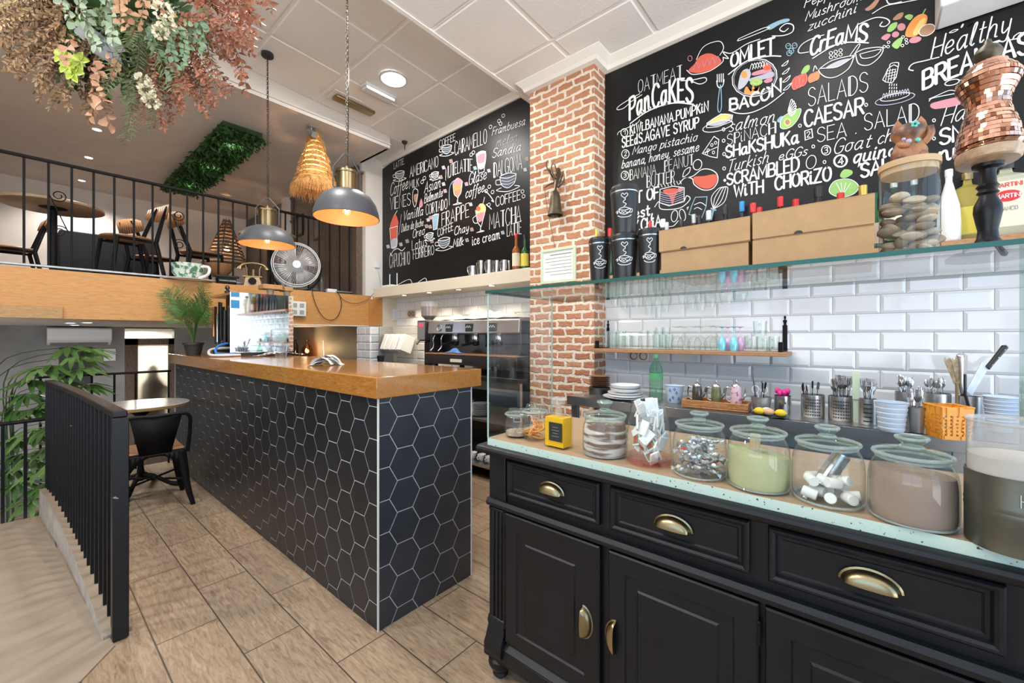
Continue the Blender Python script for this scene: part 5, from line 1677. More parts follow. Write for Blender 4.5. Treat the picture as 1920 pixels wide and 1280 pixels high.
def kraft(y0, y1, z0, z1, x, dp, label, notch):
 t = thing('cardboard_box', label, 'box', (x + dp / 2, (y0 + y1) / 2, z0), 0, None)
 b = MB(); b.box(x, x + dp, y0, y1, z0, z1)
 b.build('box_body', 'kraft_card', t, smooth=False, bev=.0015)
 b = MB()
 b.box(x - .0035, x - .0005, y0 - .001, y1 + .001, z0 + .002, z1 + .001)
 b.box(x - .0035, x + dp, y0 - .001, y1 + .001, z1 + .001, z1 + .003)
 b.build('lid_flap', 'kraft_card', t, smooth=False, bev=.001)
 b = MB()
 b.lathe([(0, -.0005), (.009, -.0005), (.009, .0005), (0, .0005)], (0, 0, 0), 16, a0=0, a1=pi)
 for i, v in enumerate(b.v):
  b.v[i] = Vector((x - .0042 + v.z * .2, notch + v.x, z0 + .002 + v.y * .75))
 b.build('thumb_notch', 'label_black', t, smooth=False)
def bxr(u0, u1, v0, v1, X):
 a, d = PX(u0, v0, X), PX(u1, v1, X)
 return d.y, a.y
XK = 1.20
yb = PX(1240, 480, XK).y; ya = PX(1406, 480, XK).y; yc = PX(1412, 480, XK).y; yd = PX(1638, 480, XK).y
zm = PX(1238, 473, XK).z; zt_ = PX(1238, 432, XK).z
zm2 = PX(1412, 449, XK).z; zt2_ = PX(1412, 402, XK).z
kraft(ya + .004, yb, GT, (zm + zm2) / 2 - .006, XK + .004, .27, 'lower brown cardboard box of the left stack on the glass top', (ya + yb) / 2 - .02)
kraft(ya, yb + .005, (zm + zm2) / 2 - .002, zt_ - .004, XK, .28, 'upper brown cardboard box of the left stack, beside the black cups', (ya + yb) / 2 + .05)
kraft(yd, yc, GT, zm2 - .006, XK, .27, 'lower brown cardboard box of the right stack on the glass top', (yd + yc) / 2 + .02)
kraft(yd - .001, yc, zm2 - .002, zt2_, XK, .27, 'upper brown cardboard box of the right stack, next to the pebble jar', (yd + yc) / 2 + .02)
# jar of pebbles with a cork lid and a lucky-cat figurine
pc = onglass(1704, 1.27); rj = (1763 - 1646) * dep(pc) / 2 / F / sqrt(1 + ((1704 - 960) / F) ** 2)
hj = zat(pc, 318) - GT
t = thing('pebble_jar', 'tall straight glass jar half full of pebbles with a flat wooden lid', 'jar', pc)
b = MB(); b.lathe([(0, .004), (rj * .97, .004), (rj, .012), (rj, hj)], pc, 48)
b.build('jar_body', 'clear_glass', t)
b = MB(); b.lathe([(0, hj - .012), (rj * .95, hj - .012), (rj * .95, hj + .001), (rj * 1.03, hj + .001), (rj * 1.035, hj + .006), (rj * 1.03, hj + .014), (0, hj + .014)], pc, 48)
b.build('lid', 'cork_lid', t)
random.seed(3)
for k in range(46):
 z = .016 + (hj * .60) * k / 46; a = random.uniform(0, 2 * pi); q = rj * (.68 if k % 4 else .3)
 b = MB(); s_ = random.uniform(.018, .026)
 b.M = Matrix.Translation((pc.x + q * cos(a), pc.y + q * sin(a), GT + z)) @ Matrix.Rotation(random.uniform(0, 6), 4, 'Z') @ Matrix.Rotation(random.uniform(-.7, .7), 4, 'X')
 b.ball((0, 0, 0), s_, s_ * .72, s_ * .42, 10, 6)
 b.build('pebble', 'pebble_pale' if k % 5 < 2 else 'pebble', t)
zf = GT + hj + .0145
fig = Vector((pc.x, pc.y, zf))
hf = (zat(pc, 228) - zf)
t = thing('cat_figurine', 'small patterned lucky-cat figurine on the wooden lid of the pebble jar', 'figurine', fig)
k = hf
FR = Matrix.Translation(fig) @ Matrix.Rotation(atan2(-pc.y, -pc.x) + .25, 4, 'Z')
b = MB(); b.M = FR
b.lathe([(0, 0), (.34 * k, 0), (.36 * k, .04 * k), (.30 * k, .06 * k), (.31 * k, .16 * k), (.32 * k, .26 * k), (.27 * k, .40 * k), (.22 * k, .52 * k), (.24 * k, .56 * k), (.31 * k, .66 * k), (.32 * k, .76 * k), (.25 * k, .88 * k), (.12 * k, .93 * k), (0, .935 * k)], (0, 0, 0), 24, sy=1.05)
for sg in (-1, 1):
 b.lathe([(.13 * k, .78 * k), (.085 * k, .95 * k), (0, 1.08 * k)], (.02 * k, sg * .21 * k, 0), 12, sx=.5)
 b.ball((.22 * k, sg * .20 * k, .09 * k), .11 * k, .09 * k, .09 * k)
b.tube(catmull([(.1 * k, .24 * k, .40 * k), (.16 * k, .34 * k, .55 * k), (.14 * k, .33 * k, .74 * k)], 5), .075 * k, 10)
b.tube(catmull([(.16 * k, -.20 * k, .44 * k), (.28 * k, -.18 * k, .36 * k), (.30 * k, -.06 * k, .33 * k)], 5), .065 * k, 10)
b.build('cat_body', 'decoupage', t)
b = MB(); b.M = FR
for a in range(5):
 b.ball((.30 * k, .03 * k + .05 * k * cos(a * 1.256), .80 * k + .05 * k * sin(a * 1.256)), .035 * k)
b.ball((.30 * k, .08 * k, .42 * k), .05 * k)
b.build('enamel_flower', 'turquoise', t)
b = MB(); b.M = FR; b.ball((.31 * k, -.08 * k, .42 * k), .055 * k); b.ball((.27 * k, -.16 * k, .5 * k), .04 * k)
b.build('enamel_dot', 'chalk_lilac', t)
# copper mosaic dress-form on a turned black stand
bc = onglass(1852, 1.40)
db = dep(bc); ph = 1 / sqrt(1 + ((1852 - 960) / F) ** 2)
def zz(v): return zat(bc, v)
def rr(px): return px * db / F * ph / 2
t = thing('mosaic_bust', 'copper mirror-mosaic torso form on a turned black stand, on the glass top', 'bust', bc)
b = MB()
b.lathe([(0, GT + .0005), (rr(170), GT + .0005), (rr(172), GT + .008), (rr(120), GT + .022), (rr(60), GT + .036), (rr(44), GT + .05), (rr(40), zz(432)), (rr(48), zz(418)), (rr(58), zz(398)), (rr(56), zz(385)), (rr(40), zz(372)), (rr(34), zz(366)), (rr(46), zz(362)), (rr(36), zz(356)), (rr(48), zz(350)), (rr(36), zz(344)), (rr(33), zz(325)), (rr(36), zz(318)), (rr(62), zz(314)), (rr(64), zz(308)), (0, zz(308))], (bc.x, bc.y, 0), 32)
b.build('stand', 'black_paint', t)
PF = [(150, 296), (160, 285), (150, 262), (136, 240), (116, 222), (102, 208), (100, 196), (110, 184), (130, 170), (150, 158), (150, 148), (122, 138), (98, 130), (92, 124)]
b = MB(); b.lathe([(0, zz(310)), (rr(150), zz(306)), (rr(160), zz(303)), (rr(164), zz(292)), (rr(162), zz(286)), (0, zz(286))], (bc.x, bc.y, 0), 48, sy=.8)
b.build('wooden_rim', 'counter_wood', t)
b = MB(); b.lathe([(rr(p) * 1.02, zz(v)) for p, v in [(q, w_) for q, w_ in PF if w_ < 290]] + [(rr(60), zz(121)), (0, zz(121))], (bc.x, bc.y, 0), 48, sy=.8)
b.build('torso_core', 'copper_dark', t)
b = MB(); random.seed(11)
# mosaic pieces: small tilted squares over the whole torso (surface pattern of this part)
PFm = [(rr(p) * 1.03, zz(v)) for p, v in PF if v < 290]
nrow = 20
zs = [PFm[0][1] + (PFm[-1][1] - PFm[0][1]) * (i + .5) / nrow for i in range(nrow)]
def rad_at(z):
 for (r0, z0), (r1_, z1_) in zip(PFm, PFm[1:]):
  if z0 <= z <= z1_:
   return r0 + (r1_ - r0) * (z - z0) / max(1e-6, z1_ - z0)
 return PFm[-1][0]
for i, z in enumerate(zs):
 hz = (PFm[-1][1] - PFm[0][1]) / nrow * .46
 R_ = rad_at(z); slope = (rad_at(z + .01) - rad_at(z - .01)) / .02
 n = max(12, int(2 * pi * R_ / (hz * 2.1)))
 for j in range(n):
  a = 2 * pi * (j + .5 * (i % 2)) / n + random.uniform(-.02, .02)
  t1, t2 = random.uniform(-.10, .10), random.uniform(-.12, .12)
  ce = Vector((bc.x + R_ * cos(a), bc.y + R_ * .8 * sin(a), z))
  nr = Vector((cos(a) * .8, sin(a), -slope * .8)).normalized()
  tg = Vector((-sin(a), cos(a) * .8, 0)).normalized(); up = nr.cross(tg)
  wz = pi * R_ / n * .93
  b.m = 0 if random.random() > .12 else 1
  q = [ce + nr * .002 + tg * x * wz + up * y * hz + nr * (x * t1 * wz + y * t2 * hz) for x, y in ((-1, -1), (1, -1), (1, 1), (-1, 1))]
  b.poly(q)
b.build('mirror_mosaic', ['copper_mirror', 'copper_dark'], t, smooth=False)
b = MB(); b.lathe([(rr(46), zz(124)), (rr(30), zz(119)), (rr(52), zz(110)), (rr(60), zz(101)), (rr(46), zz(91)), (rr(20), zz(84)), (rr(14), zz(76)), (0, zz(72))], (bc.x, bc.y, 0), 24)
b.build('neck_finial', 'bronze', t)
# ================================================================ BOTTLE SHELF under the board
SHZ = 1.715
b = MB(); b.box(2.72, W1 - .008, -.80, 1.50, SHZ - .03, SHZ)
sh = b.build('bottle_shelf', 'shelf_wood', smooth=False, bev=.002)
tag(sh, 'long wooden shelf under the food chalkboard holding spirit bottles', 'shelf')
def bottle(u, vt, X, z, w, label, body, cap, neck=.36, hneck=.30, lab=None, group=None, shoulder=.12, capfrac=.10, square=False, vtz=None, lw=None):
 p = PX(u, vt, X); c = Vector((X, p.y, z)); h = p.z - z
 t = thing('bottle', label, 'bottle', c, 0, group)
 r = w / 2; n = 4 if square else 20
 b = MB()
 k = sqrt(2) if square else 1
 b.lathe([(0, .002), (r * .92 * k, .002), (r * k, .008), (r * k, h * (1 - hneck - shoulder)), (r * .9 * k, h * (1 - hneck - shoulder * .6)), (r * neck * 1.2, h * (1 - hneck)), (r * neck, h * (1 - hneck) + .01), (r * neck, h * (1 - capfrac * .6))], c, n, a0=pi / 4 if square else 0, a1=2 * pi + (pi / 4 if square else 0))
 b.build('bottle_body', body, t, angle=50)
 b = MB(); b.lathe([(r * neck * 1.14, h * (1 - capfrac)), (r * neck * 1.16, h * (1 - capfrac) + .002), (r * neck * 1.16, h - .002), (r * neck * 1.05, h), (0, h)], c, 18)
 b.build('cap', cap, t)
 if lab:
  b = MB()
  if square:
   for a in (0, 1, 2, 3):
    m_ = Matrix.Translation(c) @ Matrix.Rotation(a * pi / 2, 4, 'Z')
    b.M = m_; b.quad((-r * 1.012, -r * .8, h * .12), (-r * 1.012, r * .8, h * .12), (-r * 1.012, r * .8, h * .50), (-r * 1.012, -r * .8, h * .50))
   b.M = None
  else:
   b.lathe([(r * 1.015, h * .14), (r * 1.015, h * .48)], c, 20)
  b.build('label', lab, t, smooth=not square)
 return t, c, r, h
GB = 'spirit bottles behind the boxes'
for kb, (u, vt, X, w, lab, body, cap, nk) in enumerate((
 (1143, 428, 2.84, .075, 'bottle with a red screw cap just right of the brick pillar, behind the cups', 'bottle_green', 'red_plastic', .40),
 (1117, 430, 2.79, .055, 'small bottle with a yellow cap against the brick pillar', 'pale_bottle_glass', 'label_yellow', .45),
 (1219, 414, 2.85, .07, 'bottle with a thin red cap in front of the chalk word CHIA', 'pale_bottle_glass', 'red_plastic', .30),
 (1243, 411, 2.84, .08, 'white-capped bottle just above the left corner of the upper left box', 'pale_bottle_glass', 'white_plastic', .42),
 (1250, 417, 2.78, .07, 'shorter white-capped bottle beside a taller white-capped one', 'pale_bottle_glass', 'white_plastic', .36),
 (1278, 411, 2.86, .07, 'dark slim bottle neck below the chalk spoons', 'bottle_black', 'black_plastic', .32),
 (1301, 402, 2.84, .08, 'bottle with a grey and silver neck under the chalk milk bag', 'pale_bottle_glass', 'galvanised', .38),
 (1311, 404, 2.79, .075, 'bottle with a black cap and pale neck under the chalk milk bag', 'bottle_black', 'black_plastic', .34),
 (1329, 395, 2.84, .085, 'bottle with a wide ribbed white cap left of the chalk whisk', 'pale_bottle_glass', 'white_plastic', .44),
 (1360, 384, 2.85, .07, 'slim black-necked bottle right of the chalk whisk', 'bottle_black', 'black_plastic', .40),
 (1391, 378, 2.83, .09, 'bottle with a blue cap and white collar above the left boxes', 'pale_bottle_glass', 'blue_plastic', .40),
 (1412, 381, 2.84, .09, 'bottle with a tall red cap above the gap between the boxes', 'pale_bottle_glass', 'red_plastic', .42),
 (1424, 389, 2.79, .09, 'shorter bottle with a red cap beside the tall red one', 'pale_bottle_glass', 'red_plastic', .40),
 (1463, 369, 2.84, .09, 'bottle with a red and white pourer below the chalk word WITH', 'amber_glass', 'label_red', .38),
 (1492, 374, 2.82, .10, 'bottle with a broad red cap below the chalk word CHORIZO', 'amber_glass', 'red_plastic', .46),
 (1534, 350, 2.85, .08, 'tall black-capped bottle in front of the chalk lettuce', 'bottle_black', 'black_plastic', .50),
 (1576, 362, 2.80, .09, 'bottle with a red cap overlapping the chalk lettuce', 'amber_glass', 'red_plastic', .44),
 (1618, 348, 2.83, .09, 'bottle with a yellow cap at the right corner of the upper right box', 'amber_glass', 'gold_cap', .48),
)):
 bottle(u, vt, 2.785 if kb % 2 else 2.875, SHZ, min(w, .066), lab, body, cap, neck=nk, group=GB, capfrac=.16)
b = MB()
bottle(1676, 340, 2.79, SHZ, .07, 'pale green bottle with red label seen through the pebble jar', 'green_bottle_glass', 'galvanised', lab='label_cream')
bottle(1714, 334, 2.875, SHZ, .07, 'clear tall bottle seen through the pebble jar', 'pale_bottle_glass', 'galvanised', lab='label_cream')
bottle(1779, 318, 2.785, SHZ, .08, 'white tapered bottle with grey print just right of the pebble jar', 'white_ceramic', 'white_plastic', neck=.3, hneck=.2, shoulder=.5)
bottle(1640, 362, 2.875, SHZ, .066, 'dark green bottle between the right boxes and the pebble jar', 'bottle_green', 'bottle_green', lab='label_cream')
bottle(1813, 325, 2.865, SHZ, .085, 'square clear bottle of yellow liquor left of the black stand', 'yellow_liquor', 'brass', lab='label_yellow', square=True, hneck=.18, shoulder=.08, neck=.45)
t, c, r, h = bottle(1884, 305, 2.80, SHZ, .10, 'square vermouth bottle with a pale label and red oval, right of the stand', 'vermouth_glass', 'black_plastic', square=True, hneck=.16, shoulder=.08, neck=.5)
b = MB(); xl = c.x - r * 1.02
b.quad((xl, c.y - r * .95, c.z + h * .12), (xl, c.y + r * .95, c.z + h * .12), (xl, c.y + r * .95, c.z + h * .72), (xl, c.y - r * .95, c.z + h * .72))
b.m = 1
b.poly([(xl - .001, c.y + r * .78 * cos(a), c.z + h * .52 + h * .075 * sin(a)) for a in [2 * pi * k / 24 for k in range(24)]])
b.build('label', ['label_cream', 'label_red'], t, smooth=False)
ch = Chalk(xl - .0015)
ch.col('print_white')
def on_label(txt, yl, z, hgt, wd, m, w_):
 ch.col(m)
 tot = sum(GL[k_][0] + 1.6 for k_ in txt if k_ != ' ') - 1.6
 x0 = 0
 for k_ in txt:
  g = GL[k_]
  for sm, pts in g[1]:
   P = catmull([(q[0], q[1], 0) for q in pts], 4) if sm else [Vector((q[0], q[1], 0)) for q in pts]
   ch.ribbon([Vector((yl - (x0 + q.x) / tot * wd, z + q.y / 10 * hgt)) for q in P], w_, lift=.0005)
  x0 += g[0] + 1.6
on_label('MARTINI', c.y + r * .72, c.z + h * .495, h * .05, r * 1.44, 'print_white', .003)
on_label('BIANCO', c.y + r * .55, c.z + h * .33, h * .05, r * 1.1, 'label_grey', .002)
on_label('MARTINI', c.y + r * .8, c.z + h * .64, h * .05, r * 1.6, 'label_red', .003)
ch.done('label_lettering', t)
# stemmed glasses hanging from the rack under the bottle shelf
def stem_glass_mesh(t, c, r, h, m='clear_glass', stem=.42, inv=False, bowl=1.0):
 P = [(0, .002), (r * .85, .002), (r * .85, .004), (r * .10, .012), (r * .075, h * stem * .5), (r * .10, h * stem), (r * .62, h * (stem + .08)), (r, h * (stem + .30)), (r * .98, h * .75), (r * .80 * bowl, h)]
 if inv:
  P = [(q, h - z) for q, z in reversed(P)]
 b = MB(); b.lathe(P, c, 20)
 return b.build('glass_bowl', m, t)
hr_ = MB()
for y in (1.46, 1.34, 1.22, 1.10, .98, .86, .74, .62, .50):
 hr_.box(2.745, W1 - .012, y - .006, y + .006, SHZ - .048, SHZ - .031)
tag(hr_.build('hanging_glass_rack', 'steel', smooth=False), 'rack of rails under the bottle shelf from which stemmed glasses hang', 'rack')
GH = 'stemmed glasses hanging from the rack'
HANG = [(1152, 572, .062), (1170, 580, .066), (1192, 577, .064), (1216, 590, .058), (1234, 596, .056), (1248, 586, .056), (1278, 570, .05), (1296, 578, .066), (1314, 582, .07), (1332, 576, .08), (1362, 570, .088), (1388, 565, .095)]
WH = ['leftmost, against the pillar', 'second from the pillar', 'third from the pillar', 'slim flute above the dark tumbler row', 'slim flute, longest of the row', 'slim flute right of the longest flute', 'narrow flute left of the wine goblets', 'first of the wine goblets', 'second of the wine goblets', 'third of the wine goblets', 'wide goblet next to the last', 'widest goblet, last on the right']
for k, (u, vb, w_) in enumerate(HANG):
 X = 2.79 + .09 * (k % 2)
 p = PX(u, vb, X)
 h = SHZ - .031 - p.z
 c = Vector((X, p.y, p.z))
 t = thing('stem_glass', 'clear stemmed glass hanging upside down from the rack, ' + WH[k], 'glass', c, 0, GH)
 stem_glass_mesh(t, c, w_ / 2 * .88, h - .019, inv=True, bowl=.9, stem=.35)
# ================================================================ GLASS SHELF (wooden, with iron brackets)
SZ = 1.192
y0s, y1s = PX(1475, 660, 2.70).y, PX(1100, 655, 2.70).y
b = MB(); b.box(2.70, W1 - .008, y0s, min(y1s, 1.515), SZ - .024, SZ)
o = b.build('glass_shelf', 'shelf_wood', smooth=False, bev=.003)
tag(o, 'short wooden wall shelf crowded with drinking glasses', 'shelf')
for y in (y0s + .035, 1.497):
 b = MB()
 b.box(W1 - .016, W1 - .0075, y - .012, y + .012, SZ + .0005, SZ + .155)
 b.box(W1 - .016, W1 - .0075, y - .007, y + .007, SZ + .155, SZ + .17)
 b.ball((W1 - .012, y, SZ + .178), .011); b.ball((W1 - .012, y, SZ + .20), .006, rz=.012)
 b.box(2.74, W1 - .008, y - .010, y + .010, SZ + .0005, SZ + .006)
 b.cbox((2.755, y, SZ + .03), (.022, .022, .052))
 tag(b.build('shelf_bracket', 'black_metal', bev=.0015), 'black iron strap bracket at the %s end of the glass shelf' % ('right' if y < .8 else 'left'), 'bracket', 'iron brackets of the glass shelf')
def tumbler_glass(c, r, h, t, m='clear_glass', base=.012):
 b = MB(); b.lathe([(0, .001), (r * .86, .001), (r * .88, .004), (r, h), (r * .94, h), (r * .83, base), (0, base)], c, 18)
 b.build('glass_wall', m, t)
def row(uvs, X, hs, rs, name, label, group, cat='glass', kind=0, m='clear_glass', inv=False, where=None):
 for i, u in enumerate(uvs):
  p = PX(u, 640, X)
  c = Vector((X, p.y, SZ + .0005))
  lb = label if where is None else label + ', ' + where[i]
  t = thing(name, lb, cat, c, 0, group)
  if kind == 0:
   tumbler_glass(c, rs, hs, t, m)
  else:
   stem_glass_mesh(t, c, rs, hs, m, inv=inv, stem=.40)
G1 = 'glasses on the short wooden shelf'
row([1136, 1149, 1162], 2.755, .125, .026, 'highball_glass', 'tall straight clear glass in the front row at the left end of the shelf', G1)
row([1143, 1155, 1167], 2.83, .128, .026, 'highball_glass', 'tall straight clear glass in the back row at the left end of the shelf', G1)
row([1177, 1192], 2.755, .112, .028, 'mixing_glass', 'clear glass with a thick lip, just right of the tall straight glasses', G1)
row([1208, 1221], 2.77, .128, .026, 'dark_rim_glass', 'clear glass with a dark rim near the middle left of the shelf', G1)
row([1231, 1243, 1254], 2.765, .10, .026, 'juice_glass', 'short clear tumbler left of the patterned goblets', G1)
row([1236, 1249], 2.87, .15, .026, 'tall_glass', 'taller clear glass behind the short tumblers', G1)
row([1270, 1302, 1333], 2.76, .155, .041, 'cut_goblet', 'patterned clear goblet stored upside down on the shelf', G1, kind=1, inv=True)
row([1282, 1313, 1343], 2.86, .155, .041, 'cut_goblet', 'patterned clear goblet stored upside down in the back row', G1, kind=1, inv=True)
row([1354, 1376], 2.755, .150, .024, 'iridescent_flute', 'blue tinted stemmed glass stored upside down', G1, kind=1, inv=True, m='iridescent_blue')
row([1365, 1388], 2.825, .150, .024, 'iridescent_flute', 'pink tinted stemmed glass stored upside down', G1, kind=1, inv=True, m='iridescent_pink')
def mug(u, X, z, label):
 p = PX(u, 640, X); c = Vector((X, p.y, z))
 t = thing('glass_mug', label, 'mug', c)
 tumbler_glass(c, .036, .088, t)
 b = MB(); b.tube(catmull([(c.x - .034, c.y, z + .07), (c.x - .055, c.y - .008, z + .065), (c.x - .055, c.y - .008, z + .028), (c.x - .032, c.y, z + .02)], 5), .004, 8)
 b.build('handle', 'clear_glass', t)
mug(1408, 2.79, SZ + .0005, 'clear handled glass mug right of the tinted glasses')
mug(1431, 2.79, SZ + .0005, 'clear handled glass mug in the front row by the right bracket')
mug(1449, 2.88, SZ + .0005, 'clear handled glass mug in the back row by the right bracket')
mug(1425, 2.80, SZ + .09, 'clear handled glass mug stacked on top of the others')
# twin socket under the shelf
def socket(name, X, yc, zc, n, label, m='brushed_steel', facing='X', vertical=False):
 t = thing(name, label, 'socket', (X, yc, zc) if facing == 'X' else (yc, X, zc))
 w_, h_ = (.075 * n, .08) if not vertical else (.08, .075 * n)
 b = MB()
 if facing == 'X':
  b.box(X - .009, X - .001, yc - w_ / 2, yc + w_ / 2, zc - h_ / 2, zc + h_ / 2)
 else:
  b.box(yc - w_ / 2, yc + w_ / 2, X - .009, X - .001, zc - h_ / 2, zc + h_ / 2)
 b.build('plate', m, t, bev=.002)
 for k in range(n):
  o_ = (k - (n - 1) / 2) * .072
  b = MB()
  for q, z_ in ((.026, .0), (.020, .003), (.019, -.006), (0, -.006)):
   pass
  b.lathe([(.029, 0), (.029, .003), (.024, .004), (.022, -.004), (.018, -.006), (0, -.006)], (0, 0, 0), 20)
  for i, v in enumerate(b.v):
   dy, dz = (o_, 0) if not vertical else (0, o_)
   b.v[i] = Vector((X - .009 - v.z, yc + dy + v.x, zc + dz + v.y)) if facing == 'X' else Vector((yc + dy + v.x, X - .009 - v.z, zc + dz + v.y))
  b.build('outlet', 'dark_steel' if m == 'brushed_steel' else m, t)
 return t
p = PX(1198, 667, W1 - .01)
socket('wall_socket', W1 - .01, p.y, p.z, 2, 'double steel wall socket under the left end of the glass shelf')
# ================================================================ STEEL BACK COUNTER BY THE TILES
KX, KZ = 2.37, .88
t = thing('back_counter', 'stainless steel back counter along the white tiled wall', 'counter', (KX, 0, 0))
b = MB(); b.box(KX, W1 - .012, -1.6, 1.515, KZ - .003, KZ); b.box(KX, KX + .02, -1.6, 1.515, KZ - .055, KZ)
b.build('counter_top', 'brushed_steel', t, bev=.002)
b = MB(); b.box(KX + .06, W1 - .02, -1.6, 1.515, .30, .33); b.box(KX + .06, W1 - .02, -1.6, 1.515, .62, .64)
b.build('under_shelf', 'brushed_steel', t)
for y in (1.49, .60, -.30, -1.2):
 b = MB(); b.box(KX + .05, KX + .09, y - .02, y + .02, 0, KZ - .004)
 b.build('counter_leg', 'brushed_steel', t)
b = MB(); b.box(W1 - .05, W1 - .02, -1.6, 1.515, .02, KZ - .06)
b.build('back_panel', 'galvanised', t)
def on(uL, uR, vb):
 return circ(uL, uR, vb, KZ)
def pot(name, label, cat, uL, uR, vb, vt, m, taper=1.0, rim=None, ribs=0, group=None, holes=None):
 c, r = on(uL, uR, vb)
 h = zat(c, vt) - KZ
 t = thing(name, label, cat, c, 0, group)
 b = MB()
 rb = r * taper
 P = [(0, .001), (rb * .97, .001), (rb, .004)]
 if ribs:
  for k in range(ribs):
   f0, f1 = k / ribs, (k + .8) / ribs
   P += [(rb + (r - rb) * f0 + .002, h * f0 + .006), (rb + (r - rb) * f1 + .002, h * f1), (rb + (r - rb) * f1 - .001, h * (f1 + .1 / ribs))]
 P += [(r, h - .002), (r + (.004 if rim else 0), h), (r - .002, h), (rb - .003, .006), (0, .006)]
 b.lathe(P, c, 32)
 b.build('body', m, t)
 if holes:
  rows, cols, sq = holes
  b = MB()
  a0 = atan2(-c.y, -c.x)
  for i in range(rows):
   for j in range(cols):
    a = a0 + (j - (cols - 1) / 2) * .19
    z = h * (.14 + .66 * i / (rows - 1))
    ce = c + Vector((cos(a), sin(a), 0)) * (r + .0006) + Vector((0, 0, z))
    tg = Vector((-sin(a), cos(a), 0))
    if sq:
     b.poly([ce + tg * x * .009 + Vector((0, 0, y * .0025)) for x, y in ((-1, -1), (1, -1), (1, 1), (-1, 1))])
    else:
     b.poly([ce + tg * cos(q) * .0034 + Vector((0, 0, sin(q) * .0034)) for q in [2 * pi * k / 10 for k in range(10)]])
  b.build('perforation', 'label_black', t, smooth=False)
 return t, c, r, h
def utensil(c, r, h, n, kind, label, group, seed=1, up=.07, m='steel', lean=.35):
 random.seed(seed)
 for k in range(n):
  a = random.uniform(0, 2 * pi); q = r * .62 * sqrt(random.random())
  la = random.uniform(-lean, lean); lb = random.uniform(-lean, lean)
  base = c + Vector((q * cos(a), q * sin(a), .012))
  L = h + up * random.uniform(.6, 1.1)
  top = base + Vector((r * .55 * la / lean, r * .55 * lb / lean, L))
  d = (top - base).normalized()
  s1 = d.cross(Vector((0, 0, 1)))
  s1 = Vector((cos(a), sin(a), 0)) if s1.length < 1e-3 else s1.normalized()
  s1 = (Vector((cos(a + 1), sin(a + 1), 0)) - d * Vector((cos(a + 1), sin(a + 1), 0)).dot(d)).normalized()
  b = MB()
  b.tube([base, base + (top - base) * .72, base + (top - base) * .8], [.0022, .0018, .002], 6)
  e = base + (top - base) * .8
  if kind == 'fork':
   b.poly([e - s1 * .003, e + s1 * .003, e + d * .012 + s1 * .010, e + d * .022 + s1 * .011, e + d * .022 - s1 * .011, e + d * .012 - s1 * .010])
   for x in (-.0095, -.0032, .0032, .0095):
    b.tube([e + d * .02 + s1 * x, e + d * .055 + s1 * x * .95], .0013, 5)
  elif kind == 'spoon':
   nn = d.cross(s1)
   b.M = Matrix.Translation(e + d * .026) @ Matrix((( *[s1[0]], d[0], nn[0], 0), (s1[1], d[1], nn[1], 0), (s1[2], d[2], nn[2], 0), (0, 0, 0, 1)))
   b.ball((0, 0, 0), .0095, .019, .003, 10, 6); b.M = None
  else:
   b.poly([e - s1 * .006, e + s1 * .006, top + s1 * .007, top + d * .006, top - s1 * .004])
  tag(b.build(kind, m), label, kind, group)
# brown plates, white crockery, glass at the pillar end
c, r = on(1101, 1150, 760)
c = Vector((2.62, PX(1124, 700, 2.62).y, KZ)); r = .072
b = MB(); b.lathe([(0, 0), (r * 1.0, 0), (r * 1.05, .045), (r * .95, .05), (0, .05)], c, 28)
tag(b.build('plate_rest', 'dark_steel'), 'low dark stand under the brown plates', 'stand')
zt0 = KZ + .0505
for k in range(6):
 b = MB(); z = zt0 + k * .0125
 b.lathe([(0, z), (r * .55, z), (r, z + .010), (r * 1.02, z + .012), (r * .98, z + .012), (r * .55, z + .003), (0, z + .003)], (c.x, c.y, 0), 28)
 tag(b.build('brown_plate', 'seat_wood'), 'small brown plate in the stack beside the brick pillar', 'plate', 'stack of brown plates')
c = Vector((2.52, PX(1172, 740, 2.52).y, KZ)); d_ = dep(c)
t = thing('cake_stand', 'round cake stand plate carrying the white dishes', 'cake stand', c)
zp = KZ + .012; R_ = 82 * d_ / F / 2
b = MB(); b.lathe([(0, 0), (R_ * .5, 0), (R_ * .5, .001), (R_ * .7, .004), (R_ * .98, zp - KZ), (R_, zp - KZ + .006), (R_ * .6, zp - KZ - .0005), (0, zp - KZ - .0005)], c, 40)
b.build('stand_plate', 'white_ceramic', t)
z = zp
for k, (rf, dh, nm) in enumerate(((.80, .014, 'plate'), (.79, .014, 'plate'), (.67, .022, 'bowl'), (.67, .022, 'bowl'))):
 b = MB(); q = R_ * rf
 b.lathe([(0, z), (q * .6, z), (q * .92, z + dh * .5), (q, z + dh * 1.25), (q * .97, z + dh * 1.28), (q * .88, z + dh * .6), (q * .58, z + .003), (0, z + .003)], (c.x, c.y, 0), 36)
 tag(b.build('white_' + nm, 'white_ceramic'), ['lower white plate on the cake stand', 'second white plate on the cake stand', 'lower white bowl on the pile of plates', 'top white bowl of the pile on the cake stand'][k], nm, 'white dishes on the cake stand')
 z += dh
c = Vector((2.40 + .07, PX(1108, 760, 2.47).y, KZ))
t = thing('wide_tumbler', 'wide clear glass tumbler behind the cocoa and flour jar', 'glass', c); tumbler_glass(c, .048, zat(c, 742) - KZ, t)
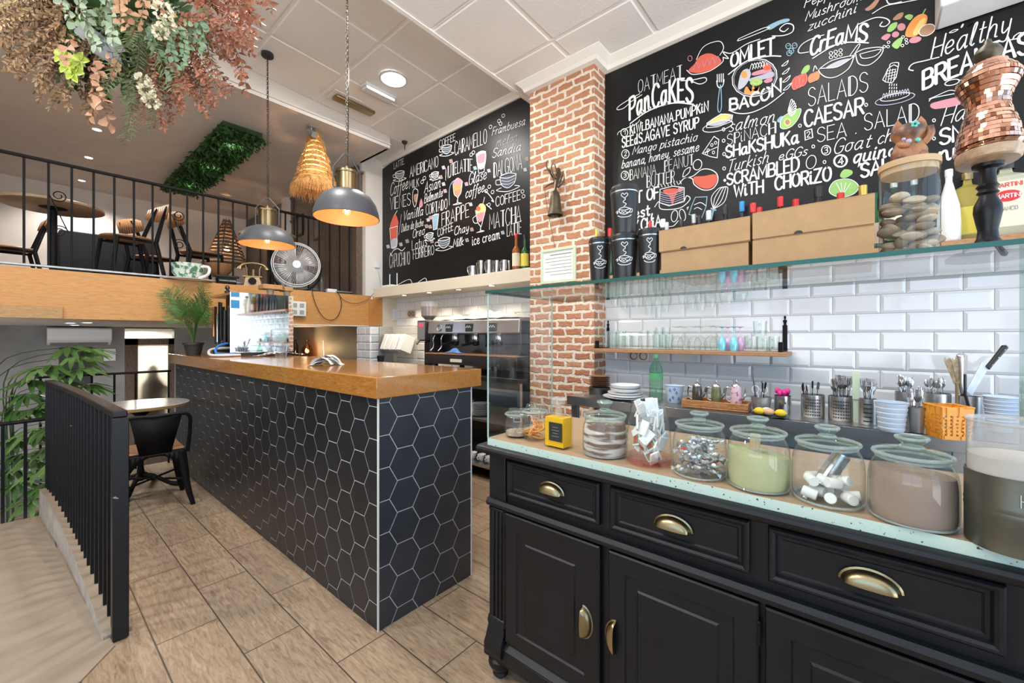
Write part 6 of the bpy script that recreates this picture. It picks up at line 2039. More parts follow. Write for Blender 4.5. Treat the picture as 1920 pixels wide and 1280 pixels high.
# green water bottle
c, r = on(1217, 1243, 754); h = zat(c, 664) - KZ
t = thing('water_bottle', 'green plastic water bottle with a green label, below the glass shelf', 'bottle', c)
b = MB(); P = [(0, .002), (r * .7, .002), (r, .012)]
for k in range(5):
 P += [(r, h * (.08 + .08 * k)), (r * .95, h * (.10 + .08 * k)), (r, h * (.12 + .08 * k))]
P += [(r, h * .62), (r * .9, h * .72), (r * .55, h * .82), (r * .34, h * .88), (r * .33, h * .93)]
b.lathe(P, c, 24); b.build('bottle_body', 'green_bottle_glass', t)
b = MB(); b.lathe([(r * .38, h * .925), (r * .38, h), (0, h)], c, 16); b.build('cap', 'label_green', t)
b = MB(); b.lathe([(r * 1.015, h * .46), (r * 1.015, h * .61)], c, 24); b.build('label', 'label_green', t)
# blue enamel pot with dark sprigs
t, c, r, h = pot('flower_pot', 'pale blue tapered pot with dark blue sprigs, beside the green bottle', 'pot', 1246, 1283, 757, 722, 'blue_white_enamel', taper=.72, rim=True)
b = MB(); a0 = atan2(-c.y, -c.x)
for da, z in ((-.5, .75), (.25, .62), (-.2, .35), (.55, .3), (0, .82), (-.6, .2)):
 for k in range(4):
  a = a0 + da + .09 * cos(k * 1.6); zz_ = h * z + .007 * sin(k * 1.6)
  rr_ = (r * .72 + r * .28 * zz_ / h) + .0012
  b.ball((c.x + rr_ * cos(a), c.y + rr_ * sin(a), KZ + zz_), .003, .0045, .003, 6, 4)
b.build('painted_sprig', 'blue_plastic', t)
# wooden tray with teapots
A = PZ(1278, 763, KZ); D = PZ(1403, 775, KZ)
ex = (D - A).normalized(); ey = Vector((-ex.y, ex.x, 0))
if ey.x < 0: ey = -ey
L_ = (D - A).length; Wd = .15
ang = atan2(ex.y, ex.x)
t = thing('tray', 'striped olive-wood tray holding the small teapots', 'tray', A)
b = MB(); b.M = Matrix.Translation(A) @ Matrix((( ex.x, ey.x, 0, 0), (ex.y, ey.y, 0, 0), (0, 0, 1, 0), (0, 0, 0, 1)))
b.box(0, L_, 0, Wd, .001, .012); b.box(0, L_, 0, .012, .012, .045); b.box(0, L_, Wd - .012, Wd, .012, .045); b.box(0, .012, .012, Wd - .012, .012, .045); b.box(L_ - .012, L_, .012, Wd - .012, .012, .045)
b.build('tray_body', 'olive_wood', t, bev=.003)
def teapot(fx, u, w, vt, label, m, group='teapots in the wooden tray'):
 c = A + ex * L_ * fx + ey * Wd * .5 + Vector((0, 0, .0125))
 r = w / 2; h = zat(c, vt) - c.z
 t = thing('teapot', label, 'teapot', c, 0, group)
 b = MB(); b.lathe([(0, 0), (r * .85, 0), (r, .01), (r, h * .55), (r * .9, h * .72), (r * .80, h * .76)], c, 24); b.build('pot_body', m, t)
 b = MB(); b.lathe([(r * .82, h * .76), (r * .78, h * .80), (r * .4, h * .87), (r * .12, h * .90), (r * .2, h * .95), (r * .12, h), (0, h)], c, 20); b.build('lid', 'steel', t)
 b = MB(); b.tube(catmull([c + ex * r * .9 + Vector((0, 0, h * .3)), c + ex * r * 1.4 + Vector((0, 0, h * .45)), c + ex * r * 1.7 + Vector((0, 0, h * .72))], 5), [.008] * 6 + [.006] * 5, 8); b.build('spout', 'steel', t)
 b = MB(); b.tube(catmull([c - ex * r * .85 + Vector((0, 0, h * .68)), c - ex * r * 1.7 + Vector((0, 0, h * .7)), c - ex * r * 1.75 + Vector((0, 0, h * .3)), c - ex * r * .9 + Vector((0, 0, h * .2))], 6), .0045, 8); b.build('handle', 'steel', t)
 return t
mat('olive_glaze', (.15, .16, .07), .3, var=.3, vscale=30); mat('pink_glaze', (.70, .50, .55), .25, col2=(.45, .12, .2), vscale=40, thr=(.55, .62)); mat('smoky_glass', (.10, .085, .07), .12, metal=.3)
teapot(.20, 0, .054, 712, 'dark glass teapot with a steel lid at the left of the tray', 'smoky_glass')
teapot(.50, 0, .052, 713, 'olive green teapot in the middle of the tray', 'olive_glaze')
teapot(.80, 0, .056, 712, 'pink flowered teapot with a steel lid at the right of the tray', 'pink_glaze')
# bucket with tools, can, scissors, pink brush
t, c, r, h = pot('metal_bucket', 'small galvanised bucket of kitchen tools right of the tray', 'bucket', 1408, 1447, 776, 743, 'galvanised', taper=.78, rim=True)
utensil(c, r, h, 5, 'knife', 'small kitchen tool in the galvanised bucket', 'tools in the small bucket', 4, .09, 'black_plastic', .5)
c, r = on(1451, 1484, 777); h = zat(c, 741) - KZ
t = thing('metal_can', 'plain metal can with a punched face, holding pink cleaning gloves', 'can', c)
b = MB(); b.lathe([(0, .001), (r * .97, .001), (r, .003), (r, h), (r * .97, h), (r * .96, .005), (0, .005)], c, 28); b.build('body', 'steel', t)
b = MB(); a0 = atan2(-c.y, -c.x)
for da, z in ((-.3, .62), (.3, .62), (0, .5), (-.05, .36)):
 ce = c + Vector((cos(a0 + da), sin(a0 + da), 0)) * (r + .0006) + Vector((0, 0, h * z)); tg = Vector((-sin(a0 + da), cos(a0 + da), 0))
 b.poly([ce + tg * cos(q) * .0035 + Vector((0, 0, sin(q) * .005)) for q in [2 * pi * k / 10 for k in range(10)]])
b.build('perforation', 'label_black', t, smooth=False)
b = MB()
for k in range(7):
 a = k * .9
 b.ball(c + Vector((cos(a) * r * .6, sin(a) * r * .6, h + .012 + .006 * (k % 3))), .016, .012, .016, 10, 6)
b.ball(c + Vector((0, 0, h * .7)), r * .7, rz=h * .35)
tag(b.build('cleaning_glove', 'magenta'), 'bright pink rubber gloves stuffed in the metal can', 'glove')
c2_ = c + Vector((-.02, .10, 0))
b = MB()
for sg in (-1, 1):
 ce = Vector((c2_.x, c2_.y + sg * .020, KZ + h + .022))
 b.tube([ce + Vector((0, cos(q) * .015, sin(q) * .020)) for q in [2 * pi * k / 16 for k in range(16)]], .0035, 6, closed=True)
 b.tube([ce + Vector((0, -sg * .01, -.018)), Vector((c2_.x, c2_.y - sg * .004, KZ + .004))], .004, 6)
tag(b.build('scissors', 'white_plastic'), 'scissors with white handles standing between bucket and can', 'scissors')
# plate of lemons and eggs
c, r = on(1407, 1480, 786)
t = thing('black_dish', 'shallow black dish with lemons and an egg at the counter edge', 'dish', c)
b = MB(); b.lathe([(0, 0), (r * .6, 0), (r, .010), (r * .98, .012), (r * .6, .004), (0, .004)], c, 32); b.build('dish_body', 'black_plastic', t)
for q, (dx, m_, nm, lb) in enumerate(((-.55, 'lemon', 'lemon', 'lemon at the left of the black dish'), (.55, 'lemon', 'lemon', 'lemon at the right of the black dish'), (-.05, 'egg', 'egg', 'brown egg between the lemons'), (-.2, 'marshmallow', 'egg', 'white egg behind the brown one'))):
 p = c + Vector((.02 * (q == 3), -dx * r, .004))
 b = MB(); b.ball(p + Vector((0, 0, .019)), .019, .025, .019, 16, 9)
 if nm == 'lemon': b.ball(p + Vector((0, .024, .019)), .005); b.ball(p + Vector((0, -.024, .019)), .005)
 tag(b.build(nm, m_), lb, nm)
# perforated caddies and their cutlery
t, c, r, h = pot('cutlery_caddy', 'round perforated steel caddy, left of the two identical ones', 'caddy', 1501, 1547, 784, 739, 'brushed_steel', holes=(6, 7, False))
utensil(c, r, h, 6, 'knife', 'dark-handled tool in the left round caddy', 'tools in the left caddy', 8, .05, 'dark_steel', .5)
t, c, r, h = pot('cutlery_caddy', 'round perforated steel caddy crammed with forks, right of the two', 'caddy', 1552, 1602, 790, 742, 'brushed_steel', holes=(6, 7, False))
utensil(c, r, h, 30, 'fork', 'steel fork in the right round caddy', 'forks in the round caddy', 9, .065, 'steel', .3)
t, c, r, h = pot('cutlery_caddy', 'slotted steel caddy behind the white ribbed bucket', 'caddy', 1609, 1645, 797, 747, 'brushed_steel', holes=(5, 3, True))
utensil(c, r, h, 14, 'fork', 'steel fork in the slotted caddy', 'forks in the slotted caddy', 10, .06, 'steel', .3)
q = PX(1605, 752, 2.50)
b = MB(); b.M = Matrix.Translation((2.50, q.y, KZ)) ; hh = zat(q, 695) - KZ
b.box(-.006, .006, -.013, .013, hh * .45, hh); b.box(-.001, .001, -.010, .010, .001, hh * .45); b.M = None
mat('sage_plastic', (.62, .70, .52), .4)
tag(b.build('palette_knife', ['sage_plastic'], bev=.003), 'knife with a pale green handle standing upright between the caddies', 'knife')
t, c, r, h = pot('ribbed_bucket', 'white ribbed metal bucket on the steel counter', 'bucket', 1640, 1703, 812, 753, 'blue_white_enamel', taper=.76, rim=True, ribs=6)
t, c, r, h = pot('cutlery_can', 'tall steel can of spoons behind the white bucket', 'can', 1677, 1722, 800, 734, 'brushed_steel')
utensil(c, r, h, 22, 'spoon', 'steel spoon in the can behind the white bucket', 'spoons in the tall can', 12, .055, 'steel', .3)
t, c, r, h = pot('fork_bucket', 'small galvanised bucket of dessert forks, left of the orange basket', 'bucket', 1700, 1737, 813, 762, 'galvanised', taper=.8, rim=True)
utensil(c, r, h, 10, 'fork', 'dessert fork in the small galvanised bucket', 'dessert forks', 13, .045, 'steel', .4)
t, c, r, h = pot('cutlery_can', 'steel can of spoons behind the orange basket', 'can', 1733, 1784, 796, 737, 'brushed_steel')
utensil(c, r, h, 18, 'spoon', 'steel spoon in the can behind the orange basket', 'spoons behind the basket', 14, .055, 'steel', .3)
t, c, r, h = pot('utensil_can', 'steel can holding the pastry brush and the kitchen knife', 'can', 1790, 1842, 800, 742, 'brushed_steel')
# pastry brush, ladle handles, knife
CB = Vector((-S_, -C_, 0)) * .03
def ptd(u, v, cc=c): return PD(u, v, dep(cc))
b = MB(); a_, e_ = ptd(1794, 720), ptd(1782, 672)
t = thing('pastry_brush', 'pastry brush with pale bristles standing in the steel can', 'brush', c)
d = (e_ - a_).normalized(); sd = Vector((C_, -S_, 0))
b.tube([c + Vector((-.01, .035, .03)), a_, a_ + d * .01], [.006, .006, .012], 8); b.build('handle', 'pale_wood', t)
b = MB()
for k in range(26):
 f = (k % 13) / 12 - .5
 b.tube([a_ + sd * f * .022, e_ + sd * f * .06 + d * random.uniform(-.01, .006)], .0022, 4)
b.build('bristles', 'brush_hair', t)
b = MB(); b.tube([c + Vector((.03, 0, .03)), ptd(1801, 720), ptd(1800, 670)], [.006, .008, .014], 10); b.ball(ptd(1800, 668), .014)
tag(b.build('whisk_handle', 'steel'), 'steel handle standing next to the pastry brush', 'utensil')
b = MB(); b.tube([c + Vector((-.03, -.01, .02)), ptd(1796, 738) + CB, ptd(1796, 700) + CB], .005, 8)
tag(b.build('spatula', 'black_plastic'), 'black spatula handle in front of the pastry brush', 'spatula')
t = thing('kitchen_knife', 'large kitchen knife with a black riveted handle leaning in the steel can', 'knife', c)
tip, heel, end = ptd(1822, 742), ptd(1851, 690), ptd(1884, 650)
d = (end - heel).normalized(); nn = Vector((S_, C_, 0)); wv = d.cross(nn).normalized()
b = MB()
pl = [tip - wv * .0 , tip + wv * .035, heel + wv * .036 - d * .004, heel + wv * .036, heel - wv * .004]
low = c + Vector((0, 0, .03))
for s_ in (-1,):
 A_ = [b.vert(q + nn * .0012) for q in pl]; B_ = [b.vert(q - nn * .0012) for q in pl]
 b.face(A_); b.face(list(reversed(B_)))
 for i in range(5): b.face((A_[i], A_[(i + 1) % 5], B_[(i + 1) % 5], B_[i]))
b.build('blade', 'galvanised', t, smooth=False)
b = MB(); b.tube([heel, heel + (end - heel) * .3, heel + (end - heel) * .7, end, end + d * .008], [.010, .0095, .011, .012, .004], 12); b.build('handle', 'black_plastic', t)
b = MB()
for f in (.15, .5, .86):
 b.ball(heel + (end - heel) * f - nn * .0105, .0028)
b.build('rivet', 'steel', t)
# orange basket
A2 = PZ(1766, 824, KZ); Bk = PZ(1748, 812, KZ); D2 = PZ(1826, 827, KZ)
h = zat(A2, 763) - KZ
t = thing('plastic_basket', 'bright orange perforated plastic basket at the counter edge', 'basket', A2)
e1 = (D2 - A2); e2 = Vector((-e1.y, e1.x, 0)); e2 = e2 if e2.dot(Bk - A2) > 0 else -e2
e2 = e2.normalized() * .10
b = MB(); b.m = 0
for P0, ee, n_ in ((A2, e1, 5), (A2, e2, 5), (A2 + e2, e1, 5), (A2 + e1, e2, 5)):
 nr = Vector((ee.y, -ee.x, 0)).normalized()
 f_ = .08
 cols = n_; rows = 6
 X_ = [0] + [x for k in range(cols) for x in ((k + .28) / cols, (k + .72) / cols)] + [1]
 Z_ = [0] + [z for k in range(rows) for z in (.08 + .68 * (k + .25) / rows, .08 + .68 * (k + .75) / rows)] + [1]
 ce = A2 + e1 / 2 + e2 / 2
 for i in range(len(X_) - 1):
  for j in range(len(Z_) - 1):
   if i % 2 == 1 and j % 2 == 1:
    continue
   q = []
   for x, z in ((X_[i], Z_[j]), (X_[i + 1], Z_[j]), (X_[i + 1], Z_[j + 1]), (X_[i], Z_[j + 1])):
    p = P0 + ee * x
    p = ce + (p - ce) * (.88 + .12 * z)
    q.append((p.x, p.y, KZ + .001 + h * z))
   b.poly(q)
q = [A2, A2 + e1, A2 + e1 + e2, A2 + e2]; ce = A2 + e1 / 2 + e2 / 2
b.poly([(*(ce + (p - ce) * .88).xy, KZ + .002) for p in q])
o = b.build('basket_body', 'orange_plastic', t, smooth=False)
so = o.modifiers.new('thick', 'SOLIDIFY'); so.thickness = .003
b = MB(); b.tube([(*(ce + (p - ce) * 1.02).xy, KZ + h) for p in q], .004, 6, closed=True); b.build('rim', 'orange_plastic', t)
# stack of white ribbed bowls
c, r = on(1842, 1917, 815)
c = c + Vector((.03, 0, 0))
for k in range(7):
 z = KZ + .001 + k * .0165
 zt_c = zat(c, 737) - .045
 b = MB(); rk = r * (.84 + .16 * k / 6)
 b.lathe([(0, z), (rk * .72, z), (rk * .8, z + .02), (rk * .97, z + .045), (rk, z + .047), (rk * .96, z + .049), (rk * .78, z + .024), (rk * .7, z + .004), (0, z + .004)], (c.x, c.y, 0), 36)
 tag(b.build('white_bowl', 'blue_white_enamel'), 'white bowl nested in the stack at the right end of the steel counter', 'bowl', 'nested white bowls')
# ================================================================ COFFEE BAR
QX, QZ = 2.62, .93
t = thing('coffee_counter', 'dark back counter under the espresso machine with steel shelves', 'counter', (QX, 3.3, 0))
b = MB(); b.box(QX, W2 - .012, 2.14, 4.72, QZ - .04, QZ); b.build('counter_top', 'black_plastic', t, bev=.003)
b = MB(); b.box(QX + .02, QX + .05, 2.14, 4.72, QZ - .12, QZ - .041); b.build('apron', 'brushed_steel', t)
for z in (.14, .545):
 b = MB(); b.box(QX + .02, W2 - .02, 2.14, 4.72, z - .02, z); b.build('shelf', 'brushed_steel', t)
b = MB(); b.box(W2 - .04, W2 - .02, 2.14, 4.72, .0, QZ - .045); b.build('back_panel', 'black_plastic', t)
for y in (2.16, 2.95, 3.8, 4.70):
 b = MB(); b.box(QX + .03, QX + .06, y - .015, y + .015, 0, QZ - .041); b.build('counter_leg', 'brushed_steel', t)
p = PX(902, 785, QX + .16)
for j, dy in enumerate((0, .21)):
 for k in range(9):
  z = .5455 + k * .013
  b = MB(); b.lathe([(0, z), (.05, z), (.085, z + .010), (.088, z + .012), (.083, z + .012), (.048, z + .003), (0, z + .003)], (p.x, p.y + dy, 0), 24)
  tag(b.build('saucer', 'white_ceramic'), 'white saucer in the %s stack on the shelf behind the bar end' % ('nearer', 'farther')[j], 'saucer', 'saucer stacks under the coffee counter ' + 'ab'[j])
p = PX(903, 876, QX + .12)
for j, dy in enumerate((0, .11, -.10)):
 c = Vector((p.x, p.y + dy, .1405))
 t = thing('espresso_cup', 'small white coffee cup on the lowest shelf, ' + ('in the gap beside the sideboard', 'farther from the sideboard', 'half hidden by the sideboard')[j], 'cup', c, 0, 'cups on the lowest shelf')
 b = MB(); b.lathe([(0, .001), (.022, .001), (.036, .03), (.040, .058), (.037, .058), (.033, .032), (.02, .006), (0, .006)], c, 20); b.build('cup_body', 'white_ceramic', t)
 b = MB(); b.tube(catmull([c + Vector((-.035, .0, .048)), c + Vector((-.058, .0, .044)), c + Vector((-.054, 0, .022)), c + Vector((-.032, 0, .018))], 5), .004, 6); b.build('handle', 'white_ceramic', t)
# espresso machine
MX = 2.72
t = thing('espresso_machine', 'wide black and chrome three-group espresso machine on the coffee counter', 'espresso machine', (MX, 2.85, QZ))
my0, my1 = 2.20, 3.40
b = MB(); b.prism([(MX + .02, 1.30), (MX - .02, 1.31), (MX - .01, 1.425), (MX + .05, 1.44), (3.18, 1.44), (3.18, 1.30)], my0, my1, 'Y'); b.build('top_housing', 'brushed_steel', t, bev=.004)
b = MB(); b.box(MX + .16, 3.18, my0 + .01, my1 - .01, 1.10, 1.30); b.build('back_housing', 'dark_steel', t)
b = MB(); b.prism([(MX - .04, 1.105), (MX - .05, 1.10), (MX - .05, 1.01), (3.18, 1.01), (3.18, 1.105)], my0, my1, 'Y'); b.build('base', 'dark_steel', t, bev=.004)
b = MB(); b.box(MX - .056, MX + .2, my0, my1, 1.1055, 1.115); b.build('drip_tray', 'shelf_wood', t)
b = MB(); b.box(MX + .01, MX + .15, my1 - .035, my1, 1.116, 1.42); b.box(MX + .01, MX + .15, my0, my0 + .035, 1.116, 1.42); b.build('side_panel', 'black_plastic', t, bev=.006)
for k, y in enumerate((2.5, 2.80, 3.08)):
 b = MB(); b.lathe([(.034, 1.235), (.036, 1.24), (.036, 1.285), (.03, 1.30), (0, 1.30)], (MX + .07, y, 0), 20); b.build('group_head', 'steel', t)
 b = MB(); b.lathe([(.015, 1.19), (.032, 1.20), (.033, 1.234), (0, 1.234)], (MX + .07, y, 0), 18); b.tube([(MX + .04, y, 1.222), (MX - .10, y, 1.20)], [.009, .013], 8); b.build('portafilter', 'black_metal', t)
 b = MB(); b.box(MX - .026, MX - .018, y - .045, y + .045, 1.325, 1.40); b.build('control_pad', 'black_plastic', t, bev=.012)
 b = MB()
 for i in range(5): b.cbox((MX - .028, y - .028 + .014 * i, 1.375 if i % 2 else 1.365), (.003, .008, .010))
 b.build('button', 'white_plastic', t)
b = MB(); b.tube([(MX - .02, 3.22 + .03 * cos(a), 1.365 + .03 * sin(a)) for a in [2 * pi * k / 20 for k in range(20)]], .006, 8, closed=True); b.build('pressure_gauge', 'steel', t)
for y in (3.30, 3.18):
 b = MB(); b.tube(catmull([(MX + .0, y, 1.30), (MX - .03, y, 1.26), (MX - .02, y + .01, 1.18), (MX - .05, y + .02, 1.14)], 6), .005, 8); b.build('steam_wand', 'steel', t)
b = MB(); b.box(MX - .0565, MX - .0505, 2.86, 3.02, 1.035, 1.065); b.build('maker_plate', 'label_cream', t, bev=.002)
b = MB()
for y in (my0 + .08, my1 - .08):
 for x in (MX + .0, 3.1): b.lathe([(0, QZ + .0005), (.03, QZ + .0005), (.022, 1.01)], (x, y, 0), 12)
b.build('foot', 'black_plastic', t)
# cloths on top
def cloth(name, m, x0, x1, y0, y1, z, amp, label, seed):
 random.seed(seed); b = MB(); nx, ny = 12, 22
 ph = [random.uniform(0, 6) for _ in range(6)]
 V = []
 for i in range(nx + 1):
  for j in range(ny + 1):
   x = x0 + (x1 - x0) * i / nx; y = y0 + (y1 - y0) * j / ny
   e = min(1, 3 * min(i / nx, 1 - i / nx, j / ny, 1 - j / ny) + .05)
   hgt = amp * e * (.55 + .25 * sin(23 * y + ph[0] + 6 * x) + .25 * sin(41 * y + 17 * x + ph[1]) + .2 * sin(31 * x + ph[2] - 9 * y))
   V.append(b.vert((x + .01 * sin(30 * y + ph[3]), y, z + .0055 + max(0, hgt))))
 for i in range(nx):
  for j in range(ny):
   a = i * (ny + 1) + j
   b.face((V[a], V[a + 1], V[a + ny + 2], V[a + ny + 1]))
 o = b.build(name, m, angle=80)
 so = o.modifiers.new('thick', 'SOLIDIFY'); so.thickness = .003
 return tag(o, label, 'cloth')
cloth('bar_cloth', 'cotton_rag', MX + .04, MX + .34, 2.25, 3.02, 1.4405, .085, 'crumpled white cloth lying on top of the espresso machine', 2)
cloth('bar_cloth', 'petal_cream', MX + .06, MX + .28, 3.03, 3.30, 1.4405, .05, 'pale yellow cloth on the espresso machine beside the grinder', 6)
cloth('bar_cloth', 'blue_rag', MX - .035, MX + .02, 2.88, 3.12, 1.1155, .045, 'blue cloth on the drip tray of the espresso machine', 9)
# grinder
t = thing('coffee_grinder', 'black coffee grinder with a clear bean hopper left of the espresso machine', 'grinder', (2.86, 3.58, QZ))
g = Vector((2.86, 3.58, 0))
b = MB(); b.cbox(g + Vector((0, 0, QZ + .012)), (.24, .19, .022)); b.cbox(g + Vector((.03, 0, QZ + .16)), (.12, .10, .28)); b.cbox(g + Vector((-.01, 0, 1.34)), (.19, .15, .22)); b.build('grinder_body', 'black_plastic', t, bev=.012)
b = MB(); b.cbox(g + Vector((-.107, 0, 1.34)), (.004, .12, .19)); b.build('front_panel', 'label_grey', t, bev=.004)
b = MB(); b.cbox(g + Vector((-.110, 0, 1.40)), (.003, .06, .035)); b.build('display', 'screen_red', t)
b = MB(); b.lathe([(.035, 1.452), (.045, 1.46), (.085, 1.50), (.092, 1.62), (.095, 1.64)], g, 24); b.build('hopper', 'smoky_plastic', t)
b = MB(); b.lathe([(0, 1.462), (.04, 1.462), (.082, 1.503), (.087, 1.60), (0, 1.605)], g, 24); b.build('coffee_beans', 'coffee_beans', t)
b = MB(); b.lathe([(.096, 1.641), (.096, 1.652), (0, 1.655)], g, 24); b.build('hopper_lid', 'smoky_plastic', t)
b = MB(); b.tube([g + Vector((-.11, .03, 1.24)), g + Vector((-.14, .03, 1.20))], .014, 8); b.build('spout', 'steel', t)
# cup lid dispenser with white packs
t = thing('paper_dispenser', 'clear rack of white paper sleeves leaning by the grinder', 'dispenser', (3.0, 4.35, QZ))
b = MB(); b.cbox((2.99, 4.60, QZ + .24), (.20, .012, .47)); b.build('side_board', 'galvanised', t)
for k in range(4):
 b = MB(); b.cbox((2.97, 4.50 - k * .115, QZ + .26), (.16, .085, .20), ry=.35); b.build('paper_sleeve', 'paper_white', t, bev=.006)
b = MB(); b.cbox((3.02, 4.33, QZ + .02), (.2, .50, .035)); b.cbox((3.08, 4.33, QZ + .25), (.012, .50, .45)); b.build('rack', 'smoky_plastic', t)
c = Vector((2.80, 4.46, QZ + .14))
b = MB(); b.lathe([(0, QZ + .0005), (.032, QZ + .0005), (.045, QZ + .12), (.042, QZ + .12), (.03, QZ + .006), (0, QZ + .006)], (2.80, 4.42, 0), 20)
tag(b.build('black_cup', 'black_plastic'), 'black cup in front of the white paper sleeves', 'cup')
p = PX(772, 588, W2 - .011)
socket('wall_socket', W2 - .011, p.y, p.z, 2, 'square steel socket plate on the tiles above the paper sleeves')
p = PY(741, 590, 4.735)
socket('wall_socket', 4.735, p.x, p.z, 2, 'narrow double socket on the cream wall end beside the tiles', 'white_plastic', 'Y', True)
# recessed lamps under the bulkhead
for k, (u, v) in enumerate(((758, 553), (805, 548), (860, 542.5), (922, 535))):
 p = PZ(u, v, 1.774)
 t = thing('recessed_lamp', 'small recessed lamp under the cream bulkhead, %s from the far end' % ('first', 'second', 'third', 'fourth')[k], 'lamp', p, 0, 'recessed lamps over the coffee counter')
 b = MB(); b.lathe([(.040, -.001), (.040, -.005), (.030, -.005), (.030, -.001)], p, 20); b.build('bezel', 'brass', t)
 b = MB(); b.lathe([(0, -.0022), (.030, -.0022)], p, 20); b.build('lamp_face', 'lamp_white', t)
 lamp('recessed_lamp_light', 'SPOT', (p.x, p.y, p.z - .02), 16, (1, .80, .55), size=.03, spot=2.3, blend=.6)
# on the bulkhead: steel jugs, bottles, router
for k, (u0, u1, vt) in enumerate(((876, 897, 499), (893, 912, 489), (908, 926, 488), (922, 942, 489), (936, 955, 488), (946, 962, 489))):
 X = 3.03 + .10 * (k % 2) if k else 2.99
 p = PX((u0 + u1) / 2, 510, X); c = Vector((X, p.y, 1.8955)); r = (u1 - u0) * dep(c) / F / 2 * .80; h = zat(c, vt) - 1.8955
 t = thing('milk_jug', 'steel milk jug on the cream ledge, %s from the left' % ('first and smallest', 'second', 'third', 'fourth', 'fifth', 'sixth')[k], 'jug', c, 0, 'steel milk jugs')
 b = MB(); b.lathe([(0, .001), (r, .001), (r * 1.02, .01), (r * .98, h * .5), (r * .86, h * .85), (r * .92, h), (r * .88, h), (r * .8, h * .8), (r * .9, .008), (0, .008)], c, 24); b.build('jug_body', 'steel', t)
 b = MB(); b.tube(catmull([c + Vector((-r * .9, 0, h * .85)), c + Vector((-r * 1.6, 0, h * .8)), c + Vector((-r * 1.5, 0, h * .3)), c + Vector((-r * .95, 0, h * .2))], 5), .004, 6); b.build('handle', 'steel', t)
BZ = 1.8955
bottle(968, 438, 3.06, BZ, .078, 'amber liquor bottle with a red cap on the cream ledge by the pillar', 'liquor_amber', 'red_plastic', lab='label_cream', hneck=.34)
bottle(984, 440, 3.10, BZ, .078, 'dark liquor bottle with a round yellow label on the cream ledge', 'bottle_green', 'black_plastic', lab='label_yellow', hneck=.36)
p = PX(725, 528, 3.06)
t = thing('router', 'small white router with two aerials at the far end of the cream ledge', 'router', (3.06, p.y - .05, BZ))
b = MB(); b.cbox((3.06, p.y - .10, BZ + .018), (.14, .22, .032)); b.build('router_body', 'white_plastic', t, bev=.005)
for dy in (-.01, -.17):
 b = MB(); b.tube([(3.10, p.y + dy, BZ + .03), (3.10, p.y + dy, BZ + .19)], .006, 8); b.build('aerial', 'white_plastic', t)
b = MB(); q = PY(706, 500, 5.07)
b.cbox((q.x, 5.058, q.z + .03), (.07, .02, .09));
tag(b.build('wall_plug_box', 'white_plastic', bev=.004), 'white plug adapter on the white wall left of the coffee chalkboard', 'plug')
b = MB(); b.tube(catmull([(q.x, 5.045, q.z - .02), (q.x + .03, 5.02, q.z - .14), (3.06, 4.78, BZ + .03), (3.08, 4.70, BZ + .02)], 8), .004, 6)
b.tube(catmull([(3.08, 4.5, BZ + .03), (3.16, 4.35, BZ + .10), (3.12, 4.2, BZ + .02), (3.17, 4.05, BZ + .09), (3.12, 3.95, BZ + .012)], 8), .003, 6)
b.build('power_cable', 'white_plastic', t)
# ================================================================ ON THE PILLAR
A_, D_ = PX(1016, 470, PIL), PX(1081, 527, PIL)
t = thing('certificate_frame', 'pale framed certificate on the brick pillar', 'picture frame', (PIL, (A_.y + D_.y) / 2, (A_.z + D_.z) / 2))
y0, y1, z0, z1 = D_.y, A_.y, D_.z, A_.z
b = MB()
for a in ((y0, y1, z0, z0 + .022), (y0, y1, z1 - .022, z1), (y0, y0 + .022, z0 + .022, z1 - .022), (y1 - .022, y1, z0 + .022, z1 - .022)):
 b.box(PIL - .02, PIL - .001, *a)
b.build('frame', 'sage_plastic', t, smooth=False, bev=.002)
b = MB(); b.box(PIL - .008, PIL - .002, y0 + .02, y1 - .02, z0 + .02, z1 - .02); b.build('sheet', 'paper_white', t, smooth=False)
b = MB()
for k in range(7):
 z = z1 - .055 - k * .026
 b.box(PIL - .0086, PIL - .0081, y0 + .04, y1 - .04 - (.05 if k % 3 == 0 else 0), z, z + (.004 if k else .007))
b.build('print', 'label_grey', t, smooth=False)
# cast bell with a gnarled branch-like bracket
p = PX(1042, 380, PIL); pz = lambda v: PX(1042, v, PIL - .09).z
t = thing('wall_bell', 'bronze bell hanging from a gnarled branch bracket on the brick pillar', 'bell', p)
c = Vector((PIL - .09, PX(1041, 380, PIL - .09).y, 0))
b = MB(); b.lathe([(.056, pz(404)), (.060, pz(404) + .004), (.052, pz(396)), (.042, pz(380)), (.038, pz(368)), (.028, pz(360)), (.010, pz(356)), (0, pz(355)), ], c, 24); b.lathe([(.054, pz(404)), (.04, pz(385)), (.0, pz(365))], c, 24); b.build('bell_body', 'bronze', t)
b = MB(); random.seed(4)
def qq(u, v, x): return PX(u, v, x)
b.tube(catmull([(c.x, c.y, pz(358)), qq(1043, 345, PIL - .07), qq(1046, 330, PIL - .04), qq(1046, 318, PIL - .005)], 5), [.012] * 5 + [.016] * 5 + [.02] * 6, 8)
for pts in ([(1044, 350), (1038, 335), (1030, 322), (1024, 310), (1026, 302)], [(1046, 345), (1036, 325), (1034, 312), (1040, 300)], [(1046, 340), (1044, 322), (1040, 308)], [(1048, 345), (1054, 330), (1056, 320)], [(1046, 352), (1056, 342), (1058, 332)], [(1040, 342), (1030, 346), (1020, 352)], [(1034, 322), (1028, 318), (1020, 320)]):
 b.tube(catmull([qq(u, v, PIL - .06 + .03 * sin(u)) for u, v in pts], 4), [.009 - .006 * i / (4 * (len(pts) - 1)) for i in range(4 * (len(pts) - 1) + 1)], 6)
b.build('branch_bracket', 'bronze', t)
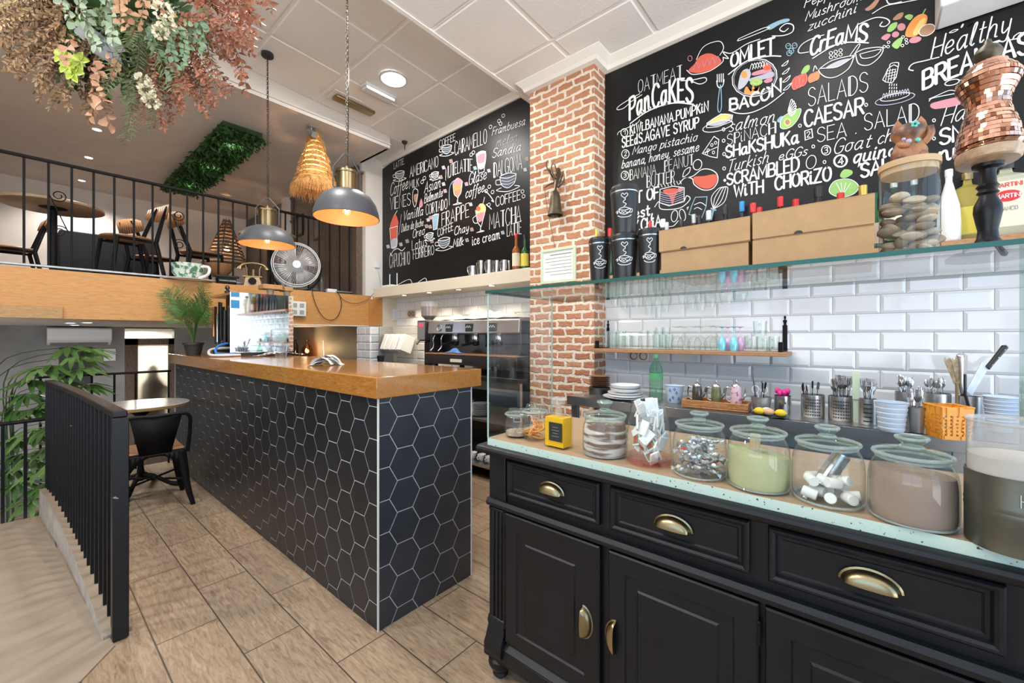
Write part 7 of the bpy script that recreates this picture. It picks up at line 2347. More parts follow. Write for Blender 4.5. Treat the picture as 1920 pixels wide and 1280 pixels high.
b = MB(); b.tube([qq(1021, 352, PIL - .03), qq(1026, 390, PIL - .025), qq(1036, 440, PIL - .02), qq(1040, 463, PIL - .015)], .0022, 5); b.build('pull_cord', 'dark_timber', t)
# white unit high on the right wall, mostly out of frame
p = PX(1774, 14, W1 - .2)
b = MB(); b.box(W1 - .22, W1 - .02, p.y - .5, p.y + .02, p.z, p.z + .3)
tag(b.build('wall_unit', 'white_plastic', bev=.01), 'white wall unit cut off at the top right above the food chalkboard', 'air conditioner')
# ================================================================ CEILING FITTINGS
c = Vector((2.33, 3.457, zc2(2.33, 3.457) - .008))
t = thing('ceiling_downlight', 'round white ceiling downlight that is switched on', 'ceiling light', c)
b = MB(); b.lathe([(.135, 0), (.135, -.008), (.115, -.012), (.113, 0)], c, 36); b.build('bezel', 'white_plastic', t)
b = MB(); b.lathe([(0, -.006), (.114, -.006)], c, 36); b.build('diffuser', 'lamp_white', t)
c = Vector((2.345, 3.735, zc2(2.345, 3.735) - .008))
t = thing('emergency_light', 'slim white emergency light box on the ceiling beside the downlight', 'emergency light', c)
b = MB(); b.box(c.x - .17, c.x + .17, c.y - .055, c.y + .055, c.z - .022, c.z + .005); b.build('base', 'white_plastic', t, bev=.004)
b = MB(); b.box(c.x - .162, c.x + .162, c.y - .045, c.y + .045, c.z - .05, c.z - .0225); b.build('diffuser', 'white_plastic', t, bev=.008)
c = Vector((2.30, 4.13, zc2(2.30, 4.13) - .008))
t = thing('ceiling_vent', 'narrow brass coloured vent in a white ceiling panel', 'vent', c)
b = MB(); b.box(c.x - .26, c.x + .26, c.y - .10, c.y + .10, c.z - .004, c.z + .004); b.build('plate', 'ceiling_grid', t)
b = MB(); b.box(c.x - .22, c.x + .22, c.y - .055, c.y + .055, c.z - .035, c.z - .0045); b.build('cover', 'brass', t, bev=.012)
p = PD(760, 258, 5.2); p.z = zc2(3.1, 4.5)
c = Vector((3.10, 4.36, zc2(3.10, 4.36) - .009))
b = MB(); b.lathe([(0, 0), (.035, 0), (.035, -.012), (.02, -.03), (0, -.032)], c, 16); b.tube([c + Vector((0, 0, -.03)), c + Vector((.0, 0, -.10))], .006, 6)
tag(b.build('smoke_detector', 'bronze'), 'small dark ceiling sensor near the corner above the coffee chalkboard', 'sensor')
# ================================================================ PENDANT LAMPS
def chain(b, c, z0, z1, s=.028):
 n = int((z1 - z0) / (s * .72)); st = (z1 - z0) / n
 for k in range(n):
  ce = Vector((c.x, c.y, z0 + st * (k + .5)))
  ax = (Vector((1, 0, 0)) if k % 2 else Vector((0, 1, 0)))
  b.tube([ce + ax * cos(a) * s * .24 + Vector((0, 0, sin(a) * s * .5)) for a in [2 * pi * i / 8 for i in range(8)]], .0022, 4, closed=True)
def pendant(c, vr, vs0, vn0, vap, rpx, label, ang):
 d = dep(c); R = rpx * d / F
 zr = zat(c, vr); zs = zat(c, vs0); zn = zat(c, vn0); za = zat(c, vap)
 zc = zc2(c.x, c.y) - .008
 t = thing('pendant_lamp', label, 'pendant lamp', (c.x, c.y, zr))
 o = (c.x, c.y, 0)
 n_ = R * .31
 P = [(R, zr), (R * .985, zr + (zs - zr) * .18), (R * .90, zr + (zs - zr) * .50), (R * .74, zr + (zs - zr) * .78), (R * .50, zr + (zs - zr) * .95), (n_, zs)]
 b = MB(); b.lathe(P, o, 48); b.build('shade', 'lampshade_grey', t)
 b = MB(); b.lathe([(r_ - .004, z - .0015) for r_, z in P] + [(0, zs - .004)], o, 48); b.build('shade_lining', 'lamp_inside', t)
 b = MB(); b.lathe([(R - .004, zr - .001), (R + .001, zr - .001), (R + .001, zr + .004)], o, 48); b.build('rim', 'lampshade_grey', t)
 b = MB(); b.lathe([(n_, zs - .003), (n_, zn - .012), (n_ * 1.12, zn - .012), (n_ * 1.14, zn - .004), (n_ * 1.12, zn + .006), (n_ * .9, zn + .008), (n_ * .55, zn + .016), (.016, zn + .02), (.014, zn + .04), (0, zn + .042)], o, 32); b.build('neck', 'antique_brass', t)
 u = Vector((cos(ang), sin(ang), 0))
 b = MB(); cc = Vector((c.x, c.y, 0))
 for sg in (-1, 1):
  b.tube([cc + u * sg * n_ * 1.12 + Vector((0, 0, zs + (zn - zs) * .05)), cc + u * sg * n_ * 1.35 + Vector((0, 0, zs + .02)), cc + u * sg * n_ * 1.35 + Vector((0, 0, zn + .015)), cc + u * sg * .018 + Vector((0, 0, za))], .005, 8)
  b.ball(cc + u * sg * n_ * 1.2 + Vector((0, 0, zs + .01)), .008)
 b.tube([cc + u * -.02 + Vector((0, 0, za)), cc + u * .02 + Vector((0, 0, za))], .006, 8)
 b.build('yoke', 'lampshade_grey', t)
 b = MB(); chain(b, cc, za, zc - .03); b.build('chain', 'bronze', t)
 b = MB(); b.tube(catmull([cc + Vector((.006, .004, zn + .04)), cc + Vector((.010, .0, za)), cc + Vector((.008, -.006, (za + zc) / 2)), cc + Vector((.004, .004, zc - .02))], 8), .0028, 6); b.build('flex', 'black_plastic', t)
 b = MB(); b.lathe([(0, zc - .03), (.045, zc - .03), (.05, zc - .024), (.05, zc - .001), (0, zc - .001)], o, 28); b.build('canopy', 'black_plastic', t)
 zb = zr + (zs - zr) * .30
 b = MB(); b.lathe([(.014, zb + .075), (.016, zb + .06), (.030, zb + .02), (.034, zb), (.028, zb - .022), (.012, zb - .036), (0, zb - .038)], o, 20); b.build('bulb', 'clear_glass', t)
 b = MB()
 for k in range(4):
  a = k * pi / 2
  b.tube([cc + Vector((.010 * cos(a), .010 * sin(a), zb + .045)), cc + Vector((.016 * cos(a), .016 * sin(a), zb)), cc + Vector((.008 * cos(a + .6), .008 * sin(a + .6), zb - .025))], .0022, 5)
 b.build('filament', 'filament', t)
 lamp('pendant_bulb_light', 'POINT', (c.x, c.y, zb - .01), 7, (1, .56, .24), size=.03)
pendant(Vector((1.427, 4.05, 0)), 459, 425, 394, 372, 47, 'grey dome pendant lamp with brass neck, the farther one by the railing', 2.5)
pendant(Vector((1.44, 2.685, 0)), 409, 358, 323, 290, 58.5, 'grey dome pendant lamp with brass neck, the nearer and larger one', -.2)
# ================================================================ HANGING FLOWER ARRANGEMENT
FD = 2.25
ar = thing('hanging_flower_arrangement', 'large hanging cloud of dried and artificial foliage at the top left', 'flower arrangement', PD(215, -60, FD))
random.seed(42)
CAMV = Vector((S_, C_, 0))
def leaf(b, p, d, L, w, fold=.25, n=None, curl=0.0):
 d = d.normalized()
 n = Vector((random.uniform(-1, 1), random.uniform(-1, 1), random.uniform(-1, 1))) if n is None else n
 s = d.cross(n)
 if s.length < 1e-3:
  s = d.cross(Vector((0, 0, 1)))
 s.normalize(); u = s.cross(d)
 A = b.vert(p)
 B1 = b.vert(p + d * L * .35 + s * w * .5 + u * fold * w); M1 = b.vert(p + d * L * .4 + u * 0)
 B2 = b.vert(p + d * L * .35 - s * w * .5 + u * fold * w)
 C1 = b.vert(p + d * L * .75 + s * w * .36 + u * (fold * w * .8 - curl * L)); M2 = b.vert(p + d * L * .75 - u * curl * L)
 C2 = b.vert(p + d * L * .75 - s * w * .36 + u * (fold * w * .8 - curl * L))
 E = b.vert(p + d * L - u * curl * L * 1.8)
 for f in ((A, B1, M1), (A, M1, B2), (B1, C1, M2, M1), (M1, M2, C2, B2), (C1, E, M2), (M2, E, C2)):
  b.face(f)
def sprig(name, m, u0, v0, u1, v1, n, L, w, dd=0.0, droop=10, spread=1.0, stem='dark_timber', round_=False, par=ar, D=FD, pair=True, jit=.5):
 L, w = L * D / F, w * D / F
 a = PD(u0, v0, D + dd); e = PD(u1, v1, D + dd + random.uniform(-.08, .08))
 mid = (a + e) / 2 + Vector((random.uniform(-.03, .03), random.uniform(-.03, .03), droop * D / F))
 P = catmull([a, mid, e], max(3, n // 2))
 b = MB()
 b.m = 1; b.tube(P, [.003 - .002 * i / (len(P) - 1) for i in range(len(P))], 4, cap=False); b.m = 0
 for i in range(n):
  f = (i + .5) / n
  k = f * (len(P) - 1); j = min(int(k), len(P) - 2)
  p = P[j].lerp(P[j + 1], k - j)
  tg = (P[j + 1] - P[j]).normalized()
  for sg in ((-1, 1) if pair else (random.choice((-1, 1)),)):
   sd = tg.cross(CAMV).normalized() * sg
   d = tg * random.uniform(.35, .8) + sd * spread * random.uniform(.6, 1.1) + Vector((random.uniform(-1, 1), random.uniform(-1, 1), random.uniform(-1, 1))) * jit
   leaf(b, p, d, L * random.uniform(.75, 1.2), w * random.uniform(.8, 1.2), n=-CAMV + Vector((random.uniform(-1, 1), random.uniform(-1, 1), random.uniform(-1, 1))) * .8)
 leaf(b, P[-1], P[-1] - P[-2], L, w)
 b.build(name, [m, stem], par, angle=70)
def fan(name, m, cu, cv, a0, a1, r0, r1, k, n, L, w, dd=0, **kw):
 for i in range(k):
  a = radians(a0 + (a1 - a0) * (i + .5) / k + random.uniform(-6, 6)); r = random.uniform(.8, 1.1) * r1
  sprig(name, m, cu + cos(a) * r0, cv + sin(a) * r0, cu + cos(a) * r, cv + sin(a) * r, n, L, w, dd + random.uniform(-.12, .12), **kw)
# dark heart of the arrangement
fan('dark_foliage', 'leaf_dark', 215, -20, 10, 175, 0, 150, 22, 9, 30, 11, .18)
fan('dark_foliage', 'leaf_dark', 200, 30, 30, 160, 0, 140, 18, 11, 22, 9, .12)
fan('olive_spray', 'leaf_needle', 215, 10, 25, 165, 20, 165, 22, 16, 11, 5, -.02)
# tan and sand sprays to the left
fan('tan_spray', 'leaf_tan', 150, -30, 95, 185, 40, 190, 34, 22, 10, 4.4, .02)
fan('tan_spray', 'leaf_tan', 130, 30, 110, 178, 20, 150, 18, 20, 10, 4.4, -.04)
fan('sand_spray', 'leaf_sand', 120, -20, 150, 185, 30, 150, 10, 18, 11, 5, -.10)
fan('tan_spray', 'leaf_tan', 175, 60, 80, 140, 10, 150, 18, 20, 10, 4.4, .06)
# rust sprays to the right and below
fan('rust_spray', 'leaf_rust', 300, 20, 15, 85, 40, 185, 24, 22, 9.5, 4.6, .0)
fan('rust_spray', 'leaf_rust', 330, -40, -5, 60, 40, 170, 16, 18, 11, 5.6, .05)
fan('rust_spray', 'leaf_rust', 290, 60, 50, 105, 40, 170, 20, 22, 8.5, 3.8, -.04)
for (u0, v0, u1, v1) in ((430, -30, 478, 36), (470, -40, 510, 20), (440, -20, 462, 28), (420, 60, 462, 170), (405, 40, 450, 140)):
 sprig('rust_spray', 'leaf_rust', u0, v0, u1, v1, 9, 15, 9, .05)
# green needles
fan('needle_sprig', 'leaf_needle', 265, 30, 50, 115, 30, 150, 10, 22, 17, 1.8, -.10, spread=1.3, jit=.25)
for (u0, v0, u1, v1) in ((240, 150, 235, 262), (232, 160, 246, 250), (275, 180, 282, 240), (385, 10, 402, 150), (375, 20, 395, 120)):
 sprig('needle_sprig', 'leaf_needle', u0, v0, u1, v1, 22, 15, 1.8, -.05, spread=1.2, jit=.25)
# eucalyptus
for (u0, v0, u1, v1, n) in ((165, -40, 212, 75, 7), (150, -40, 182, 88, 8), (190, -30, 205, 55, 6), (120, -20, 150, 60, 5), (140, -30, 168, 66, 6)):
 sprig('eucalyptus_sprig', 'leaf_euc', u0, v0, u1, v1, n + 3, 13, 10.5, -.26, spread=.8, jit=.35)
for (u0, v0, u1, v1, n) in ((300, 40, 318, 140, 7), (330, 50, 345, 120, 6), (290, 60, 305, 110, 5), (350, 40, 352, 100, 5), (320, 60, 330, 130, 6), (370, 40, 378, 90, 5)):
 sprig('eucalyptus_sprig', 'leaf_euc_deep' if n != 7 else 'leaf_euc', u0, v0, u1, v1, n + 3, 11.5, 9.5, -.20, spread=.8, jit=.35)
# peach round-leaved stems
for (u0, v0, u1, v1, n) in ((235, -30, 245, 55, 7), (255, -20, 262, 45, 6), (225, 0, 228, 48, 5), (275, 0, 330, 48, 5), (175, 170, 172, 222, 5), (185, 180, 205, 235, 6), (150, 80, 125, 110, 4), (205, 110, 215, 140, 4), (170, 120, 185, 160, 4)):
 sprig('peach_stem', 'leaf_peach', u0, v0, u1, v1, n + 1, 14, 10.5, -.24, spread=.8, jit=.45)
for (u, v, k) in ((305, 20, 15), (312, 45, 13), (300, 60, 10), (276, 168, 12), (284, 188, 12), (268, 150, 9)):
 b = MB(); c = PD(u, v, FD - .24)
 for i in range(46):
  d = Vector((random.gauss(0, 1), random.gauss(0, 1), random.gauss(0, 1))).normalized()
  leaf(b, c + d * k * .62 * FD / F, d, 7 * FD / F, 6 * FD / F)
 b.build('cream_blossom', 'petal_cream', ar, angle=70)
b = MB()
for (u, v) in ((118, 105), (128, 125), (140, 138), (150, 115)):
 c = PD(u, v, FD - .26)
 for i in range(5):
  a = i * 1.256
  leaf(b, c, Vector((C_ * cos(a), -S_ * cos(a), sin(a))), 17 * FD / F, 13 * FD / F, n=-CAMV)
b.build('lime_orchid', 'petal_lime', ar, angle=70)
b = MB()
for (u, v, a) in ((185, 80, .5), (200, 98, .7), (215, 95, .4), (165, 72, .3), (220, 108, .8)):
 leaf(b, PD(u - 25, v - 18, FD - .2), Vector((C_ * cos(a), -S_ * cos(a), -sin(a))), 46 * FD / F, 26 * FD / F, n=-CAMV, fold=.1)
b.build('slate_leaf', 'leaf_slate', ar, angle=70)
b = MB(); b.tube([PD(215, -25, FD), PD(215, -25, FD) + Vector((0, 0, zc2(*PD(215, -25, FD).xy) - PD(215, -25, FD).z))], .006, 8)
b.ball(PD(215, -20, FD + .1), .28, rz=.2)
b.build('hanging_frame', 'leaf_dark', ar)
# ================================================================ MEZZANINE RAILING
t = thing('mezzanine_railing', 'black metal railing along the mezzanine edge', 'railing', (1, FAS + .21, MZ))
RY = FAS + .22
b = MB(); b.box(-.9, 2.9, RY - .02, RY + .02, 2.752, 2.774); b.build('top_rail', 'black_metal', t, bev=.003)
b = MB(); b.box(-.9, 2.9, RY - .018, RY + .018, 1.862, 1.880); b.build('bottom_rail', 'galvanised', t, bev=.003)
for k in range(-5, 23):
 x = .028 + .135 * k
 b = MB(); b.box(x - .008, x + .008, RY - .008, RY + .008, 1.8801, 2.7519); b.build('baluster', 'black_metal', t, bev=.002)
for x in (-.85, .8, 2.0, 2.88):
 b = MB(); b.box(x - .014, x + .014, RY - .014, RY + .014, MZ + .001, 1.862); b.build('rail_foot', 'black_metal', t)
def spiral(b, c, r, turns, a0, sg=1):
 n = 26
 return [c + Vector((cos(a0 + sg * turns * 2 * pi * i / n) * r * (1 - .72 * i / n), 0, sin(a0 + sg * turns * 2 * pi * i / n) * r * (1 - .72 * i / n))) for i in range(n + 1)]
for u, v0, v1 in ((110, 367, 434), (335, 404, 458)):
 p, q = PY(u, v0, RY), PY(u + 1, v1, RY)
 b = MB(); b.tube(list(reversed(spiral(b, p, .055, 1.6, pi))) + spiral(b, q, .055, 1.6, 0), .0045, 6)
 b.build('scroll', 'black_metal', t)
# ================================================================ MEZZANINE FURNITURE
def cafe_chair(loc, rz, label):
 t = thing('cafe_chair', label, 'chair', loc, rz, 'mezzanine chairs')
 b = MB(); b.M = Matrix.Translation((0, 0, .45))
 b.lathe([(0, -.012), (.20, -.012), (.21, 0), (.20, .010), (0, .012)], (0, 0, 0), 20, sx=1.0, sy=.98); b.build('seat', 'shelf_wood', t, local=True)
 for s in (-1, 1):
  b = MB(); b.tube([(.19, s * .19, 0), (.14, s * .17, .44)], .016, 8); b.build('leg', 'black_metal', t, local=True)
  b = MB(); b.tube([(-.25, s * .19, 0), (-.17, s * .17, .42), (-.25, s * .12, .70), (-.30, s * .10, .84)], [.017, .02, .018, .015], 8); b.build('leg', 'black_metal', t, local=True)
  b = MB(); b.tube([(.15, s * .17, .425), (-.17, s * .17, .425)], .014, 8); b.build('side_rail', 'black_metal', t, local=True)
 b = MB(); n = 14
 rows = []
 for k in range(n + 1):
  a = -1.0 + 2.0 * k / n
  rows.append((-.31 + .07 * (1 - cos(a)) * 1.4, .22 * sin(a) / sin(1.0)))
 for (x0, y0), (x1, y1) in zip(rows, rows[1:]):
  f0 = 1 - (abs(y0) / .24) ** 3 * .5; f1 = 1 - (abs(y1) / .24) ** 3 * .5
  b.quad((x0 + .02, y0, .78 - .085 * f0), (x1 + .02, y1, .78 - .085 * f1), (x1 - .01, y1, .78 + .085 * f1), (x0 - .01, y0, .78 + .085 * f0))
 o = b.build('backrest', 'shelf_wood', t, local=True); so = o.modifiers.new('t', 'SOLIDIFY'); so.thickness = .014
 return t
def round_table(loc, r, label, h=.74, m='counter_wood'):
 t = thing('round_table', label, 'table', loc)
 L = Vector(loc)
 b = MB(); b.lathe([(0, h - .03), (r * .97, h - .03), (r, h - .024), (r, h - .003), (r * .99, h), (0, h)], L, 40); b.build('tabletop', m, t)
 b = MB(); b.lathe([(0, .001), (.20, .001), (.20, .012), (.04, .03), (.028, .06), (.028, h - .05), (.10, h - .031), (0, h - .031)], L, 20); b.build('pedestal', 'black_metal', t)
 return t
p = PZ(100, 388, MZ + .72); round_table((p.x, p.y, MZ), .36, 'round wooden mezzanine table behind the railing at the far left')
p = PZ(497, 440, MZ + .74); round_table((p.x + .05, p.y, MZ), .33, 'round wooden mezzanine table behind the farther pendant lamp')
p = PZ(240, 440, MZ + .45); cafe_chair((p.x + .02, p.y + .22, MZ), pi + .25, 'wooden chair with black frame under the moss panel, turned toward the left')
p = PZ(395, 470, MZ + .45); cafe_chair((p.x - .02, p.y + .3, MZ), .15, 'wooden chair with black frame in front of the slatted lamp')
p = PZ(345, 475, MZ + .40); cafe_chair((p.x - .1, p.y + 1.0, MZ), .4, 'farther wooden chair behind the giant cup')
p = PZ(30, 460, MZ + .45); cafe_chair((p.x - .05, p.y + .3, MZ), pi + .1, 'wooden chair at the left end of the mezzanine')
b = MB(); p = PZ(165, 470, MZ + .6)
b.cbox((.75, 7.4, MZ + .36), (.9, .5, .70)); tag(b.build('bench_box', 'fabric_dark', bev=.02), 'dark upholstered bench block beneath the left mezzanine table', 'bench')
p = Vector((2.18, 7.9, MZ)); round_table((p.x, p.y, MZ), .34, 'round mezzanine table carrying the slatted wooden lamp', h=.66)
# slatted wooden cone lamp
zb = MZ + .6605
t = thing('slatted_lamp', 'tapered lamp of stacked wooden slats glowing from inside', 'lamp', (p.x, p.y, zb))
for k in range(12):
 z = zb + .005 + k * .058; r = .30 - .022 * k
 b = MB(); b.lathe([(r, z), (r + .006, z + .004), (r - .008, z + .034), (r - .018, z + .034), (r - .010, z)], (p.x, p.y, 0), 6)
 b.build('slat_ring', 'dark_timber', t, smooth=False)
b = MB()
for k in range(6):
 a = pi / 3 * k
 b.tube([(p.x + .292 * cos(a), p.y + .292 * sin(a), zb + .010), (p.x + .04 * cos(a), p.y + .04 * sin(a), zb + .70)], .008, 6)
b.build('lamp_frame', 'dark_timber', t)
b = MB(); b.ball((p.x, p.y, zb + .22), .04); b.build('bulb', 'lamp_warm', t)
lamp('slatted_lamp_light', 'POINT', (p.x, p.y, zb + .22), 45, (1, .55, .25), size=.05)
# woven straw pendant
c = Vector((2.13, 4.66, 0)); d = dep(c)
t = thing('straw_pendant', 'woven straw cone pendant lamp glowing beside the timber post', 'pendant lamp', (c.x, c.y, zat(c, 370)))
ztp, zbt = MC - .03, zat(c, 348)
b = MB(); N = 10
for k in range(N):
 f0 = k / N; f1 = (k + .80) / N
 r0 = .03 + .165 * f0 ** 1.1; r1 = .03 + .165 * f1 ** 1.1 + .01
 z0 = ztp + (zbt - ztp) * f0; z1 = ztp + (zbt - ztp) * f1
 b.lathe([(r0, z0), (r1, z1), (r1 - .008, z1)], c, 40)
b.build('woven_band', 'straw', t)
b = MB(); random.seed(8)
for k in range(1500):
 f = random.random() ** .85; a = random.uniform(0, 2 * pi)
 if f > .96: f = 1
 r = .03 + .17 * f; z = ztp + (zbt - ztp) * f
 p0 = Vector((c.x + r * cos(a), c.y + r * sin(a), z))
 fr = k % 3 == 0
 if fr:
  r, z = .205, zbt + .01; p0 = Vector((c.x + r * cos(a), c.y + r * sin(a), z))
 dr = Vector((cos(a), sin(a), 0)); tgv = Vector((-sin(a), cos(a), 0))
 e = p0 + dr * random.uniform(.01, .05) + tgv * random.uniform(-.06, .06) - Vector((0, 0, random.uniform(.06, .16) if fr else random.uniform(.03, .08)))
 b.tube([p0, (p0 + e) / 2 + dr * .012, e], [.0028, .0024, .001], 4, cap=False)
b.build('straw_fringe', 'straw', t)
b = MB(); b.tube([(c.x, c.y, ztp), (c.x, c.y, MC - .001)], .004, 6); b.lathe([(0, ztp + .012), (.02, ztp + .01), (.03, ztp)], c, 16); b.build('cord', 'straw', t)
b = MB(); b.ball((c.x, c.y, ztp - .36), .04); b.build('bulb', 'lamp_warm', t)
lamp('straw_pendant_light', 'POINT', (c.x, c.y, ztp - .30), 24, (1, .50, .22), size=.02)
# glowing round wall lamp
p = PX(632, 303, 2.9)
t = thing('wall_sconce', 'round glowing peach wall lamp behind the nearer pendant', 'wall lamp', p)
b = MB(); rs = .155
b.lathe([(rs, 0), (rs, .03), (rs * .9, .045), (0, .05)], (0, 0, 0), 32)
for i, v in enumerate(b.v): b.v[i] = Vector((2.919 - v.z, p.y + v.x, p.z + v.y))
b.build('lamp_disc', 'sconce_glow', t)
lamp('wall_sconce_light', 'POINT', (2.78, p.y, p.z), 26, (1, .52, .26), size=.1)
# ceiling spot on the bulkhead edge and ceiling downlights
p = PY(607, 246, 4.50)
c = Vector((2.06, 4.60, MC - .0005))
t = thing('ceiling_spotlight', 'small spotlight fixed under the mezzanine ceiling edge', 'spotlight', c)
b = MB(); b.box(c.x - .04, c.x + .04, c.y - .03, c.y + .03, c.z - .02, c.z); b.build('mount', 'galvanised', t)
b = MB(); b.tube([c + Vector((0, 0, -.02)), c + Vector((0, 0, -.06))], .008, 8); b.tube([c + Vector((-.01, .03, -.05)), c + Vector((.01, -.05, -.11))], [.026, .032], 14); b.build('spot_head', 'galvanised', t)
for k, (x, y) in enumerate(((.56, 6.5), (.58, 7.6), (.60, 8.8))):
 c = Vector((x, y, MC - .0005))
 t = thing('mezzanine_downlight', 'bright recessed downlight in the mezzanine ceiling, %s from the front' % ('first', 'second', 'third')[k], 'ceiling light', c, 0, 'mezzanine ceiling downlights')
 b = MB(); b.lathe([(.05, 0), (.05, -.006), (.038, -.006), (.036, 0)], c, 20); b.build('bezel', 'white_plastic', t)
 b = MB(); b.lathe([(0, -.004), (.037, -.004)], c, 20); b.build('lamp_face', 'lamp_white', t)
 lamp('mezzanine_downlight_light', 'SPOT', (x, y, MC - .03), 90, (1, .90, .82), size=.04, spot=2.4, blend=.6)
# moss panel hanging under the ceiling
t = thing('moss_panel', 'long green moss and leaf panel hung under the mezzanine ceiling', 'plant panel', (1.58, 6.6, MC - .08))
b = MB(); b.box(1.40, 1.78, 5.2, 8.0, MC - .05, MC - .001); b.build('backing', 'leaf_dark', t)
b = MB(); random.seed(12)
for k in range(2600):
 x, y = random.uniform(1.37, 1.81), random.uniform(5.15, 8.05)
 leaf(b, Vector((x, y, MC - .05 - random.uniform(0, .05))), Vector((random.uniform(-1, 1), random.uniform(-1, 1), -random.uniform(.1, .9))), random.uniform(.04, .085), random.uniform(.02, .04))
b.build('leaves', 'moss', t, angle=80)
for y_ in (5.5, 6.4, 7.4):
 lamp('moss_panel_light', 'POINT', (1.58, y_, MC - .17), .9, (.9, 1, .85), size=.02)
# pictures on the right wall of the mezzanine
for k, (u0, u1, v0, v1, X) in enumerate(((535, 550, 376, 415, 2.905), (551, 568, 408, 440, 2.905), (588, 604, 380, 446, 2.905))):
 a_, d_ = PX(u0, v0, X), PX(u1, v1, X)
 t = thing('picture_frame', 'small dark framed picture on the right wall of the mezzanine, ' + ('upper left', 'lower with thick black frame', 'tall and pale-edged')[k], 'picture frame', (X, (a_.y + d_.y) / 2, (a_.z + d_.z) / 2))
 y0, y1, z0, z1 = d_.y, a_.y, d_.z, a_.z
 b = MB()
 for q in ((y0, y1, z0, z0 + .03), (y0, y1, z1 - .03, z1), (y0, y0 + .03, z0 + .03, z1 - .03), (y1 - .03, y1, z0 + .03, z1 - .03)): b.box(X - .01, X + .012, *q)
 b.build('frame', 'black_paint' if k == 1 else 'dark_timber', t, smooth=False)
 b = MB(); b.box(X + .002, X + .008, y0 + .03, y1 - .03, z0 + .03, z1 - .03); b.build('picture', 'dark_stucco', t, smooth=False)
# ---- things along the mezzanine edge
p = PZ(353, 524, MZ + .007); p = Vector((p.x, FAS + .16, MZ + .006));
p = Vector((PY(353, 500, FAS + .06).x, FAS + .06, MZ + .006))
W_ = 51 * dep(p) / F
t = thing('giant_cup', 'oversized white cup with a green leaf print on its saucer', 'cup', p)
b = MB(); r = W_ * .5; h = zat(p, 495) - p.z
b.lathe([(0, .012), (r * .62, .012), (r * .70, .02), (r * .93, h * .45), (r, h), (r * .96, h), (r * .86, h * .4), (0, .03)], p, 40); b.build('cup_body', 'leaf_print', t)
b = MB(); b.lathe([(0, 0), (r * .7, 0), (r * 1.45, .012), (r * 1.47, .018), (r * .8, .010), (0, .010)], p, 40); b.build('saucer', 'white_ceramic', t)
sd = Vector((C_, -S_, 0))
b = MB(); b.tube(catmull([p + sd * r * .9 + Vector((0, 0, h * .85)), p + sd * r * 1.5 + Vector((0, 0, h * .8)), p + sd * r * 1.45 + Vector((0, 0, h * .4)), p + sd * r * .8 + Vector((0, 0, h * .2))], 6), .014, 10); b.build('handle', 'white_ceramic', t)
# antique telephone
p = Vector((PY(475, 500, FAS + .08).x, FAS + .08, MZ + .006)); k = dep(p) / F
t = thing('antique_telephone', 'antique wooden telephone with brass cradle at the mezzanine edge', 'telephone', p)
fr = Matrix.Translation(p) @ Matrix.Rotation(-.45, 4, 'Z')
b = MB(); b.M = fr; b.prism([(-.085, 0), (.085, 0), (.065, .10), (-.065, .10)], -.06, .06, 'Y'); b.build('base', 'pale_wood', t, bev=.004)
b = MB(); b.M = fr; b.box(-.09, .09, -.065, .065, .1005, .112); b.tube([(0, 0, .112), (0, 0, .19)], .012, 8)
for s in (-1, 1): b.tube([(s * .06, 0, .112), (s * .06, 0, .20), (s * .075, 0, .23)], .006, 8)
b.build('cradle', 'brass', t)
b = MB(); b.M = fr @ Matrix.Translation((0, -.062, .055)); b.tube([(0, 0, 0), (0, -.014, 0)], .038, 24); b.build('dial', 'black_metal', t)
b = MB(); b.M = fr; b.tube(catmull([(-.12, 0, .215), (-.09, 0, .245), (0, 0, .262), (.09, 0, .245), (.12, 0, .215)], 6), .012, 10)
for s in (-1, 1): b.tube([(s * .118, 0, .225), (s * .128, 0, .19)], [.014, .026], 12)
b.build('handset', 'brass', t)
# dark antique machine and bowl
p = Vector((PY(425, 515, FAS + .08).x, FAS + .08, MZ + .006))
t = thing('typewriter', 'dark antique typewriter between the giant cup and the telephone', 'typewriter', p)
fr = Matrix.Translation(p) @ Matrix.Rotation(-.1, 4, 'Z') @ Matrix.Scale(.62, 4)
b = MB(); b.M = fr; b.prism([(-.13, 0), (.10, 0), (.10, .13), (-.02, .13), (-.13, .05)], -.12, .12, 'X') if False else b.box(-.14, .14, -.02, .12, 0, .12); b.box(-.13, .13, -.12, -.02, 0, .04); b.build('body', 'black_metal', t, bev=.012)
b = MB(); b.M = fr; b.tube([(-.17, .06, .145), (.17, .06, .145)], .022, 14); b.ball((-.18, .06, .145), .02); b.ball((.18, .06, .145), .02); b.build('roller', 'rubber', t)
b = MB(); b.M = fr
for i in range(4):
 for j in range(10): b.lathe([(0, .006), (.009, .006), (.009, 0)], (-.11 + .024 * j + .006 * (i % 2), -.11 + .024 * i, .045 + .008 * i), 8)
b.build('keys', 'galvanised', t)
p = Vector((PY(412, 500, FAS + .42).x, FAS + .42, MZ + .0005));
t = thing('wooden_bowl', 'turned wooden bowl on a short foot behind the typewriter', 'bowl', p)
b = MB(); b.lathe([(0, 0), (.07, 0), (.05, .05), (.04, .12), (.10, .17), (.15, .26), (.14, .26), (.09, .18), (0, .15)], p, 28); b.build('bowl_body', 'shelf_wood', t)
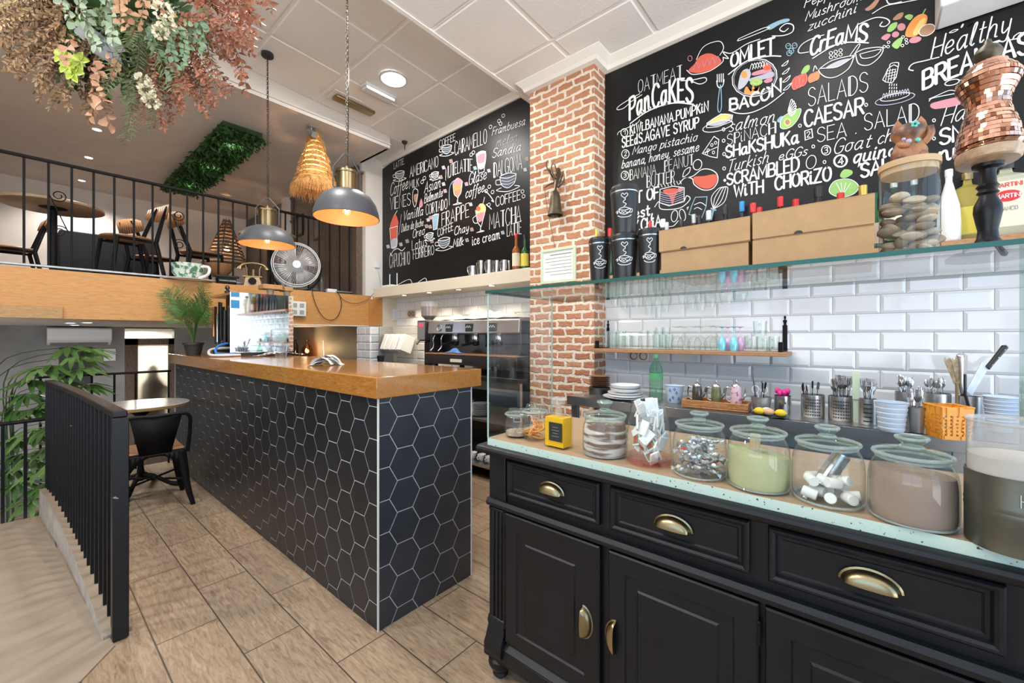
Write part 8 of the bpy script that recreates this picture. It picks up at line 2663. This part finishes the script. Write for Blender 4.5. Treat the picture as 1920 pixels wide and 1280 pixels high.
# floor fan
p = Vector((PY(555, 500, FAS + .10).x, FAS + .10, MZ + .006)); R_ = 43.5 * dep(p) / F * .93
zc_ = MZ + R_ + .05
t = thing('floor_fan', 'round steel floor fan behind the railing', 'fan', p)
fr = Matrix.Translation((p.x, p.y, zc_)) @ Matrix.Rotation(-.30, 4, 'Z') @ Matrix.Rotation(pi / 2, 4, 'X')
b = MB(); b.M = fr
for z, r in ((.05, 1.0), (-.05, 1.0), (.062, .93)):
 b.tube([(R_ * r * cos(a), R_ * r * sin(a), z) for a in [2 * pi * i / 48 for i in range(48)]], .006, 6, closed=True)
for i in range(60):
 a = 2 * pi * i / 60
 b.tube([(.05 * cos(a), .05 * sin(a), .075), (R_ * .6 * cos(a + .06), R_ * .6 * sin(a + .06), .078), (R_ * cos(a), R_ * sin(a), .05)], 0.0022, 4, cap=False)
for f in (.35, .55, .75):
 b.tube([(R_ * f * cos(a), R_ * f * sin(a), .078) for a in [2 * pi * i / 40 for i in range(40)]], .0013, 4, closed=True)
b.build('guard', 'aluminium', t)
b = MB(); b.M = fr; b.lathe([(0, .086), (.045, .084), (.05, .07), (.05, .02)], (0, 0, 0), 24); b.lathe([(.06, -.10), (.07, -.02), (0, -.02)], (0, 0, 0), 20); b.build('hub', 'steel', t)
for k in range(4):
 b = MB(); b.M = fr; n = 8
 a0 = k * pi / 2
 for i in range(n):
  aa, ab = a0 + 1.15 * i / n, a0 + 1.15 * (i + 1) / n
  z0, z1 = .03 - .05 * i / n, .03 - .05 * (i + 1) / n
  b.quad((.045 * cos(aa), .045 * sin(aa), z0 * .5), (.045 * cos(ab), .045 * sin(ab), z1 * .5), (R_ * .9 * cos(ab), R_ * .9 * sin(ab), z1), (R_ * .9 * cos(aa), R_ * .9 * sin(aa), z0))
 o = b.build('blade', 'aluminium', t); so = o.modifiers.new('t', 'SOLIDIFY'); so.thickness = .002
b = MB(); sx = Vector((cos(-.30), sin(-.30), 0)); pc_ = Vector((p.x, p.y, zc_))
b.tube(catmull([pc_ - sx * (R_ + .02), pc_ - sx * (R_ * .9) - Vector((0, 0, R_ * .7)), Vector((p.x, p.y, MZ + .012)) - sx * R_ * .4, Vector((p.x, p.y, MZ + .012)) + sx * R_ * .4, pc_ + sx * (R_ * .9) - Vector((0, 0, R_ * .7)), pc_ + sx * (R_ + .02)], 6), .012, 8)
b.tube([Vector((p.x, p.y, MZ + .012)) - sx * R_ * .4 + Vector((.05, .16, 0)), Vector((p.x, p.y, MZ + .012)) - sx * R_ * .4 - Vector((.03, .05, 0))], .012, 8)
b.build('stand', 'black_metal', t)
# cable and multi-plug hanging over the fascia
YF = FAS - .016
P_ = [(588, 536), (586, 550), (594, 575), (606, 594), (620, 600), (632, 594), (640, 575), (638, 556), (630, 545)]
b = MB(); b.tube(catmull([PY(u, v, YF - (.004 if k not in (0,) else -.02)) for k, (u, v) in enumerate(P_)], 6), .0042, 6)
tag(b.build('power_cable', 'black_plastic'), 'black power cable looping down the wooden fascia', 'cable')
b = MB(); b.tube(catmull([PY(u, v, YF - .004) for u, v in ((634, 548), (644, 562), (665, 569), (688, 562), (702, 548))], 6), .003, 6)
tag(b.build('thin_cable', 'black_plastic'), 'thin dark cable sagging along the right end of the fascia', 'cable')
p = PY(622, 546, FAS + .02)
b = MB(); b.cbox((p.x, FAS + .025, MZ + .03), (.12, .05, .045)); tag(b.build('multi_plug', 'white_plastic', bev=.006), 'white multi-plug block on the mezzanine edge', 'plug')
p = PY(600, 522, FAS + .08)
t = thing('glass_bottle', 'small dark bottle right of the floor fan', 'bottle', (p.x + .02, FAS + .08, MZ + .006))
b = MB(); q = Vector((p.x + .02, FAS + .08, MZ + .006)); b.lathe([(0, 0), (.03, 0), (.032, .12), (.014, .16), (.014, .19), (0, .19)], q, 16); b.build('bottle_body', 'smoky_glass', t)
p = PY(557, 579, YF)
t = thing('fascia_socket', 'white socket panel on the wooden fascia right of the steel machine', 'socket', p)
b = MB(); b.box(p.x - .09, p.x + .09, YF - .035, YF + .003, p.z - .085, p.z + .085); b.build('plate', 'white_plastic', t, bev=.006)
for dx in (-.04, .04):
 for dz in (-.04, .04): b = MB(); b.cbox((p.x + dx, YF - .036, p.z + dz), (.05, .004, .05)); b.build('outlet', 'galvanised', t, bev=.004)
# ================================================================ ON THE BAR
BT = 1.1055
t = thing('steel_machine', 'tall polished steel machine with exposed pipes on its left side, on the bar', 'coffee machine', (1.46, 4.6, BT))
x0, x1, y0, y1, z1 = 1.194, 1.735, 4.24, 4.86, 1.672
x1 = 1.60
a_ = PY(550, 610, 4.24); x1 = a_.x
b = MB(); b.box(x0, x1, y0, y0 + .004, BT + .03, z1); b.build('front_panel', 'mirror_steel', t, smooth=False)
b = MB(); b.box(x0 + .01, x1, y0 + .005, y1, z1 - .02, z1); b.box(x1 - .004, x1, y0 + .005, y1, BT + .03, z1 - .021); b.build('casing', 'brushed_steel', t, smooth=False)
b = MB(); b.box(x0 + .02, x1 - .01, y0 + .006, y1, BT + .03, BT + .055)
for x in (x0 + .04, x1 - .05):
 for y in (y0 + .04, y1 - .05): b.lathe([(.022, 0), (.018, .03), (0, .03)], (x, y, BT + .0005), 10)
b.box(x0 + .14, x0 + .15, y0 + .006, y1, BT + .0555, z1 - .021); b.build('base_frame', 'black_metal', t)
random.seed(31)
for k in range(11):
 y = y0 + .05 + .055 * k; b = MB()
 z0_ = BT + .08 + random.uniform(0, .1); zt_ = z1 - .06 - random.uniform(0, .12)
 b.tube(catmull([(x0 + .05 - .03 * (k % 2), y, z0_), (x0 + .05 - .03 * (k % 2), y, (z0_ + zt_) / 2), (x0 + .05 - .03 * (k % 2), y, zt_)], 5), .010 if k % 3 else .016, 8)
 b.build('pipe', ('black_plastic', 'black_plastic', 'steel', 'black_plastic', 'copper_pipe')[k % 5], t)
for k, (dy, dz, s_, m_) in enumerate(((.12, .14, .07, 'black_plastic'), (.3, .12, .09, 'black_plastic'), (.42, .33, .07, 'steel'), (.22, .42, .06, 'brass'), (.48, .2, .06, 'copper_pipe'), (.08, .38, .05, 'black_plastic'))):
 b = MB(); b.cbox((x0 + .08, y0 + dy, BT + dz), (s_, s_ * .9, s_ * 1.3)); b.build('valve_block', m_, t, bev=.008)
b = MB()
for v0, v1 in ((547, 557), (562, 578)):
 a_, d_ = PY(433, v0, y0 - .001), PY(449, v1, y0 - .001); b.quad((a_.x, y0 - .001, d_.z), (d_.x, y0 - .001, d_.z), (d_.x, y0 - .001, a_.z), (a_.x, y0 - .001, a_.z))
b.build('sticker', 'blue_plastic', t, smooth=False)
b = MB(); b.tube(catmull([(x0 + .05, y0 + .12, BT + .12), (x0 - .06, y0 + .10, BT + .09), (x0 - .10, y0 + .0, BT + .03), (x0 - .02, y0 - .03, BT + .02), (x0 + .06, y0 + .02, BT + .028)], 6), .010, 8); b.build('hose', 'blue_hose', t)
b = MB(); b.tube(catmull([(x0 + .05, y0 + .16, BT + .07), (x0 - .10, y0 + .14, BT + .06), (x0 - .14, y0 + .02, BT + .018), (x0 - .06, y0 - .09, BT + .014), (x0 + .06, y0 - .06, BT + .012)], 6), .011, 8); b.build('hose', 'white_plastic', t)
b = MB(); b.lathe([(0, 0), (.02, 0), (.022, .02), (.012, .03), (.02, .05), (.012, .07), (0, .075)], (x0 + .03, y0 + .18, z1 + .0005), 14); b.build('valve_knob', 'black_plastic', t)
# drip tray sheet lying in front
b = MB(); n = 10
for i in range(n):
 f0, f1 = i / n, (i + 1) / n
 zz_ = lambda f: BT + .004 + .028 * sin(pi * f) ** 2
 b.quad((x0 + .14 + .42 * f0, 4.00 + .05 * f0, zz_(f0)), (x0 + .14 + .42 * f1, 4.00 + .05 * f1, zz_(f1)), (x0 + .13 + .42 * f1, 4.19, zz_(f1)), (x0 + .13 + .42 * f0, 4.19, zz_(f0)))
o = b.build('steel_sheet', 'mirror_steel'); so = o.modifiers.new('t', 'SOLIDIFY'); so.thickness = .003
tag(o, 'bowed sheet of polished steel lying before the steel machine', 'tray')
for k, (u, v, lb) in enumerate(((527, 676, 'clear faceted glass tumbler in front of the steel machine'), )):
 p = PZ(u, v, BT); t = thing('faceted_tumbler', lb, 'glass', p)
 b = MB(); r = 10.5 * dep(p) / F; h = .105
 b.lathe([(0, .002), (r * .7, .002), (r * .9, .02), (r * .82, h * .33), (r * .98, h * .5), (r * .88, h * .66), (r, h), (r * .93, h), (r * .8, h * .6), (r * .7, .012), (0, .012)], p, 12); b.build('glass_wall', 'clear_glass', t, angle=20)
# cup carrier on top of the machine
t = thing('cup_carrier', 'brown cardboard cup carrier with two paper cups on the steel machine', 'cup carrier', (1.52, 4.35, z1))
a_, d_ = PY(490, 545, 4.32), PY(546, 548, 4.32)
b = MB(); b.box(a_.x, a_.x + .17, 4.27, 4.41, z1 + .055, z1 + .10); b.box(a_.x + .19, d_.x, 4.27, 4.41, z1 + .05, z1 + .09); b.box(a_.x + .1705, a_.x + .1895, 4.28, 4.40, z1 + .055, z1 + .065); b.build('tray', 'kraft_card', t, bev=.008)
for x in (a_.x + .085, a_.x + .235):
 b = MB(); b.lathe([(0, .001), (.026, .001), (.036, .085), (.034, .085), (0, .01)], (x, 4.34, z1), 18); b.build('paper_cup', 'pebble_pale', t)
# slips of paper with a stick
p = PZ(612, 684, BT)
t = thing('paper_slips', 'heap of white till slips with a thin stick standing in it, on the bar', 'paper slips', p)
random.seed(14)
b = MB()
for k in range(12):
 b.M = Matrix.Translation((p.x + random.uniform(-.025, .025), p.y + random.uniform(-.025, .025), BT + .001)) @ Matrix.Rotation(random.uniform(-.35, .35) - .7, 4, 'Z')
 n = 8; L_ = .15 - .003 * k; H_ = .006 + .0042 * k
 for i in range(n):
  f0, f1 = i / n - .5, (i + 1) / n - .5
  q = lambda f: H_ * (1 - 4 * f * f) ** .7 + .0006 * k
  b.quad((L_ * f0, -.034, q(f0)), (L_ * f1, -.034, q(f1)), (L_ * f1, .034, q(f1)), (L_ * f0, .034, q(f0)))
b.M = None
b.build('slips', 'paper_white', t)
b = MB(); b.tube([(p.x - .01, p.y + .01, BT + .03), PD(606, 638, dep(p))], .0028, 6); b.build('stick', 'white_plastic', t)
# potted palm at the far end of the bar
p = Vector((1.045, 4.74, BT)); dP = dep(p)
t = thing('potted_palm', 'small feathery palm in a dark pot at the far end of the bar', 'potted plant', p)
b = MB(); b.lathe([(0, 0), (.055, 0), (.075, .10), (.085, .10), (.085, .118), (.075, .118), (.07, .10), (0, .10)], p, 24); b.build('pot', 'terracotta_dark', t)
b = MB(); b.lathe([(0, .101), (.07, .101)], p, 16); b.build('soil', 'soil', t)
random.seed(77)
FR_ = [(308, 548, -.1), (322, 540, -.15), (336, 536, .0), (352, 575, -.2), (385, 535, -.1), (386, 545, -.4), (388, 556, -.3), (312, 565, .05), (330, 560, -.3), (376, 556, -.25), (318, 590, -.3), (384, 580, -.4), (305, 552, -.1), (314, 544, -.25), (326, 548, -.2), (384, 562, -.4), (390, 572, -.4)]
for (u, v, dd) in FR_:
 e = PD(u, v, dP + dd * .5 - .05); s0 = p + Vector((0, 0, .1))
 k1 = s0.lerp(e, .55) + Vector((0, 0, .07))
 P = catmull([s0, s0.lerp(k1, .55) + Vector((0, 0, .05)), k1, e], 6)
 b = MB(); b.tube(P, [.004 - .003 * i / (len(P) - 1) for i in range(len(P))], 5, cap=False)
 nP = len(P)
 for i in range(int(nP * .40), nP):
  tg = (P[i] - P[i - 1]).normalized(); f = (i - nP * .4) / (nP * .6)
  Lf = .135 * (1 - abs(f - .35) * .8)
  for q in range(2):
   pp = P[i - 1].lerp(P[i], q / 2)
   for sg in (-1, 1):
    sd = tg.cross(CAMV).normalized() * sg
    leaf(b, pp, tg * .62 + sd * .85 + CAMV * random.uniform(-.5, .5) + Vector((0, 0, -.12)), Lf, .0055, n=-CAMV, curl=.05)
 b.build('frond', 'leaf_palm_pale' if u < 340 else 'leaf_palm', t, angle=80)
# glowing lantern on a small shelf on the wall behind
p = Vector((2.78, 6.35, .98))
b = MB(); b.box(2.66, 2.919, 6.1, 6.9, .955, .979); tag(b.build('wall_shelf', 'dark_timber'), 'small dark shelf on the stucco wall behind the bar', 'shelf')
t = thing('lantern', 'small bottle-shaped lantern glowing warm behind the bar', 'lamp', p)
b = MB(); b.lathe([(0, 0), (.07, 0), (.075, .10), (.05, .16), (.02, .19), (.02, .23)], p, 18); b.build('shade', 'amber_glass', t)
b = MB(); b.ball(p + Vector((0, 0, .08)), .028); b.build('bulb', 'lamp_warm', t)
b = MB(); b.lathe([(.025, .231), (.03, .25), (0, .26)], p, 12); b.build('cap', 'black_metal', t)
lamp('lantern_light', 'POINT', (2.70, 6.25, 1.10), 9, (1, .68, .34), size=.05)
p2 = Vector((2.76, 6.72, .9795))
t = thing('dark_bottle', 'dark bottle standing beside the glowing lantern', 'bottle', p2)
b = MB(); b.lathe([(0, 0), (.045, 0), (.045, .16), (.02, .21), (.02, .26), (0, .26)], p2, 16); b.build('bottle_body', 'bottle_black', t)
# ================================================================ BALUSTRADE AND LANDING
PA = catmull([Vector((.277, 2.404, 0)), Vector((.245, 3.1, 0)), Vector((.205, 3.75, 0)), Vector((.144, 4.5, 0))], 10)
def along(f):
 k = f * (len(PA) - 1); j = min(int(k), len(PA) - 2); return PA[j].lerp(PA[j + 1], k - j)
def zcurb(f): return .018 + .17 * min(1, f * 1.15) ** .8 if f < .87 else .188
t = thing('stair_balustrade', 'chipped black metal balustrade on a low curb, nearest the camera at left', 'balustrade', (PA[0].x, PA[0].y, 0))
ZT = .965
b = MB(); V = []
for q in PA:
 V.append([b.vert((q.x + dx, q.y, ZT + dz)) for dx, dz in ((-.024, -.028), (.024, -.028), (.024, 0), (-.024, 0))])
for A_, B_ in zip(V, V[1:]):
 for k in range(4): b.face((A_[k], A_[(k + 1) % 4], B_[(k + 1) % 4], B_[k]))
b.face(V[0]); b.face(V[-1])
b.build('top_rail', 'chipped_black', t, bev=.004)
q = PA[0]
b = MB(); b.box(q.x - .026, q.x + .026, q.y - .020, q.y + .020, .0065, ZT - .0285); b.build('end_post', 'chipped_black', t, bev=.003)
q = PA[-1]
b = MB(); b.box(q.x - .02, q.x + .02, q.y - .02, q.y + .02, .19, ZT - .0285); b.build('end_post', 'chipped_black', t, bev=.003)
NB = 21
for k in range(NB):
 f = (k + 1) / (NB + 1); q = along(f)
 b = MB(); b.box(q.x - .020, q.x + .020, q.y - .007, q.y + .007, zcurb(f) + .001, ZT - .0285); b.build('baluster', 'chipped_black', t, bev=.002)
b = MB(); V = []
for i, q in enumerate(PA):
 f = i / (len(PA) - 1)
 V.append([b.vert((q.x + dx, q.y + (.03 if i == 0 else 0), z)) for dx, z in ((-.05, -.01), (.04, -.01), (.04, zcurb(f)), (-.05, zcurb(f)))])
for A_, B_ in zip(V, V[1:]):
 for k in range(4):
  b.m = 1 if k == 3 else 0
  b.face((A_[k], A_[(k + 1) % 4], B_[(k + 1) % 4], B_[k]))
b.m = 0; b.face(V[0]); b.face(V[-1])
mat('curb_paint', (.50, .48, .45), .6, var=.2, vscale=9)
o = b.build('trim_curb', ['landing_concrete', 'curb_paint'], smooth=False); o['kind'] = 'structure'
# lower stair rail at the far left
t = thing('stair_railing', 'thin black stair railing going down behind the landing at far left', 'railing', (-.2, 4.62, -.3))
za, zb_ = PY(0, 797, 4.62).z, PY(85, 785, 4.62).z
xa, xb = -.9, PY(88, 790, 4.62).x
b = MB(); b.tube([(xa, 4.62, za - .02), (xb, 4.62, zb_)], .014, 8); b.build('rail', 'black_metal', t); b = MB(); b.tube([(xa, 4.62, -.16), (xb, 4.62, -.16)], .012, 8); b.build('rail', 'black_metal', t)
for k in range(11):
 x = xa + (xb - xa) * k / 10
 b = MB(); b.box(x - .009, x + .009, 4.61, 4.63, -.16 if k % 5 else -.9, za - .02 + (zb_ - za + .02) * k / 10); b.build('baluster', 'black_metal', t)
# guard rail before the door
t = thing('guard_railing', 'slim black guard rail in front of the glazed door', 'railing', (.6, 5.38, 0))
b = MB(); b.tube([(.10, 5.38, .93), (1.0, 5.38, .93)], .011, 8); b.build('rail', 'black_metal', t)
for x in (.12, .27, .43, .58, .73, .98):
 b = MB(); b.tube([(x, 5.38, .001), (x, 5.38, .92)], .0085, 8); b.build('post', 'black_metal', t)
# marble table
c = Vector((.655, 4.60, 0))
t = thing('marble_table', 'round pale marble cafe table with a gold edge beside the bar', 'table', c)
b = MB(); r = .325
b.lathe([(0, .692), (r * .98, .692), (r, .696), (r, .716), (r * .985, .72), (0, .72)], c, 48); o = b.build('tabletop', ['marble', 'gold_edge'], t)
for f in o.data.polygons:
 f.material_index = 1 if abs(f.normal.z) < .6 else 0
b = MB(); b.lathe([(.024, .08), (.03, .12), (.02, .20), (.02, .58), (.035, .62), (.10, .69), (0, .69)], c, 18); b.build('column', 'black_metal', t)
for k in range(4):
 a = pi / 4 + k * pi / 2 + .3
 u = Vector((cos(a), sin(a), 0))
 b = MB(); b.tube(catmull([c + Vector((0, 0, .13)), c + u * .10 + Vector((0, 0, .10)), c + u * .20 + Vector((0, 0, .035)), c + u * .27 + Vector((0, 0, .022))], 5), [.022] * 5 + [.017] * 6 + [.02] * 5, 8); b.ball(c + u * .275 + Vector((0, 0, .021)), .027, rz=.02); b.build('leg', 'black_metal', t)
# black metal chair
def metal_chair(loc, rz, label):
 t = thing('metal_chair', label, 'chair', loc, rz)
 b = MB(); b.box(-.17, .17, -.17, .17, .425, .445); b.build('seat', 'seat_wood', t, local=True, bev=.03, seg=3)
 b = MB(); b.box(-.175, .175, -.175, .175, .395, .4245); b.build('seat_frame', 'black_metal', t, local=True, bev=.025, seg=3)
 for sx in (-1, 1):
  for sy in (-1, 1):
   b = MB(); P = catmull([(sx * .15, sy * .15, .40), (sx * .165, sy * .165, .30), (sx * .185, sy * .185, .14), (sx * .215, sy * .215, .0)], 5)
   b.tube(P, [.034 - .020 * i / (len(P) - 1) for i in range(len(P))], 8); b.build('leg', 'black_metal', t, local=True)
 for s_, ax in ((-1, 0), (1, 0), (-1, 1), (1, 1)):
  b = MB(); P = [(x, s_ * .168, .40 - .16 * (abs(x) / .17) ** 2.5) for x in [-.165 + .33 * i / 12 for i in range(13)]]
  P = P if ax == 0 else [(y, x, z) for x, y, z in P]
  for q0, q1 in zip(P, P[1:]): b.quad(q0, q1, (q1[0], q1[1], .41), (q0[0], q0[1], .41))
  o = b.build('apron', 'black_metal', t, local=True); so = o.modifiers.new('t', 'SOLIDIFY'); so.thickness = .008
 b = MB()
 for q0, q1, w0, w1 in (((-.165, 0, .42), (-.21, 0, .69), .09, .145),):
  b.quad((q0[0], -w0, q0[2]), (q0[0], w0, q0[2]), (q1[0], w1, q1[2]), (q1[0], -w1, q1[2]))
 o = b.build('backrest', 'black_metal', t, local=True); so = o.modifiers.new('t', 'SOLIDIFY'); so.thickness = .010
 b = MB(); b.tube(catmull([(-.15, -.19, .40), (-.18, -.20, .58), (-.21, -.175, .695), (-.225, 0, .70), (-.21, .175, .695), (-.18, .20, .58), (-.15, .19, .40)], 6), .013, 8); b.build('back_frame', 'black_metal', t, local=True)
 b = MB(); b.tube([(-.17, -.17, .20), (.17, .17, .20)], .008, 6); b.tube([(-.17, .17, .20), (.17, -.17, .20)], .008, 6); b.build('stretcher', 'black_metal', t, local=True)
 return t
metal_chair((.655, 4.13, 0), pi / 2 - .05, 'black metal cafe chair with a wooden seat, its back to the camera')
# ================================================================ LOWER LEVEL
t = thing('air_conditioner', 'white wall air conditioner under the mezzanine', 'air conditioner', (.55, 8.4, 1.25))
b = MB(); b.prism([(8.25, 1.20), (8.21, 1.24), (8.20, 1.38), (8.23, 1.40), (8.499, 1.40), (8.499, 1.16), (8.36, 1.16)], .24, .86, 'X'); b.build('casing', 'white_plastic', t, bev=.006)
b = MB(); b.prism([(8.255, 1.195), (8.35, 1.155), (8.36, 1.17), (8.27, 1.21)], .27, .83, 'X'); b.build('louvre', 'label_grey', t)
b = MB(); b.box(.36, .68, 8.47, 8.498, .55, 1.12); tag(b.build('dark_notice_board', 'black_plastic'), 'dark board on the grey wall behind the palm', 'board')
b = MB(); b.box(.80, .93, 8.47, 8.498, .92, 1.10); tag(b.build('switch_box', 'white_plastic', bev=.006), 'small pale switch box on the grey wall left of the glazed door', 'switch box')
b = MB(); b.box(-.33, -.21, 8.47, 8.498, .82, 1.02); tag(b.build('wall_plate', 'cream_paint', bev=.006), 'small cream plate on the grey wall at the far left', 'wall plate')
# made-up dark shape added behind the frosted pane to shadow it
b = MB(); b.lathe([(.0, -.52), (.12, -.50), (.15, -.1), (.14, .3), (.12, .52), (.07, .60), (.055, .66), (.06, .74), (.0, .80)], (1.37, 8.64, .10), 18, sy=.3)
b.tube([(1.40, 8.64, .52), (1.54, 8.64, .50)], [.07, .05], 10)
tag(b.build('pane_shadow_shape', 'fabric_dark'), 'added dark shape behind the frosted door pane, seen as a blurred shadow', 'coat')
for k, (u, v) in enumerate(((132, 605.5), (164, 604.8), (140, 609.5))):
 p = PZ(u, v, MU - .001)
 t = thing('lower_downlight', 'small downlight under the mezzanine, ' + ('left of the pair', 'right of the pair', 'farthest back')[k], 'ceiling light', p, 0, 'downlights under the mezzanine')
 b = MB(); b.lathe([(.05, 0), (.05, -.005), (.038, -.005), (.036, 0)], p, 20); b.build('bezel', 'white_plastic', t)
 b = MB(); b.lathe([(0, -.003), (.037, -.003)], p, 20); b.build('lamp_face', 'lamp_white', t)
 lamp('lower_downlight_light', 'SPOT', (p.x, p.y, MU - .03), 28, (1, .95, .88), size=.04, spot=2.5, blend=.7)
# tall lady palm rising from the lower level
random.seed(19)
pp = thing('lady_palm', 'tall lady palm with fan leaves rising behind the balustrade', 'potted plant', (-.08, 5.8, -.9))
b = MB(); b.lathe([(0, 0), (.16, 0), (.21, .34), (.23, .36), (.21, .36), (.19, .33), (0, .32)], (-.08, 5.8, -.9), 24); b.build('pot', 'terracotta_dark', pp)
DP = dep((-.08, 5.78, 0))
FANS = [(20, 770, 42, 0), (110, 860, 44, 1), (30, 820, 40, 0), (95, 930, 42, 1), (15, 880, 40, 0), (75, 690, 46, 1), (150, 690, 50, 1), (160, 720, 46, 0), (128, 650, 46, 0), (140, 668, 58, 1), (95, 684, 46, 0), (118, 716, 50, 1), (60, 712, 44, 0), (48, 738, 42, 0), (92, 752, 46, 0), (64, 765, 42, 0), (165, 655, 44, 1), (110, 790, 46, 0), (62, 805, 48, 1), (88, 838, 46, 1), (40, 850, 42, 0), (70, 880, 46, 1), (30, 905, 44, 0), (60, 935, 46, 1), (84, 955, 46, 1), (50, 970, 40, 0), (95, 900, 40, 0), (150, 765, 40, 0), (120, 740, 40, 0), (85, 800, 40, 1), (75, 912, 44, 1), (60, 860, 40, 1)]
stems = [Vector((-.08 + .05 * cos(k * 1.3), 5.8 + .07 * sin(k * 1.3), -.58)) for k in range(6)]
for i, (u, v, L, br) in enumerate(FANS):
 e = PD(u, v, (3.42 if u < 130 else 3.58) + random.uniform(-.10, .06))
 s0 = stems[i % 6]
 b = MB()
 b.m = 1
 hub = e
 top = Vector((s0.x, s0.y, max(s0.z + .1, e.z - .18)))
 b.tube(catmull([s0, s0.lerp(top, .5), top, hub], 5), [.006] * 6 + [.005] * 5 + [.0025] * 5, 6, cap=False)
 b.m = 0
 out = Vector((e.x - s0.x, e.y - s0.y, 0)); out = out.normalized() if out.length > .02 else Vector((C_, -S_, 0))
 n = 8; sd = Vector((-out.y, out.x, 0))
 for k in range(n):
  a = -1.25 + 2.5 * k / (n - 1)
  d = out * cos(a) + sd * sin(a) + Vector((0, 0, random.uniform(-.55, -.05)))
  leaf(b, hub, d, L * 3.42 / F * random.uniform(.9, 1.25), .044, n=Vector((0, 0, 1)) + CAMV * -.3, curl=.10, fold=.15)
 b.build('fan_leaf', ['leaf_palm_pale' if br else 'leaf_palm', 'leaf_dark'], pp, angle=80)
